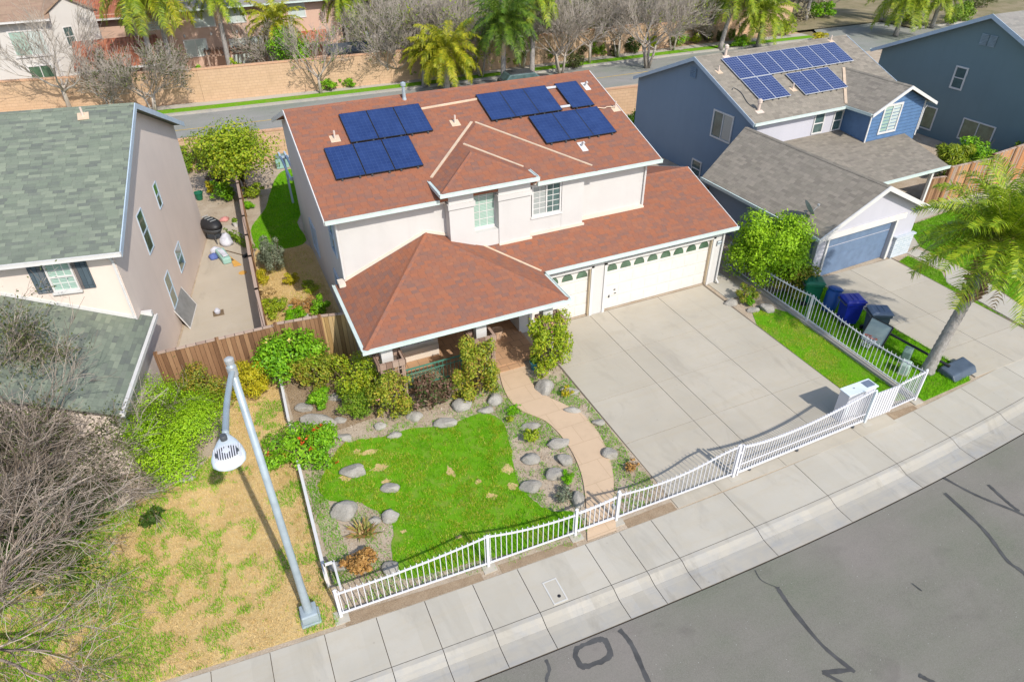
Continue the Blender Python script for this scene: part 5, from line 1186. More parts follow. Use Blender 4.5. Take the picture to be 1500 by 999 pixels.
# ------------------------------------------------------------------ white iron fences
def fy(x): return 9.80+.85*(bow(x))
def iron(t, org, A, B, topf, z0=.10, sp=.14, bar=.018, rail=.036, low=.22, m='white_iron', tip=.07, name='fence_panel'):
    A, B = V(*A, 0), V(*B, 0); L = np.linalg.norm(B-A); d = (B-A)/L; s_ = V(-d[1], d[0], 0); n = max(2, int(L/sp)); mb = MB()
    for i in range(n):
        q = (i+.5)/n; p = A+d*L*q; zt = topf(q)
        mb.hexa(p-d*bar/2-s_*bar/2+V(0, 0, z0), d*bar, s_*bar, (0, 0, zt+tip-z0))
        if tip: c = p+V(0, 0, zt+tip); w_ = bar*.9; mb.add([c-d*w_, c+s_*w_, c+d*w_, c-s_*w_, c+V(0, 0, .05)], [(0, 1, 4), (1, 2, 4), (2, 3, 4), (3, 0, 4)])
    k = 14
    for i in range(k):
        a = A+d*L*i/k; b = A+d*L*(i+1)/k
        mb.hexa(a-s_*rail/2+V(0, 0, topf(i/k)-rail*.5), b-a+V(0, 0, topf((i+1)/k)-topf(i/k)), s_*rail, (0, 0, rail))
    mb.hexa(A-s_*rail/2+V(0, 0, z0), B-A, s_*rail, (0, 0, rail))
    return mb.build(name, MT[m], t, org)
def post(t, org, p, h, s=.06, m='white_iron', foot=True, rz=0):
    mb = MB(); x, y = p; mb.box(x-s/2, x+s/2, y-s/2, y+s/2, -.05, h); mb.lathe((x, y, h), [(s*.75, 0), (s*.75, .015), (s*.2, .05)], 4)
    o = mb.build('post', MT[m], t, org)
    if foot: f = MB(); f.box(x-.17, x+.17, y-.2, y+.16, -.05, .016); f.build('footing', MT['walk'], o, org)
    return o
def sag(lo, hi): return lambda q: lo+(hi-lo)*(2*q-1)**2
o = (-.03, fy(0), 0)
t = thing('iron_fence', 'white iron picket fence with curved tops along the lawn and the sidewalk', 'fence', o)
P = [(-.03, fy(-.03)), (3.66, fy(3.66)), (6.1, fy(6.1)), (7.33, fy(7.33)), (11.2, fy(11.2))]
iron(t, o, P[0], P[1], lambda q: .86+.28*q**2.2); iron(t, o, P[1], P[2], lambda q: 1.14-.34*(1-(1-q)**2.2)*1.0+.0); iron(t, o, P[3], P[4], lambda q: .98-.17*math.sin(PI*min(1, q*1.15))+.2*q**2)
for i, h in ((0, 1.0), (1, 1.16), (2, 1.0), (3, 1.12), (4, 1.22)): post(t, o, P[i], h, .07 if i < 4 else .09)
mb = MB(); x0, y0 = P[4]; mb.box(x0+.1, x0+.16, y0-.04, y0+.02, 0, 1.2); mb.box(x0+.02, x0+.1, y0-.03, y0+.01, .3, .36); mb.box(x0+.02, x0+.1, y0-.03, y0+.01, .9, .96); mb.build('gate_stop', MT['white_iron'], t, o)
o = (P[2][0], P[2][1], 0); t = thing('garden_gate', 'white iron garden gate closing the curved tan path', 'gate', o)
iron(t, o, (P[2][0]+.06, P[2][1]), (P[3][0]-.06, P[3][1]), lambda q: .84+.1*q*q, .12, .13, .02, .045, tip=.05, name='gate_panel')
mb = MB(); mb.box(P[3][0]-.16, P[3][0]-.1, P[3][1]-.05, P[3][1]+.05, .55, .68); mb.build('latch', MT['grey_metal'], t, o)
o = (11.4, fy(11.4), 0); t = thing('driveway_gate', 'long white sliding gate with closely spaced pickets across the driveway', 'gate', o)
iron(t, o, (11.4, fy(11.4)), (16.35, fy(16.35)+.02), lambda q: 1.10-.20*math.sin(PI*q**.8)+.22*q*q, .07, .098, .02, .05, tip=.05, name='gate_panel')
mb = MB()
for i in range(5):
    a = V(11.4, fy(11.4)+.03, .1)+V(.99*i, .01*i, 0); 
mb.hexa((11.4, fy(11.4)-.02, .4), (4.9, fy(16.3)-fy(11.4), 0), (0, .02, 0), (0, 0, .03)); mb.build('middle_rail', MT['white_iron'], t, o)
for x0 in (11.8, 13.6, 15.9): mb = MB(); mb.lathe((x0, fy(x0), .0), [(.05, .015), (.05, .07)], 10); mb.build('wheel', MT['dark_metal'], t, o)
o = (15.75, 10.2, 0); t = thing('gate_operator', 'white box of the gate motor with a small dark solar panel on top', 'gate motor', o)
mb = MB(); mb.box(15.72, 16.86, 10.2, 10.56, 0, 1.08); mb.build('cabinet', MT['white_iron'], t, o, bevel=.012); mb = MB(); mb.box(15.69, 16.89, 10.17, 10.59, 1.081, 1.12); lid = mb.build('lid', MT['lamp_white'], t, o, bevel=.008)
mb = MB(); mb.box(16.5, 16.83, 10.26, 10.52, 1.1215, 1.135); mb.build('solar_cell', MT['bin_slate'], lid, o); mb = MB(); mb.box(15.78, 15.9, 10.19, 10.2, .3, .75); mb.build('door', MT['lamp_white'], t, o)
mb = MB(); mb.lathe((16.1, 10.4, 1.12), [(.02, 0), (.02, .03)], 8); mb.build('knob', MT['grey_metal'], t, o)
o = (16.45, fy(16.6), 0); t = thing('iron_fence', 'white iron fence end with broad slats beside the gate motor box', 'fence', o)
mb = MB()
for i in range(9): x0 = 16.48+.118*i; mb.box(x0, x0+.085, fy(16.6)-.0, fy(16.6)+.02, .06, 1.12)
mb.box(16.44, 17.56, fy(16.6)+.0201, fy(16.6)+.05, 1.0, 1.1); mb.box(16.44, 17.56, fy(16.6)+.0201, fy(16.6)+.05, .08, .16); mb.build('slat_panel', MT['white_iron'], t, o); post(t, o, (16.42, fy(16.42)), 1.28, .07, 'lamp_white')
P2 = [(17.58, fy(17.58)), (18.74, fy(18.74))]
iron(t, o, P2[0], P2[1], lambda q: 1.1+.08*q, .10, .105, .019, .04)
post(t, o, P2[1], 1.24, .07)
o = (18.8, 10.0, 0); t = thing('iron_fence', 'white iron fence between the lawn strip and the bins on the verge', 'fence', o)
SP = [(18.76, 10.05), (18.88, 14.98), (18.9, 19.7)]
for a, b in zip(SP[:-1], SP[1:]): iron(t, o, (a[0], a[1]+.06), (b[0], b[1]-.06), sag(.94, 1.12), .14, .165, .015)
for q in SP[1:]: post(t, o, q, 1.16, .07)
mb = MB()
for a, b in zip(SP[:-1], SP[1:]): mb.hexa((a[0]-.14, a[1], -.03), (b[0]-a[0], b[1]-a[1], 0), (.28, 0, 0), (0, 0, .1))
mb.build('kerb_strip', MT['kerb_c'], t, o)
# low white rail at the left of the garden
o = (-.05, 10.9, 0); t = thing('low_rail', 'low white board rail between the dry lawn and the garden', 'fence', o)
for a, b in (((.05, 19.7), (-.04, 17.2)), ((-.09, 15.2), (-.14, 10.95))):
    a, b = V(*a, 0), V(*b, 0); mb = MB(); mb.hexa(a+V(-.04, 0, .32), b-a, (.08, 0, 0), (0, 0, .14)); mb.build('rail', MT['white_trim'], t, o)
    k = 4
    for i in range(k+1): q = a+(b-a)*(i/k*.98+.01); mb = MB(); mb.box(q[0]-.03, q[0]+.03, q[1]-.03, q[1]+.03, -.03, .318); mb.build('post', MT['white_trim'], t, o)
mb = MB(); mb.box(-.12, .12, 11.0, 11.05, .78, .84); mb.box(.09, .14, 10.2, 11.05, .78, .84); mb.box(-.14, -.09, 11.0, 11.05, 0, .84); mb.box(.09, .14, 11.0, 11.05, 0, .78); mb.build('end_frame', MT['white_trim'], t, o)

# ------------------------------------------------------------------ the street lamp
o = (-.7, 10.33, 0); t = thing('street_lamp', 'tall grey steel street lamp with a curved arm and a cobra head', 'street lamp', o)
mb = MB(); mb.lathe(o, [(.115, .1), (.10, .35), (.084, 1.5), (.062, 7.55)], 16); mb.build('pole', MT['steel'], t, o, smooth=True)
mb = MB(); mb.box(-.93, -.47, 10.1, 10.56, -.02, .06); mb.box(-.89, -.51, 10.14, 10.52, .06, .34); mb.build('base_cover', MT['steel'], t, o, bevel=.03)
mb = MB(); mb.lathe((-.7, 10.33, 7.55), [(.075, 0), (.08, .09), (.04, .12)], 14); mb.lathe((-.7, 10.33, 7.3), [(.085, 0), (.085, .18)], 14); mb.build('pole_cap', MT['grey_metal'], t, o)
mb = MB(); mb.tube(smooth_line([(-.7, 10.3, 7.40), (-.76, 10.0, 7.42), (-.85, 9.3, 7.52), (-.88, 8.6, 7.72), (-.885, 8.1, 7.9)], 5), .05, 10); mb.build('arm', MT['steel'], t, o, smooth=True)
# luminaire: egg-shaped shell, drawn along -y, louvred on top, drop lens below
hc = V(-.885, 7.66, 7.92); mb = MB(); prof = [(-.38, .04, .05), (-.33, .075, .075), (-.2, .145, .11), (-.05, .2, .13), (.1, .228, .138), (.22, .21, .125), (.29, .15, .09), (.33, .07, .05)]
vsx = []; nn = 20
for yy, rx, rz2 in prof:
    for k in range(nn): g = 2*PI*k/nn; vsx.append(hc+V(rx*math.cos(g), -yy, rz2*math.sin(g)*(1 if math.sin(g) > 0 else .55)))
m_ = len(prof); mb.add(vsx, [(i*nn+k, (i+1)*nn+k, (i+1)*nn+(k+1) % nn, i*nn+(k+1) % nn) for i in range(m_-1) for k in range(nn)]+[tuple(range(nn)), tuple(range(m_*nn-1, (m_-1)*nn-1, -1))])
head = mb.build('lamp_head', MT['lamp_white'], t, o, smooth=True)
mb = MB()
for i in range(12):
    x0 = -.165+.03*i; z0 = .128*math.sqrt(max(.05, 1-(x0/.235)**2)); mb.hexa(hc+V(x0, -.25, z0-.03), (.013, 0, 0), (0, .25, .012), (0, 0, .05))
mb.build('cooling_fins', MT['white_iron'], head, o); mb = MB(); mb.prism([hc+V(.155*math.cos(g), -.125+.125*math.sin(g), .104) for g in np.linspace(0, 2*PI, 17)[:-1]], (0, 0, .028)); mb.build('dark_slot_plate', MT['dark_metal'], head, o); mb = MB(); mb.lathe(hc+V(-.01, .16, .09), [(.045, 0), (.05, .09), (.04, .11)], 14); mb.build('photocell', MT['dark_metal'], head, o)  # dark plate added so the slots between the fins look dark
mb = MB(); mb.lathe(hc+V(0, -.08, -.14), [(.09, 0), (.15, .04), (.18, .1)], 18); mb.build('lens', MT['clear'], head, o, smooth=True)

# ------------------------------------------------------------------ bins, hoop and boxes on the verge
def bin_(label, loc, rz, m, lidm, s=1.0, cat='wheelie bin'):
    t = thing('wheelie_bin', label, cat, loc, rz, 'wheelie bins on the verge'); mb = MB()
    def ring(w_, d_, z, y0=0): return [(-w_/2, -d_/2+y0, z), (w_/2, -d_/2+y0, z), (w_/2, d_/2+y0, z), (-w_/2, d_/2+y0, z)]
    v = ring(.46, .52, .05)+ring(.56, .62, .85)+ring(.62, .70, .9)+ring(.62, .70, 1.0); mb.add(v, [(3, 2, 1, 0)]+[(i*4+k, i*4+(k+1) % 4, (i+1)*4+(k+1) % 4, (i+1)*4+k) for i in range(3) for k in range(4)]+[(12, 13, 14, 15)])
    for q in (-.2, 0, .2): mb.hexa((q-.03, -.285-.02, .2), (.06, 0, 0), (0, .02, 0), (0, -.045, .55))
    mb.build('body', MT[m], t, bevel=.02)
    mb = MB(); v = ring(.66, .76, 1.0, -.01)+ring(.66, .76, 1.03, -.01)+ring(.52, .58, 1.10, 0); mb.add(v, [(3, 2, 1, 0)]+[(i*4+k, i*4+(k+1) % 4, (i+1)*4+(k+1) % 4, (i+1)*4+k) for i in range(2) for k in range(4)]+[(8, 9, 10, 11)])
    mb.hexa((-.2, -.1, 1.09), (.4, 0, 0), (0, .03, 0), (0, 0, .03)); mb.hexa((-.2, .08, 1.09), (.4, 0, 0), (0, .03, 0), (0, 0, .03)); mb.build('lid', MT[lidm], t, bevel=.015)
    mb = MB(); mb.tube([(-.26, .42, .95), (.26, .42, .95)], .018, 8); mb.box(-.28, -.25, .33, .43, .93, .97); mb.box(.25, .28, .33, .43, .93, .97); mb.build('handle', MT['dark_metal'], t)
    for q in (-.27, .27): mb = MB(); mb.tube([(q-.03, .26, .11), (q+.03, .26, .11)], .11, 14); mb.build('wheel', MT['black'], t)
    t.scale = (s, s, s); return t
bin_('dark green wheelie bin nearest the blue garage', (19.95, 16.0, 0), R(60), 'bin_green', 'bin_green', 1.0)
bin_('royal blue wheelie bin with a shiny lid next to the leaning blue drum', (20.25, 14.35, 0), R(70), 'bin_royal', 'bin_royal', 1.02)
bin_('slate grey wheelie bin with a lighter lid behind the basketball board', (20.5, 13.35, 0), R(62), 'bin_grey', 'bin_slate', 1.02)
t = thing('bin', 'round blue drum leaning between the green and the royal blue bin', 'drum', (20.2, 15.22, 0), 0); t.rotation_euler = (R(-6), R(14), 0)
mb = MB(); mb.lathe((0, 0, 0), [(.24, .02), (.27, .3), (.29, .78), (.27, .82), (.25, .9)], 20); mb.build('body', MT['bin_blue'], t, smooth=True); mb = MB(); mb.lathe((0, 0, .9), [(.28, 0), (.29, .05), (.2, .1), (.05, .11)], 20); mb.build('lid', MT['bin_blue'], t); mb = MB(); mb.tube([(.26, -.1, .75), (.35, 0, .75), (.26, .1, .75)], .018, 6); mb.build('handle', MT['bin_blue'], t)
# basketball hoop lying over
A = V(20.95, 10.55, .3); B = V(20.05, 12.75, .72); t = thing('basketball_hoop', 'toppled basketball hoop with a clear backboard and a long black pole on the verge', 'basketball hoop', (20.95, 10.5, 0)); o = (20.95, 10.5, 0)
mb = MB(); mb.tube([A, A+(B-A)*.5, B], .045, 8); mb.tube([B-V(0, .25, .05), B+V(-.05, .1, .3)], .03, 6); mb.build('pole', MT['black'], t, o)
c = V(19.78, 12.72, .66); uu = unit(V(.12, -.98, .02)); vv = unit(V(.34, .06, .75)); nn_ = np.cross(uu, vv)
mb = MB(); mb.hexa(c-uu*.40-vv*.42, uu*.8, vv*.84, nn_*.02); mb.build('backboard', MT['clear'], t, o)
mb = MB()
for p_, q_ in ((-1, 0), (1, 0)): mb.hexa(c+uu*(.41*p_-.02)-vv*.44-nn_*.015, uu*.04, vv*.88, nn_*.05)
for p_ in (-1, 1): mb.hexa(c-uu*.43+vv*(.43*p_-.02)-nn_*.0149, uu*.86, vv*.04, nn_*.0498)
mb.build('backboard_frame', MT['black'], t, o)
mb = MB(); rc = c-vv*.18+(nn_ if nn_[0] < 0 else -nn_)*.22; mb.tube([rc+(uu*math.cos(g)+nn_*math.sin(g))*.22 for g in np.linspace(0, 2*PI, 19)], .012, 5); rim = mb.build('rim', MT['fl_red'], t, o)
mb = MB()
for i in range(10):
    g = 2*PI*i/10; g2 = g+.5; mb.tube([rc+(uu*math.cos(g)+nn_*math.sin(g))*.22, rc+(uu*math.cos(g2)+nn_*math.sin(g2))*.16-vv*.2, rc+(uu*math.cos(g)+nn_*math.sin(g))*.12-vv*.4], .012, 4)
mb.build('net', MT['cloth_white'], rim, o)
mb = MB(); x0, y0 = 21.0, 10.5; mb.prism([(x0-.3, y0-.45, .0), (x0-.3, y0+.3, 0), (x0-.3, y0+.2, .26), (x0-.3, y0-.3, .2)], (1.25, .1, 0)); mb.build('base_tank', MT['bin_grey'], t, o, bevel=.05)
for i, (x0, y0, w_, h, m, lab) in enumerate(((20.15, 11.62, .34, .62, 'util_green', 'dark green utility pedestal on the verge near the hoop pole'), (19.6, 11.2, .36, .5, 'util_pale', 'pale green rounded utility pedestal just inside the white fence'))):
    t = thing('utility_box', lab, 'utility box', (x0, y0, 0), R(25)); mb = MB(); mb.prism([(-w_/2, -w_*.4, 0), (w_/2, -w_*.4, 0), (w_/2, -w_*.4, h*.8), (w_*.3, -w_*.4, h), (-w_*.3, -w_*.4, h), (-w_/2, -w_*.4, h*.8)], (0, w_*.8, 0)); mb.build('cabinet', MT[m], t, bevel=.03); mb = MB(); mb.box(-w_*.55, w_*.55, -w_*.45, w_*.45, -.02, .05); mb.build('base', MT['kerb_c'], t)

# ------------------------------------------------------------------ porch things
o = (3.7, 17.3, 0); t = thing('porch_railing', 'green metal railing across the porch with crossed bars', 'railing', o)
mb = MB(); mb.hexa((3.68, 17.28, .93), (2.1, .02, 0), (0, .045, 0), (0, 0, .04)); mb.hexa((3.68, 17.28, .2), (2.1, .02, 0), (0, .04, 0), (0, 0, .035)); mb.hexa((3.68, 17.28, .74), (2.1, .02, 0), (0, .03, 0), (0, 0, .025)); mb.build('rail', MT['green_rail'], t, o)
mb = MB()
for i in range(15):
    x0 = 3.75+.135*i; mb.tube([(x0, 17.3, .2), (x0, 17.3, .95)], .011, 4)
    if i < 9: mb.tube([(x0, 17.32, .22), (x0+.27, 17.32, .76)], .009, 4); mb.tube([(x0+.27, 17.325, .22), (x0, 17.325, .76)], .009, 4)
mb.build('bars', MT['green_rail'], t, o)
for q in (3.7, 5.76): mb = MB(); mb.box(q-.03, q+.03, 17.27, 17.33, 0, 1.0); mb.build('post', MT['green_rail'], t, o)
def trellis(x0, y0, w_, d_, h, label):
    o = (x0, y0, 0); t = thing('trellis', label, 'trellis', o); 
    for a in (0, w_-.09):
        for b in (0, d_-.09): mb = MB(); mb.box(x0+a, x0+a+.09, y0+b, y0+b+.09, -.05, h); mb.build('post', MT['wood_frame'], t, o)
    mb = MB(); mb.box(x0-.06, x0+w_+.06, y0-.06, y0+.04, h, h+.2); mb.box(x0-.06, x0+w_+.06, y0+d_-.04, y0+d_+.06, h, h+.2); mb.box(x0-.06, x0+.04, y0+.04, y0+d_-.04, h, h+.2); mb.box(x0+w_-.04, x0+w_+.06, y0+.04, y0+d_-.04, h, h+.2); mb.build('top_frame', MT['wood_frame'], t, o)
    mb = MB()
    for i in range(5): mb.box(x0+w_*.02+i*w_*.235, x0+w_*.02+i*w_*.235+.03, y0-.021, y0-.001, .05, h); mb.box(x0+w_+.001, x0+w_+.021, y0+i*d_*.235, y0+i*d_*.235+.03, .05, h)
    for k in range(8): z0 = .15+k*h*.12; mb.box(x0, x0+w_, y0-.041, y0-.022, z0, z0+.03); mb.box(x0+w_+.022, x0+w_+.041, y0, y0+d_, z0, z0+.03)
    mb.build('lattice', MT['wood_frame'], t, o); return t
trellis(2.88, 16.62, .78, .6, 1.75, 'square wooden trellis with lattice at the left porch corner under the eave'); trellis(5.95, 16.62, .75, .6, 1.75, 'square wooden trellis left of the porch entrance wrapped in roses'); trellis(8.5, 16.55, .75, .6, 1.7, 'square wooden trellis right of the porch entrance beside the driveway')
def pot(label, loc, r, h, m, lm=None, seed=1):
    t = thing('plant_pot', label, 'plant pot', loc); mb = MB(); mb.lathe((0, 0, 0), [(r*.68, 0), (r*.95, h*.85), (r*1.08, h*.86), (r*1.08, h), (r*.9, h), (r*.85, h*.9)], 18); mb.build('pot', MT[m], t, smooth=False)
    if lm: rng = np.random.default_rng(seed); quads('plant', leafcloud(rng, 260, [((0, 0, h*1.25), (r, r, h*.5))], .1), MT[lm], t)
pot('pale clay pot by the entrance door under the porch roof', (7.72, 18.85, .11), .2, .36, 'terracotta'); pot('teal glazed pot at the foot of the right rose trellis', (8.22, 16.72, .0), .17, .34, 'teal', 'leaf_mid', 3)
t = thing('porch_table', 'small white table under the porch of the blue house', 'table', RH(30.6, 21.4)); mb = MB(); mb.lathe((0, 0, .66), [(.36, 0), (.36, .04)], 18); mb.build('table_top', MT['white_trim'], t)
for g in range(3): mb = MB(); mb.tube([(.06*math.cos(2.1*g), .06*math.sin(2.1*g), .66), (.28*math.cos(2.1*g), .28*math.sin(2.1*g), 0)], .02, 6); mb.build('leg', MT['white_trim'], t)
t = thing('porch_chair', 'reddish porch chair beside the white table', 'chair', RH(29.9, 21.3), .4); mb = MB(); mb.box(-.25, .25, -.25, .25, .4, .45); mb.build('seat', MT['fence_red'], t); mb = MB(); mb.hexa((-.25, .2, .45), (.5, 0, 0), (0, .04, 0), (0, .12, .5)); mb.build('backrest', MT['fence_red'], t)
for a in (-.23, .19):
    for b in (-.23, .19): mb = MB(); mb.box(a, a+.04, b, b+.04, 0, .4); mb.build('leg', MT['fence_red'], t)

# ------------------------------------------------------------------ things left on the side patio
o = (-1.15, 31.9, 0); t = thing('kettle_grill', 'black domed oval grill standing by the tan wall', 'grill', o, R(25))
mb = MB(); vs_ = []; prof = [(.0, .42), (.35, .38), (.6, .25), (.72, .08)]
mb.lathe((0, 0, .55), [(.1, -.22), (.28, -.16), (.36, 0), (.36, .04)], 18); bw_ = mb.build('bowl', MT['dark_metal'], t, smooth=True); mb = MB(); mb.lathe((0, 0, .6), [(.37, 0), (.34, .12), (.22, .24), (.05, .28)], 18); ld = mb.build('lid', MT['black'], t, smooth=True)
t.scale = (1.15, 1.9, 1.25); mb = MB()
for q in (-.18, -.05, .08, .2): mb.box(-.12, .12, q-.01, q+.01, .87, .89)
mb.build('handle', MT['grey_metal'], ld)
for g in range(3): mb = MB(); mb.tube([(.2*math.cos(2.1*g), .2*math.sin(2.1*g), .42), (.3*math.cos(2.1*g), .3*math.sin(2.1*g), 0)], .02, 5); mb.build('leg', MT['dark_metal'], t)
def rag(label, loc, w_, h, m, seed, cat='cloth heap'):
    rng = np.random.default_rng(seed); me = bpy.data.meshes.new('heap'); mb = MB(); mb.lathe((0, 0, 0), [(w_*.5, 0), (w_*.52, h*.3), (w_*.4, h*.7), (w_*.15, h)], 14); o = mb.build('cloth_heap', MT[m], None, smooth=True, loc=loc); tag(o, label, cat)
    for v in o.data.vertices: f = 1+.35*noise.noise(Vector((v.co.x*6+seed, v.co.y*6, v.co.z*6))); v.co.x *= f; v.co.y *= f; v.co.z *= 1+.3*noise.noise(Vector((v.co.x*8, seed, v.co.y*8)))
    return o
rag('crumpled white bag right of the black grill', (-.68, 31.2, 0), .55, .5, 'cloth_white', 1, 'bag'); rag('white and blue bundle on the patio below the grill', (-1.2, 30.5, 0), .5, .3, 'cloth_white', 2, 'bundle'); rag('dark blue cloth lying against the tan wall', (-1.35, 30.05, 0), .4, .22, 'cloth_blue', 3, 'cloth'); rag('pink rag near the far end of the patio', (-.55, 34.0, 0), .45, .15, 'fl_pink', 5, 'rag')
t = thing('sled', 'mint green plastic tub lying on edge on the patio', 'tub', (-.95, 29.7, 0), R(15)); mb = MB(); mb.prism([(-.18, -.5, 0), (.18, -.55, 0), (.22, .45, .1), (-.15, .5, .1)], (0, 0, .28)); mb.build('tub', MT['mint_plastic'], t, bevel=.05); mb = MB(); mb.box(-.1, .12, -.4, .35, .33, .385); mb.build('inner_floor', MT['cloth_white'], t)
t = thing('board', 'orange board lying at a slant beside the mint tub', 'board', (-.62, 29.4, .02), R(12)); mb = MB(); mb.prism([(-.12, -.6, 0), (.2, -.65, 0), (.02, .5, .0)], (0, 0, .04)); mb.build('plank', MT['orange_board'], t); mb = MB(); mb.box(-.05, .05, -.1, .1, .041, .06); mb.build('cleat', MT['bark_brown'], t)
t = thing('broom', 'black long handled broom lying on the patio', 'broom', (-.45, 30.1, .04), R(40)); mb = MB(); mb.tube([(0, -.6, 0), (0, .55, 0)], .018, 5); mb.build('handle', MT['bark_brown'], t); mb = MB(); mb.box(-.15, .15, -.75, -.6, -.03, .05); mb.build('brush', MT['black'], t)
pot('small white pot in the back corner of the patio', (-.1, 33.0, 0), .13, .25, 'white_trim', 'leaf_mid', 7); pot('green pot far back along the tan wall', (-1.5, 37.2, 0), .22, .4, 'bin_green', None)
t = thing('planter_box', 'teal plastic crate in the back yard by the block wall', 'crate', (3.2, 40.1, 0)); mb = MB(); mb.box(-.35, .35, -.3, .3, 0, .6); mb.build('crate', MT['mint_plastic'], t, bevel=.03); mb = MB(); mb.box(-.37, .37, -.32, .32, .601, .66); mb.build('lid', MT['util_green'], t)
t = thing('door_mat_light', 'small brass garden lamp on a plate beside the screen', 'garden lamp', (-1.55, 25.15, 0)); mb = MB(); mb.box(-.2, .2, -.2, .2, 0, .03); mb.build('plate', MT['bark_brown'], t); mb = MB(); mb.lathe((-.02, 0, .03), [(.1, 0), (.12, .1), (.05, .2)], 12); mb.build('lamp', MT['cloth_white'], t)
t.name = 'garden_lamp'
mb = MB(); mb.lathe((0, 0, 0), [(.17, 0), (.17, .012)], 18); tag(mb.build('drain_cover', MT['orange_board'], None, loc=(-.32, 28.1, .002)), 'round orange cover on the patio by the long board fence', 'cover')
t = thing('arbor', 'red-brown wooden arch in the back yard right of the red roof', 'arch', (22.3, 36.5, 0)); mb = MB(); mb.box(-.5, -.4, -.1, .1, 0, 2.3); mb.box(.4, .5, -.1, .1, 0, 2.3); mb.build('post', MT['fence_red'], t); mb = MB(); mb.slab([(-.75, -.3, 2.3), (0, -.3, 2.6), (0, .3, 2.6), (-.75, .3, 2.3)], .06); mb.slab([(.001, -.3, 2.6), (.75, -.3, 2.3), (.75, .3, 2.3), (.001, .3, 2.6)], .06); mb.build('roof', MT['fence_red'], t)
# ------------------------------------------------------------------ boulders
def rock_mesh(seed):
    import bmesh
    bm = bmesh.new(); bmesh.ops.create_icosphere(bm, subdivisions=4, radius=.5); rng = np.random.default_rng(seed)
    pl_ = [unit(rng.normal(size=3)) for _ in range(9)]; ds = rng.uniform(.31, .46, 9)
    for v in bm.verts:
        c = np.array(v.co)
        for n_, d_ in zip(pl_, ds):
            k = c.dot(n_)-d_
            if k > 0: c = c-n_*k*.88
        f = 1+.14*noise.noise(Vector(c*2.3)+Vector((seed, 0, 0)))+.06*noise.noise(Vector(c*7)+Vector((0, seed, 0)))+.025*noise.noise(Vector(c*19))
        v.co = Vector(c*f)
    me = bpy.data.meshes.new('boulder'); bm.to_mesh(me); bm.free(); finish(me, True); me.materials.append(MT['rock']); return me
RM = [rock_mesh(s_) for s_ in (1, 2, 3, 4, 5)]
ROCKS = [(675, 588, 25, 26, 'big round boulder right of the reddish shrub below the porch railing'), (724, 580, 18, 26, 'upright boulder at the left edge of the path near the porch'), (712, 598, 20, 14, 'flat boulder below the upright one left of the path'),
    (652, 616, 27, 18, 'pale wide boulder on the upper edge of the lawn'), (607, 606, 19, 18, 'grey boulder left of the reddish shrub'), (556, 620, 15, 15, 'small pale boulder under the left rose bush'), (577, 634, 17, 12, 'small flat boulder touching the upper lawn edge'),
    (505, 638, 19, 14, 'pale boulder at the upper left corner of the lawn right of the red flowers'), (445, 594, 20, 16, 'half buried slab stone in the mulch by the low white rail'), (466, 616, 40, 12, 'long flat stone in the mulch above the red flowers'), (498, 612, 16, 12, 'flat stone between the mulch and the bushes'), (490, 578, 18, 14, 'stone half hidden among the left bushes'),
    (518, 686, 31, 22, 'long tilted boulder lying on the left part of the lawn'), (571, 711, 22, 17, 'rounded boulder on the left lawn below the long tilted one'), (504, 742, 29, 32, 'big pale boulder above the spiky plant at the left'), (571, 750, 21, 24, 'boulder right of the spiky plant'), (549, 758, 14, 14, 'low sandy stone beside the spiky plant'), (573, 828, 22, 22, 'boulder right of the rusty dry shrub near the fence'), (495, 827, 20, 15, 'boulder left of the rusty dry shrub near the fence corner'),
    (797, 562, 22, 30, 'upright boulder at the foot of the right rose trellis'), (833, 570, 24, 13, 'flat boulder on the strip between path and driveway, nearest the garage'), (838, 598, 20, 10, 'thin flat stone in the middle of the strip between path and driveway'), (877, 616, 16, 13, 'small boulder against the driveway edge'), (893, 660, 18, 21, 'upright boulder low in the strip between path and driveway'),
    (777, 622, 23, 13, 'flat boulder above the little yellow shrub left of the path'), (816, 645, 28, 20, 'long boulder left of the path, highest along its curve'), (777, 667, 22, 22, 'round boulder in the left of the rock group by the path'), (828, 670, 20, 20, 'boulder close to the path in the middle of its curve'), (812, 690, 21, 22, 'dark sided boulder in the middle of the rock group'), (777, 708, 26, 22, 'lowest left boulder of the rock group on the lawn edge'), (845, 724, 16, 32, 'tall narrow boulder beside the lower end of the path'),
    (1070, 440, 16, 15, 'round boulder left of the yellow shrub beside the driveway'), (1124, 449, 17, 17, 'mossy boulder right of the yellow shrub beside the driveway'), (1103, 452, 14, 10, 'low stone just below the yellow shrub beside the driveway'),
    (236, 698, 11, 10, 'small pale stone at the lower edge of the big hedge'), (265, 700, 12, 9, 'left one of two flat stones right of the hedge'), (278, 697, 12, 9, 'right one of two flat stones right of the hedge'), (224, 716, 12, 9, 'pale stone lowest in the line beside the hedge'),
    (448, 443, 8, 7, 'white stone in the side garden near the house wall'), (410, 440, 8, 6, 'white stone below the sage bush in the side garden'), (425, 446, 7, 6, 'middle white stone in the side garden'), (447, 460, 9, 8, 'white stone nearest the golden fence in the side garden')]
rng = np.random.default_rng(11)
for i, (u_, v_, w_, h_, lab) in enumerate(ROCKS):
    x, y = G(u_, v_+h_*.2, .05); d_ = math.sqrt(x*x+y*y+CAM_H**2); s_ = d_/989
    o = bpy.data.objects.new('boulder', RM[i % 5]); COL.objects.link(o)
    wd = w_*s_*1.12; dp = h_*s_*1.0; o.location = (x, y, .06*wd); o.rotation_euler = (rng.uniform(-.2, .2), rng.uniform(-.2, .2), -CAM_YAW+rng.uniform(-.25, .25)); o.scale = (wd*1.15, max(dp, wd*.55)*1.05, max(.5*wd, dp*.85))
    tag(o, lab, 'boulder', 'garden boulders')

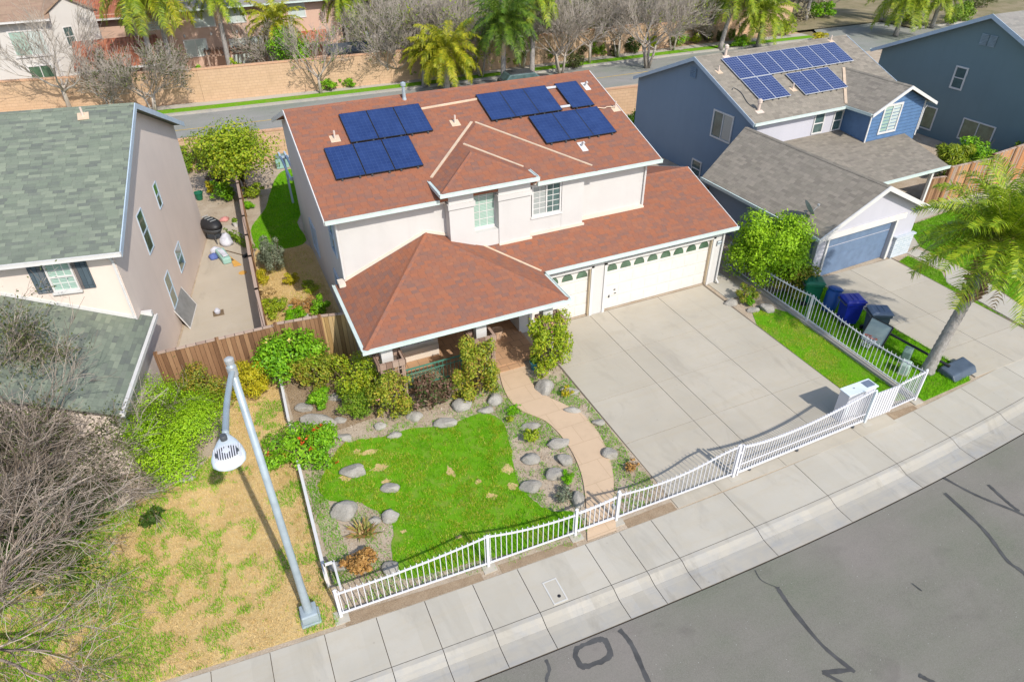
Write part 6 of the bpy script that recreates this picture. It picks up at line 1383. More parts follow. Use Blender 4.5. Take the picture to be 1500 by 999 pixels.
# ------------------------------------------------------------------ shrubs of the front garden
def at(u_, v_, z=0.0): x, y = G(u_, v_); return (x, y, z)
S = shrub
S('hedge_shrub', 'big rounded bright green shrub at the edge of the dry lawn', 'shrub', at(256, 650), 3.3, 3.9, 1.95, MT['leaf_hedge'], 34000, .062, 22, 3, cr=.72, rnd=.6, stray=.03)
S('hedge_shrub', 'smaller green shrub with reddish tips joined to the top of the big rounded shrub', 'shrub', at(303, 596), 1.8, 2.0, 1.6, MT['leaf_orange'], 5500, .08, 12, 4, cr=.6)
S('yellow_shrub', 'orange-yellow shrub between the street lamp and the board fence', 'shrub', at(372, 577), 1.45, 1.7, 1.35, MT['leaf_yellow'], 5200, .075, 12, 5, cr=.55)
S('flowering_shrub', 'tall green bush with pale yellow flowers leaning over the board fence', 'shrub', at(428, 548), 2.4, 2.7, 2.1, MT['leaf_bright'], 6500, .115, 14, 6, flower=(MT['fl_yellow'], 16, .11), cr=.6)
S('leafy_shrub', 'dusky green bush right of the yellow-flowered one', 'shrub', at(474, 566), 2.0, 2.0, 1.6, MT['leaf_rose'], 3600, .09, 11, 7)
S('leafy_shrub', 'low green shrub in the mulch below the dusky bush', 'shrub', at(470, 592), .95, .95, .7, MT['leaf_bright'], 1500, .09, 8, 8)
S('leafy_shrub', 'tall yellow-green bush pressed against the left trellis', 'shrub', at(528, 585), 1.9, 1.8, 2.0, MT['leaf_ygreen'], 5200, .085, 13, 9, cr=.55)
S('leafy_shrub', 'grey-green shrub in front of the tall yellow-green bush', 'shrub', at(527, 608), 1.5, 1.4, 1.1, MT['leaf_mid'], 2800, .07, 9, 10)
S('climbing_rose', 'rose with yellowing leaves climbing the left trellis', 'rose', at(580, 608), 1.5, 1.3, 2.2, MT['leaf_rose'], 4400, .085, 11, 11, flower=(MT['fl_pink'], 5, .09), cr=.5)
S('reddish_shrub', 'red-leaved shrub in front of the green porch railing', 'shrub', at(632, 594), 1.6, 1.3, 1.15, MT['leaf_red'], 2600, .11, 9, 12, cr=.6)
S('climbing_rose', 'tall rose climbing the trellis left of the porch entrance', 'rose', at(699, 577), 1.75, 1.35, 2.55, MT['leaf_rose'], 6200, .095, 14, 13, flower=(MT['fl_yellow'], 6, .09), cr=.5)
S('climbing_rose', 'tall rose climbing the trellis between the porch entrance and the driveway', 'rose', at(804, 540), 2.05, 1.5, 2.55, MT['leaf_ygreen'], 6800, .095, 14, 14, flower=(MT['fl_pink'], 8, .09), cr=.52)
S('flowering_shrub', 'green mound with red flowers beside the low white rail', 'shrub', at(451, 675), 2.2, 2.4, 1.15, MT['leaf_bright'], 5200, .10, 12, 15, flower=(MT['fl_red'], 26, .12), cr=.6)
S('dry_shrub', 'rusty brown dried shrub near the fence corner', 'shrub', at(528, 835), .95, .9, .6, MT['leaf_rust'], 2000, .08, 9, 16)
S('small_shrub', 'small yellow-green shrub among the rocks left of the path', 'shrub', at(779, 645), .65, .6, .4, MT['leaf_ygreen'], 700, .07, 6, 17)
S('small_shrub', 'tiny yellow shrub by the flat boulder between path and driveway', 'shrub', at(829, 578), .6, .5, .28, MT['leaf_yellow'], 420, .065, 5, 18)
S('small_shrub', 'sparse rusty plant low on the strip between path and driveway', 'plant', at(923, 687), .55, .5, .25, MT['leaf_rust'], 260, .075, 5, 19)
S('dry_shrub', 'dry grey twiggy plant left of the tall narrow boulder', 'plant', at(826, 730), .75, .7, .38, MT['leaf_sage'], 700, .06, 7, 20)
S('grass_tuft', 'bright green grass tuft among the rocks by the path', 'grass tuft', at(832, 705), .55, .5, .3, MT['blade'], 500, .12, 5, 21, wr=.12)
S('grass_tuft', 'green weeds at the left edge of the path below the porch', 'weeds', at(753, 605), .7, .45, .2, MT['blade'], 500, .11, 5, 22, wr=.14)
S('small_shrub', 'yellow-green weed in the bed above the lawn corner', 'weeds', at(747, 617), .4, .35, .22, MT['leaf_ygreen'], 260, .07, 4, 23)
S('yellow_shrub', 'yellow shrub at the garage end of the lawn strip', 'shrub', at(1091, 440), .95, .9, .75, MT['leaf_orange'], 1900, .075, 9, 24, cr=.55)
S('small_shrub', 'low green plant under the yellow shrub by the garage', 'plant', at(1098, 448), .5, .5, .38, MT['leaf_bright'], 600, .07, 5, 25)
S('big_shrub', 'large dense bright green bush between the two garages', 'bush', at(1122, 412), 3.1, 3.4, 3.15, MT['leaf_hedge'], 19000, .115, 24, 26, cr=.58)
S('big_shrub', 'yellower lower part of the large bush beside the green bin', 'bush', at(1160, 432), 1.9, 1.9, 1.6, MT['leaf_orange'], 5200, .11, 12, 27, cr=.55)
# agave: a rosette of stiff pointed leaves
rng = np.random.default_rng(5); t = thing('agave', 'spiky reddish agave in the bare patch left of the lawn', 'agave', at(533, 781)); Q = []
for i in range(70):
    az = i*2.4+rng.uniform(-.2, .2); el = rng.uniform(.1, 1.2); L = rng.uniform(.28, .5); d = V(math.cos(az)*math.cos(el), math.sin(az)*math.cos(el), math.sin(el)); s_ = V(-math.sin(az), math.cos(az), 0)*.03; c = V(rng.uniform(-.16, .16), rng.uniform(-.13, .13), .02)
    m_ = c+d*L*.45; e = c+d*L-V(0, 0, .03); Q += [[c-s_*.7, c+s_*.7, m_+s_, m_-s_], [m_-s_, m_+s_, e+s_*.1, e-s_*.1]]
quads('rosette', Q, MT['agave_leaf'], t)
# side garden and back yards
S('sage_bush', 'silvery grey sage bush in the side garden beside the white house', 'shrub', at(405, 398), 1.35, 1.35, 1.75, MT['leaf_sage'], 5200, .10, 14, 30, wr=.28, cr=.42)
S('low_shrub', 'yellowish low mound below the sage bush', 'shrub', at(428, 416), .9, .9, .45, MT['leaf_yellow'], 900, .07, 7, 31)
S('low_shrub', 'olive shrub low in the side garden against the long board fence', 'shrub', at(400, 458), 1.2, 1.5, .7, MT['leaf_ygreen'], 2200, .08, 9, 32)
S('low_shrub', 'rusty ground plants in the middle of the side garden', 'shrub', at(445, 452), 1.3, 1.6, .22, MT['leaf_rust'], 1200, .07, 9, 33)
S('low_shrub', 'bright green shrub behind the golden fence at the house corner', 'shrub', at(470, 462), .9, 1.0, .8, MT['leaf_bright'], 1300, .09, 7, 34)
S('low_shrub', 'green strappy clump just behind the board fence', 'shrub', at(432, 468), 1.0, .7, .5, MT['blade'], 800, .16, 6, 35, wr=.14)
S('low_shrub', 'tan dry grass clump below the sage bush near the long board fence', 'plant', at(392, 432), .9, 1.0, .35, MT['straw'], 700, .12, 7, 66, wr=.16)
S('low_shrub', 'yellow-green ground cover near the house wall in the side garden', 'plant', at(455, 425), .9, 1.3, .3, MT['leaf_ygreen'], 900, .07, 7, 67)
S('low_shrub', 'dry golden plants along the long board fence', 'shrub', at(385, 412), .8, 1.8, .4, MT['leaf_yellow'], 1200, .07, 7, 36)
S('patio_shrub', 'bright green shrub at the far end of the patio', 'shrub', at(330, 292), 1.5, 1.5, 1.1, MT['leaf_bright'], 1800, .11, 8, 37)
S('patio_shrub', 'yellow-green shrub left of the bright one at the far end of the patio', 'shrub', at(312, 285), .8, .8, .9, MT['leaf_yellow'], 700, .10, 6, 38)
S('patio_shrub', 'dark reddish shrub behind the patio near the long board fence', 'shrub', at(322, 268), 1.3, 1.3, 1.2, MT['leaf_red'], 1300, .12, 8, 39)
S('wall_shrub', 'green shrub against the tan block wall beside the tan house', 'shrub', at(276, 252), 1.3, 1.2, 1.9, MT['leaf_mid'], 1600, .13, 8, 40)
S('wall_shrub', 'arching dark green plant in front of the tan block wall', 'shrub', at(303, 250), 1.5, 1.0, 1.5, MT['leaf_dark'], 700, .2, 7, 41, wr=.3)
S('patio_shrub', 'narrow row of greenery along the patio side of the long board fence', 'hedge', (-.12, 31.0, 0), .5, 3.2, .5, MT['leaf_mid'], 1000, .09, 10, 42)
S('bed_shrub', 'yellow-green shrub in the kidney shaped bed on the back lawn', 'shrub', at(372, 290), 1.3, 1.2, .8, MT['leaf_ygreen'], 1300, .10, 7, 43)
S('grass_tuft', 'grass clump in the front of the kidney shaped bed', 'grass tuft', at(364, 306), .8, .7, .5, MT['blade'], 600, .18, 5, 44, wr=.12)
leaf_tree('yard_tree', 'yellow-green tree standing beyond the long board fence', (.8, 36.6, 0), 3.9, 5.0, 45, MT['leaf_ygreen'], 9500, .16, .22, k=30)
S('yard_shrub', 'bright green shrub between the red roof and the blue gable', 'shrub', (24.6, 35.4, 0), 2.2, 3.0, 2.2, MT['leaf_bright'], 1700, .17, 8, 46)
S('fan_shrub', 'grassy green shrub with arching leaves below the blue bay', 'shrub', (36.0, 22.6, 0), 2.6, 2.4, 2.2, MT['palm_leaf'], 2600, .34, 10, 47, wr=.14)
S('side_shrub', 'dark green shrub by the slate wall right of the grassy one', 'shrub', (38.3, 22.8, 0), 2.4, 2.2, 2.0, MT['leaf_bright'], 2600, .16, 10, 48)
S('side_shrub', 'green shrub cut by the right edge of the picture before the slate wall', 'shrub', (40.3, 21.7, 0), 1.6, 1.4, 1.9, MT['leaf_mid'], 1200, .16, 8, 49)
S('side_shrub', 'hedge in the gap between the taupe roof and the slate house', 'hedge', (40.0, 34.5, 0), 2.0, 3.6, 2.6, MT['leaf_bright'], 1800, .18, 10, 50)

# ------------------------------------------------------------------ palms and bare trees near the camera
palm('palm', 'queen palm with a leaning ringed trunk and a feathery crown beside the right driveway', (20.4, 10.9, 0), 4.65, 3, MT['palm_near'], 2.7, 64, (1.0, .05), .15, None, 2, (-.02, 1.4), nleaf=54, boots=130, wid=.017)
def big_bare(label, loc, crown, seed, lean, leaf=None, nb=13, kids=(4, 6), lvl=3, el=(.1, .95)):
    """a wide low leafless tree: long gently bent limbs ending in sheaves of fine twigs"""
    rng = np.random.default_rng(seed); t = thing('bare_tree', label, 'tree', loc); segs = []
    mb = MB(); mb.tube([(0, 0, -.1), (.05, 0, .4), (.1, .05, 1.0)], [.17, .13, .11], 8); mb.build('trunk', MT['bark_grey'], t, smooth=True)
    for j in range(nb):
        g = 2*PI*j/nb+rng.uniform(-.25, .25); e = rng.uniform(*el)
        d = V(math.cos(g)*math.cos(e)+lean[0]*.5, math.sin(g)*math.cos(e)+lean[1]*.5, math.sin(e))
        branches(rng, segs, V(.1, .05, .9), d, crown*.62*rng.uniform(.75, 1.15), .045, lvl, .6, .0, 6, kids, .0046, .56, .15, .5)
    mb = MB()
    for pts, rad in segs: mb.tube(pts, rad, 5 if rad[0] > .03 else 3, cap=False)
    mb.build('branches', MT['twig_grey'], t, smooth=True)
    if leaf:
        lm, ln, ls = leaf; ends = np.array([p for pts, rad in segs for p in pts[2:]]); c = ends[rng.integers(0, len(ends), ln)]+rng.normal(size=(ln, 3))*.12; quads('foliage', tiny(rng, c, ls), lm, t)
    return t
big_bare('wide leafless grey tree at the left edge, its twigs reaching over the big green shrub', (-7.5, 15.1, 0), 4.7, 2, (.35, -.05), nb=19, kids=(5, 7), el=(.05, 1.2))
big_bare('leafless grey tree in the lower left corner over the patchy grass', (-8.0, 12.2, 0), 4.6, 5, (.4, -.05), nb=18, kids=(5, 6), el=(.05, 1.1))
big_bare('bushy olive and grey tree in front of the green shingled garage roof', (-7.0, 17.9, 0), 4.0, 8, (.1, .1), (MT['leaf_olive'], 26000, .085), nb=24, kids=(5, 7), el=(.2, 1.3))
S('weed_bush', 'tangled weeds coloured dark like shade under the leafless trees at the left edge', 'bush', (-6.6, 15.6, 0), 4.8, 6.4, 1.5, MT['leaf_dark'], 9000, .085, 18, 60)  # leaf colour kept dark to stand for the shade inside the thicket
S('weed_bush', 'small sprig of dark weeds at the tip of the fallen branches on the dry lawn', 'weeds', at(222, 765), .9, .8, .35, MT['leaf_dark'], 500, .09, 6, 61)

# ------------------------------------------------------------------ trees and bushes along the back road
p0 = None
PB = 'palms beyond the back road'
def PT_(u_, v_, label, h, L, m, seed, y=None, **k):
    x, yy = G(u_, v_) if y is None else GY(u_, v_, y)[:2]
    return palm('palm', label, (x, yy, 0), h, seed, MT[m], L, int(k.pop('nf', 24)*1.5), (k.pop('lx', .2), .1), k.pop('r', .17), PB, k.pop('dead', 2), nleaf=36, wid=.032, hang_=.9, **k)
PT_(225, 100, 'stout pair-forming palm with a huge bright crown near the top left, left trunk', 7.6, 4.2, 'palm_leaf', 21, 59.5, nf=30)
PT_(252, 100, 'palm right behind the huge-crowned one near the top left', 6.9, 3.8, 'palm_gold', 22, 60, nf=26)
PT_(334, 90, 'tall palm with drooping fronds crossing the pink wall', 6.4, 2.8, 'palm_leaf', 23, 60.5, nf=16)
PT_(411, 92, 'yellow-crowned palm in front of the pink house at its right end', 4.2, 2.6, 'palm_gold', 24, 60, nf=22)
PT_(441, 90, 'green palm between the yellow-crowned one and the cypress', 5.6, 2.8, 'palm_leaf', 25, 66)
PT_(512, 82, 'palm with a shaggy pale skirt in front of the white gable', 5.2, 3.0, 'palm_leaf', 26, 64, dead=9)
PT_(543, 75, 'yellowish palm beside the bare grey trees at the top', 5.4, 2.8, 'palm_gold', 29, 66, dead=6)
PT_(655, 132, 'low golden palm rising from behind the red ridge', 2.7, 3.1, 'palm_gold', 27, nf=32)
PT_(622, 126, 'small golden palm left of the low golden palm', 2.4, 2.0, 'palm_gold', 30, nf=18)
PT_(737, 128, 'dark green palm with one long hanging frond behind the red ridge', 4.6, 3.2, 'palm_dark', 28, nf=32, dead=5)
PT_(779, 112, 'tall palm with a straight pale trunk behind the red ridge', 6.3, 3.4, 'palm_leaf', 31, nf=28)
PT_(1055, 72, 'palm with a leaning shaggy trunk behind the taupe ridge', 4.6, 3.4, 'palm_leaf', 32, nf=28, lx=1.0, dead=6)
PT_(1110, 68, 'drooping yellow-green palm right of the leaning one behind the taupe ridge', 2.8, 3.2, 'palm_leaf', 33, nf=30)
PT_(1312, 52, 'wide palm in front of the side street at the top right', 3.4, 3.8, 'palm_leaf', 34, nf=34)
PT_(1365, 40, 'palm to the right of the wide one at the top right', 3.0, 3.0, 'palm_leaf', 35)
BT = 'bare trees beyond the back road'
def B_(u_, v_, label, h, cr, seed, y=None, **k):
    k['kids'] = (3, 4); k['lvl'] = 4; k.setdefault('m', 'twig_pale')
    x, yy = G(u_, v_) if y is None else GY(u_, v_, y)[:2]
    return bare_tree('bare_tree', label, (x, yy, 0), h*1.2, cr*1.7, seed, MT[k.pop('m', 'twig_grey')], minr=.010, group=BT, **k)
B_(95, 140, 'bare spreading tree before the white house', 6.0, 5.2, 41, 57.0, lvl=5, kids=(3, 4))
B_(160, 148, 'low bare bushy tree right of the one before the white house', 3.6, 4.6, 42, 55.6, lvl=5, kids=(3, 4), trunks=3)
B_(222, 155, 'olive leaved spreading tree with several pale stems by the far sidewalk', 4.2, 4.6, 43, 54.6, lvl=4, trunks=4, leaf=(MT['leaf_olive'], 2600, .16))
B_(470, 137, 'slim pale trunk with sparse leaves at the far kerb behind the red ridge', 4.2, 2.4, 44, None, leaf=(MT['leaf_mid'], 500, .16))
B_(600, 90, 'grey bare tree before the pale house', 6.5, 6, 45, 60, lvl=5, kids=(3, 4))
B_(560, 70, 'grey bare tree with a broad crown at the top left of the centre', 7.0, 6, 46, 66, lvl=5, kids=(3, 4))
B_(690, 70, 'bare tree behind the golden palms', 6.5, 6, 47, 64, lvl=5, kids=(3, 4))
B_(585, 128, 'bent dark bare tree left of the golden palms', 3.4, 3.6, 48, 55, lvl=4)
B_(822, 108, 'many stemmed bare tree right of the straight palm trunk', 5.4, 3.6, 49, None, trunks=4, lvl=4, leaf=(MT['leaf_olive'], 500, .14))
B_(863, 92, 'bare tree at the far kerb in the middle', 5.6, 4.6, 50, None, trunks=2, leaf=(MT['leaf_olive'], 400, .14))
B_(948, 98, 'tall bare tree left of the blue gable peak', 6.2, 4.6, 51, None, trunks=4, lvl=5, kids=(3, 4))
B_(1018, 62, 'low bare bush against the tan wall behind the taupe roof', 2.6, 2.6, 52, None, trunks=5, lvl=3)
for i, (u_, y_, h, c, lab) in enumerate(((800, 72, 7, 7, 'far bare tree above the straight palm'), (900, 66, 6.5, 6.5, 'far bare tree above the middle of the road'), (985, 70, 7, 7, 'far bare tree above the blue gable'), (1140, 62, 5, 6, 'leaning bare tree before the side street'), (1010, 62, 5.2, 5.5, 'brownish bare tree left of the leaning palm'), (1205, 60, 4, 5, 'thin bare tree beside the side street behind the taupe roof'), (1395, 60, 6, 5, 'bare tree at the top above the slate gable'), (1450, 66, 7, 6, 'bare tree in the top right corner'), (1245, 84, 6, 7, 'far bare tree across the side street'), (745, 70, 6.5, 7, 'far bare tree between the dark and the straight palm'), (640, 76, 7, 7, 'far bare tree above the golden palm'))):
    x, yy, zz = GY(u_, 60, y_); B_(0, 0, lab, h, c, 70+i, None, lvl=5 if i < 3 else 4, kids=(3, 4), trunks=1 if i % 2 else 3, leaf=(MT['leaf_olive'], 900, .2) if i in (1, 4, 6, 7, 9) else None).location = (x, y_, 0)
BB = 'bushes along the far sidewalk'
def K_(u_, v_, label, w_, d_, h, m, seed, n=1100, size=.17, y=None):
    x, yy = G(u_, v_) if y is None else GY(u_, v_, y)[:2]
    return S('roadside_bush', label, 'bush', (x, yy, 0), w_, d_, h, MT[m], n, size, 9, seed, BB, cr=.6)
K_(18, 160, 'bright green bush cut by the left edge behind the green roof', 2.9, 2.0, 1.3, 'leaf_bright', 81); K_(70, 155, 'small olive bush at the foot of the far wall on the left', 1.1, 1.0, .8, 'leaf_olive', 82, 400); K_(302, 143, 'thin dry upright shrub against the middle of the tan wall', .9, .8, 2.0, 'leaf_olive', 83, 450)
K_(432, 108, 'dense green tree top above the tan wall at the pink house corner', 3.8, 2.8, 4.8, 'leaf_bright', 84, 3600, .18, 57.0); K_(482, 133, 'green bush right of the slim pale trunk', 1.4, 1.2, 1.1, 'leaf_bright', 85, 600); K_(510, 128, 'low round green bush at the foot of the tan wall', 1.6, 1.2, .8, 'leaf_bright', 86, 700); K_(548, 120, 'long low green hedge at the foot of the tan wall', 3.0, 1.3, 1.0, 'leaf_bright', 87, 1300)
K_(880, 82, 'left green bush of the group in the middle of the far sidewalk', 1.6, 1.3, 1.3, 'leaf_mid', 88); K_(925, 78, 'dark green bush of the group in the middle of the far sidewalk', 1.8, 1.4, 1.5, 'leaf_dark', 89); K_(902, 82, 'olive bush between the green ones on the far sidewalk', 1.2, 1.0, .9, 'leaf_olive', 90, 600); K_(990, 66, 'round bright green bush before the tan wall behind the blue gable', 2.3, 1.8, 1.8, 'leaf_bright', 91, 1400)
K_(840, 100, 'dark twiggy bush right of the many stemmed tree', 1.8, 1.4, 1.4, 'leaf_olive', 92); K_(1150, 52, 'yellow-green bush behind the gridded solar array', 2.4, 2.0, 1.8, 'leaf_ygreen', 93); K_(1200, 62, 'dry low bush beyond the taupe ridge near its right end', 2.2, 1.6, .8, 'leaf_yellow', 94, 700); K_(1085, 68, 'green bush at the foot of the leaning palm', 2.0, 1.5, 1.0, 'leaf_bright', 95); K_(690, 108, 'olive bush between the golden and the dark palm', 2.6, 2.0, 1.6, 'leaf_ygreen', 96, 1300); K_(700, 90, 'large dull green bush behind the golden palms', 4, 3, 2.4, 'leaf_olive', 97, 1700, .2, 57.5)
K_(1395, 35, 'dense green bush at the top right above the slate roof line', 3, 2.4, 1.8, 'leaf_mid', 98); K_(130, 95, 'green shrub in the yard between the white house and the tile roof', 2.0, 1.8, 1.8, 'leaf_bright', 99, 900, .17, 58.6); K_(295, 100, 'bright plant above the tan wall left of the pergola', 1.4, 1.2, 2.6, 'leaf_bright', 100, 700, .2, 57.5); K_(345, 92, 'spiky green plant before the pergola', 1.6, 1.3, 2.9, 'leaf_ygreen', 101, 800, .26, 57.4)
for i, (x_, y_, w_, h_, m_, lab) in enumerate(((70, 54, 5, 2.6, 'leaf_ygreen', 'wide yellow-green bush beyond the side street at the top right'), (76, 52.5, 4, 2.2, 'leaf_mid', 'green bush at the far kerb above the slate gable'), (84, 56, 6, 3.0, 'leaf_olive', 'olive bush near the top right corner'), (64, 60, 3, 1.8, 'leaf_bright', 'green bush at the corner of the side street'))):
    S('roadside_bush', lab, 'bush', (x_, y_, 0), w_, 3, h_, MT[m_], 1300, .24, 9, 140+i, BB, cr=.6)
PT_(1290, 30, 'tall palm behind the wide one at the top right', 5.2, 3.8, 'palm_leaf', 36, nf=30); PT_(1180, 30, 'palm at the top edge before the far side street', 5.0, 3.4, 'palm_gold', 37, nf=26)
rr = random.Random(21); n_b = 0
for y_, step, u0, u1 in ((57.2, 46, 575, 1130), (61.5, 52, 540, 1190), (67, 50, 520, 1260), (74, 58, 500, 1330)):
    u_ = u0
    while u_ < u1:
        x_ = GY(u_, 60, y_)[0]; q = _src[n_b % 3] if n_b >= 3 else None; lab = 'one of the pale bare trees crowding behind the tan wall beyond the back road'
        if q is None:
            k_ = n_b; q = bare_tree('bare_tree', lab, (0, 0, 0), 6.0, 5.2+.5*k_, 120+k_, MT['twig_pale'], minr=.011, group='thicket of bare trees', lvl=4, kids=(3, 4), trunks=(1, 3, 4)[k_], leaf=(MT[('leaf_ygreen', 'leaf_olive', 'leaf_ygreen')[k_]], (900, 700, 300)[k_], .17)); q.location = (x_, y_, 0)
            _src = (globals().get('_src') or [])+[q]
        else: dup(q, (x_, y_+rr.uniform(-1, 1), 0), rr.uniform(0, 6), rr.uniform(.75, 1.15))
        n_b += 1; u_ += step*rr.uniform(.7, 1.3)
lab = 'one of the low mixed bushes lining the foot of the far tan wall'; _b = []
for i in range(30):
    u_ = 585+i*16.5; y_ = 55.35+rr.uniform(0, .25)
    if 870 < u_ < 1000 and i % 2: continue
    x_ = GY(u_, 100, y_)[0]; s_ = rr.uniform(.6, 1.25)
    if len(_b) < 4: _b.append(S('roadside_bush', lab, 'bush', (x_, y_, 0), 1.5, 1.1, 1.3, MT[('leaf_olive', 'leaf_mid', 'leaf_ygreen', 'leaf_olive')[len(_b)]], 800, .16, 9, 160+i, 'low bushes under the far tan wall', cr=.6))
    else: dup(_b[i % 4], (x_, y_, 0), rr.uniform(0, 6), s_)
for i, (u_, y_, h_, w_, m_, lab) in enumerate(((700, 63, 5.0, 5, 'leaf_ygreen', 'yellowish loose tree above the low golden palm'), (850, 60, 4.4, 4.4, 'leaf_olive', 'olive tree behind the many stemmed bare tree'), (1020, 66, 5, 5, 'leaf_ygreen', 'yellow-green tree behind the leaning palm'), (1150, 64, 4.5, 5.5, 'leaf_mid', 'green tree behind the drooping palm'), (480, 74, 6, 5, 'leaf_bright', 'bright green tree above the cypress at the top'), (180, 62, 3.4, 3.4, 'leaf_olive', 'olive tree in the yard before the tile roof'), (1420, 66, 5, 7, 'leaf_olive', 'olive tree at the top right above the slate gable'), (780, 74, 6, 6, 'leaf_olive', 'far olive tree behind the straight palm'), (930, 78, 6, 7, 'leaf_ygreen', 'far yellowish tree at the top right of the middle'))):
    leaf_tree('yard_tree', lab, (GY(u_, 60, y_)[0], y_, 0), h_, w_, 300+i, MT[m_], 2200, .24, .25, k=18)
for i, (u_, v_, h_, c_, m_, n_l, lab) in enumerate(((572, 120, 5.0, 5.0, 'leaf_olive', 1500, 'olive tinged bare tree at the far sidewalk left of the bent dark one'), (705, 112, 4.6, 5.0, 'leaf_ygreen', 1600, 'yellowish bare tree between the low golden and the dark palm'), (765, 100, 4.6, 4.6, 'leaf_olive', 1500, 'olive bare tree close behind the straight palm'), (905, 84, 5.2, 5.0, 'leaf_olive', 1300, 'olive bare tree between the bushes of the far sidewalk'), (985, 74, 4.6, 5.0, 'leaf_ygreen', 1300, 'yellowish bare tree behind the blue gable peak'), (400, 120, 3.6, 3.4, 'leaf_olive', 700, 'thin olive tree against the tan wall left of the slim pale trunk'))):
    B_(u_, v_, lab, h_, c_*.7, 330+i, None, trunks=3, leaf=(MT[m_], n_l, .17))
# cypress and the wood far off
rng = np.random.default_rng(9); t = thing('cypress', 'dark narrow cypress at the top edge left of the white gable', 'tree', (*GY(452, 60, 67)[:2], 0)); quads('foliage', leafcloud(rng, 2600, [((0, 0, 1+.9*i), (.75-.06*i, .75-.06*i, .9)) for i in range(8)], .2), MT['leaf_dark'], t); mb = MB(); mb.tube([(0, 0, 0), (0, 0, 7)], [.15, .03], 6); mb.build('trunk', MT['bark_brown'], t)
rng = np.random.default_rng(12); L = []
for _ in range(340):
    x = rng.uniform(-30, 130); y = rng.uniform(76 if _ % 3 else 60, 130)
    if y < 76: x = rng.uniform(66, 130)
    if y < 92 and (y-50)*.74+54 < x < (y-50)*.74+71: continue
    h = rng.uniform(2, 5.5); L.append(((x, y, h*.5), (rng.uniform(1.5, 3.5), rng.uniform(1.5, 3), h*.55)))
o = quads('far_wood', leafcloud(rng, 36000, L, .5, .6, rnd=1.2), MT['leaf_olive']); o['kind'] = 'stuff'; tag(o, 'far grey-green trees and scrub at the top of the picture')
rng = np.random.default_rng(13); L = [((rng.uniform(18, 60), rng.uniform(59, 70), .6), (rng.uniform(1.2, 2.6), rng.uniform(1, 2), rng.uniform(.7, 1.9))) for _ in range(44)]
o = quads('roadside_scrub', leafcloud(rng, 12000, L, .26, .4, rnd=1.2), m_leaf('leaf_scrub', [(.12, .10, .06), (.22, .19, .10), (.30, .25, .15), (.17, .18, .06)], .1)); o['kind'] = 'stuff'; tag(o, 'brownish scrub behind the far tan wall')
# a parked car showing its roof beyond the red ridge
x, y = G(757, 118); t = thing('parked_car', 'dark car roof showing just above the red ridge left of the straight palm', 'car', (x-.3, 48.7, -.12), R(-2))
mb = MB(); mb.prism([(-2.2, -.85, .3), (2.2, -.85, .3), (2.2, -.85, .8), (1.3, -.85, .92), (-2.1, -.85, .95)], (0, 1.7, 0)); mb.build('body', MT['car_grey'], t, bevel=.08); mb = MB(); mb.prism([(-2.0, -.72, .95), (1.1, -.72, .92), (.4, -.62, 1.42), (-1.6, -.62, 1.42)], (0, 1.4, 0)); mb.build('cabin', MT['glass'], t, bevel=.08); mb = MB(); mb.box(-1.5, .35, -.6, .66, 1.421, 1.46); mb.build('car_roof', MT['car_grey'], t, bevel=.02)
for a in (-1.4, 1.4):
    for b in (-.86, .68): mb = MB(); mb.tube([(a, b, .32), (a, b+.18, .32)], .32, 14); mb.build('wheel', MT['black'], t)

# ------------------------------------------------------------------ grass
def grow(poly, d):
    p = np.asarray(poly); q = np.roll(p, -1, 0)-np.roll(p, 1, 0); a = np.sum(p[:, 0]*np.roll(p[:, 1], -1)-np.roll(p[:, 0], -1)*p[:, 1]); n_ = np.stack([q[:, 1], -q[:, 0]], 1)*(1 if a > 0 else -1); n_ /= np.linalg.norm(n_, axis=1)[:, None]+1e-9
    r = np.random.default_rng(1).uniform(.2, 1.6, len(p))[:, None]
    return p+n_*d*r
def grass(name, label, poly, dens, m, h, w_, seed, fn=None, z=0.0):
    rng = np.random.default_rng(seed); x, y = scatter(rng, poly, dens)
    if fn is not None: k = rng.random(len(x)) < fn(x, y); x, y = x[k], y[k]
    o = quads(name, blades(rng, x, y, z, h, w_, .8), m); o['kind'] = 'stuff'; o['label'] = label
def sm(a, lo, hi): return np.clip((a-lo)/(hi-lo), 0, 1)
def lawn_cover(x, y):
    bare = sm(n2(x, y, 1.9, 3.0)+1.0*n2(x, y, 5, 8.0), .0, .36)
    left = np.clip((2.4-x)/1.6, 0, 1)*sm(n2(x, y, 1.0, 1.5), -.25, .15)*.8
    for bx, by, bw, bh in BARE: bare = np.maximum(bare, np.exp(-(((x-bx)/bw)**2+((y-by)/bh)**2)*.7))
    return np.clip(1-bare*.86-left, 0, 1)
def yell(x, y): return sm(n2(x, y, .8, 5.0)+.9*n2(x, y, 3.4, 2.0)+.2*(4-x)/3, -.3, .3)*lawn_cover(x, y)
grass('grass', 'lush green lawn grass in the front garden', grow(LAWN, .25), 1500, MT['blade'], .06, .016, 1, lambda x, y: lawn_cover(x, y)*np.where(inside(x, y, LAWN), 1, .45))
grass('grass', 'yellowed grass mixed into the front lawn', LAWN, 1900, MT['blade_yellow'], .06, .014, 2, yell)
def greenp(x, y):
    a = .8*n2(x, y, .95, 11.0)+.8*n2(x, y, 2.9, 4.0)+.03; near = np.clip((-x-2.2)/3.5, 0, .9)
    return np.clip(sm(a+.5*n2(x, y, 5, 9.0)+near*.8, .12, .55), 0, 1)
grass('dry_grass', 'straw coloured dry grass left of the street lamp', DRY, 900, MT['straw'], .07, .014, 3, lambda x, y: 1-.75*greenp(x, y))
grass('grass', 'green patches in the dry grass left of the street lamp', DRY, 1400, MT['blade'], .085, .016, 4, greenp)
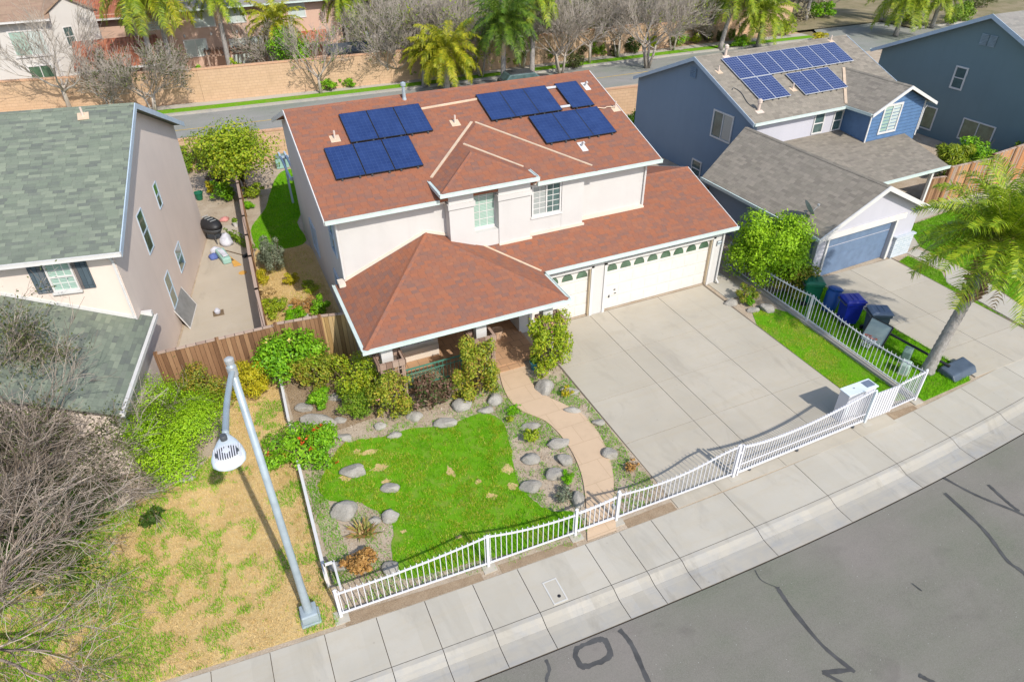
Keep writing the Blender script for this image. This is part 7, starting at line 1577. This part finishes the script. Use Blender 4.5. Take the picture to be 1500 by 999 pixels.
grass('dry_grass', 'yellow-green grass fringing the dry lawn', DRY, 420, MT['blade_yellow'], .07, .014, 5, lambda x, y: .08+.75*sm(greenp(x, y), 0, .3))
grass('grass', 'green grass in the strip between driveway and white fence', STRIP, 700, MT['blade'], .055, .015, 6, lambda x, y: 1-.9*sm(n2(x, y, 1.1, 2.0)+.5*n2(x, y, 4, 3), -.05, .4))
grass('dry_grass', 'yellow grass in the strip between driveway and white fence', STRIP, 1300, MT['blade_yellow'], .05, .014, 7, lambda x, y: sm(n2(x, y, 1.1, 2.0)+.5*n2(x, y, 4, 3), -.2, .25))
grass('grass', 'deep green grass of the verge under the bins and the palm', VERGE, 1100, MT['blade'], .09, .017, 8)
grass('grass', 'grass between the blue garage driveway and the path', [(26.0, 11.9), (26.25, 14.7), (26.9, 15.5), (26.8, 17.1), (26.0, 16.9), (25.93, 13)], 700, MT['blade_dark'], .09, .018, 9)
grass('grass', 'lawn right of the path of the blue house', RLAWN, 450, MT['blade_dark'], .09, .02, 10); grass('dry_grass', 'dry yellow grass in the side garden', [(.2, 20.8), (2.7, 20.5), (2.75, 29.4), (.5, 29.8)], 420, MT['straw'], .07, .02, 20)
grass('grass', 'back lawn of the white house', BACKL, 700, MT['blade'], .07, .022, 12)
BED = [(.1, 10.2), (9.0, 9.9), (9.05, 16.4), (.1, 16.6)]
def bedf(x, y): return (~inside(x, y, LAWN))*(~inside(x, y, [*PL, *PR[::-1]]))*sm(n2(x, y, 1.3, 7.0)+.7*n2(x, y, 4, 1.0)+np.where(x > 5.4, .22, 0), .05, .5)*np.where(x > 5.4, 1.0, np.where(x < 1.4, .7, .3))
grass('weeds', 'weedy green tufts in the bare beds of the front garden', BED, 1100, MT['blade'], .07, .018, 13, bedf)
edge = [(x_, fy(x_)+.15) for x_ in (.05, 2, 4, 6)]+[(x_, fy(x_)+.75) for x_ in (6, 4, 2, .05)]
grass('grass', 'grass along the inside of the white picket fence', edge, 500, MT['blade'], .08, .016, 14, lambda x, y: sm(x, .8, 2.2))
grass('grass', 'green edge along the low white rail', [(.0, 10.9), (.55, 10.9), (.5, 13.2), (.1, 15.0), (.0, 15.0)], 1000, MT['blade'], .08, .016, 18)
grass('litter', 'small stones and dry debris in the bare beds', BED, 160, MT['pebble'], .035, .05, 19, lambda x, y: (~inside(x, y, LAWN))*(~inside(x, y, [*PL, *PR[::-1]]))*.7)
grass('litter', 'dry leaf litter in the mulch beds', [(.1, 16.4), (2.7, 16.6), (2.9, 18.6), (2.4, 20.2), (.1, 20.2)], 220, MT['dead_leaf'], .03, .04, 15)
grass('weeds', 'tufts of weeds along the fence at the left', [(-.35, 11), (.35, 11), (.5, 15.5), (-.25, 15.5)], 600, MT['blade_dark'], .1, .018, 16, lambda x, y: sm(n2(x, y, 1.2, 2), -.3, .3))
grass('weeds', 'ground weeds in the side garden', [(.2, 21), (2.7, 20.7), (2.7, 29), (.6, 29)], 260, MT['blade_yellow'], .08, .02, 17, lambda x, y: sm(n2(x, y, .9, 6), -.1, .4))
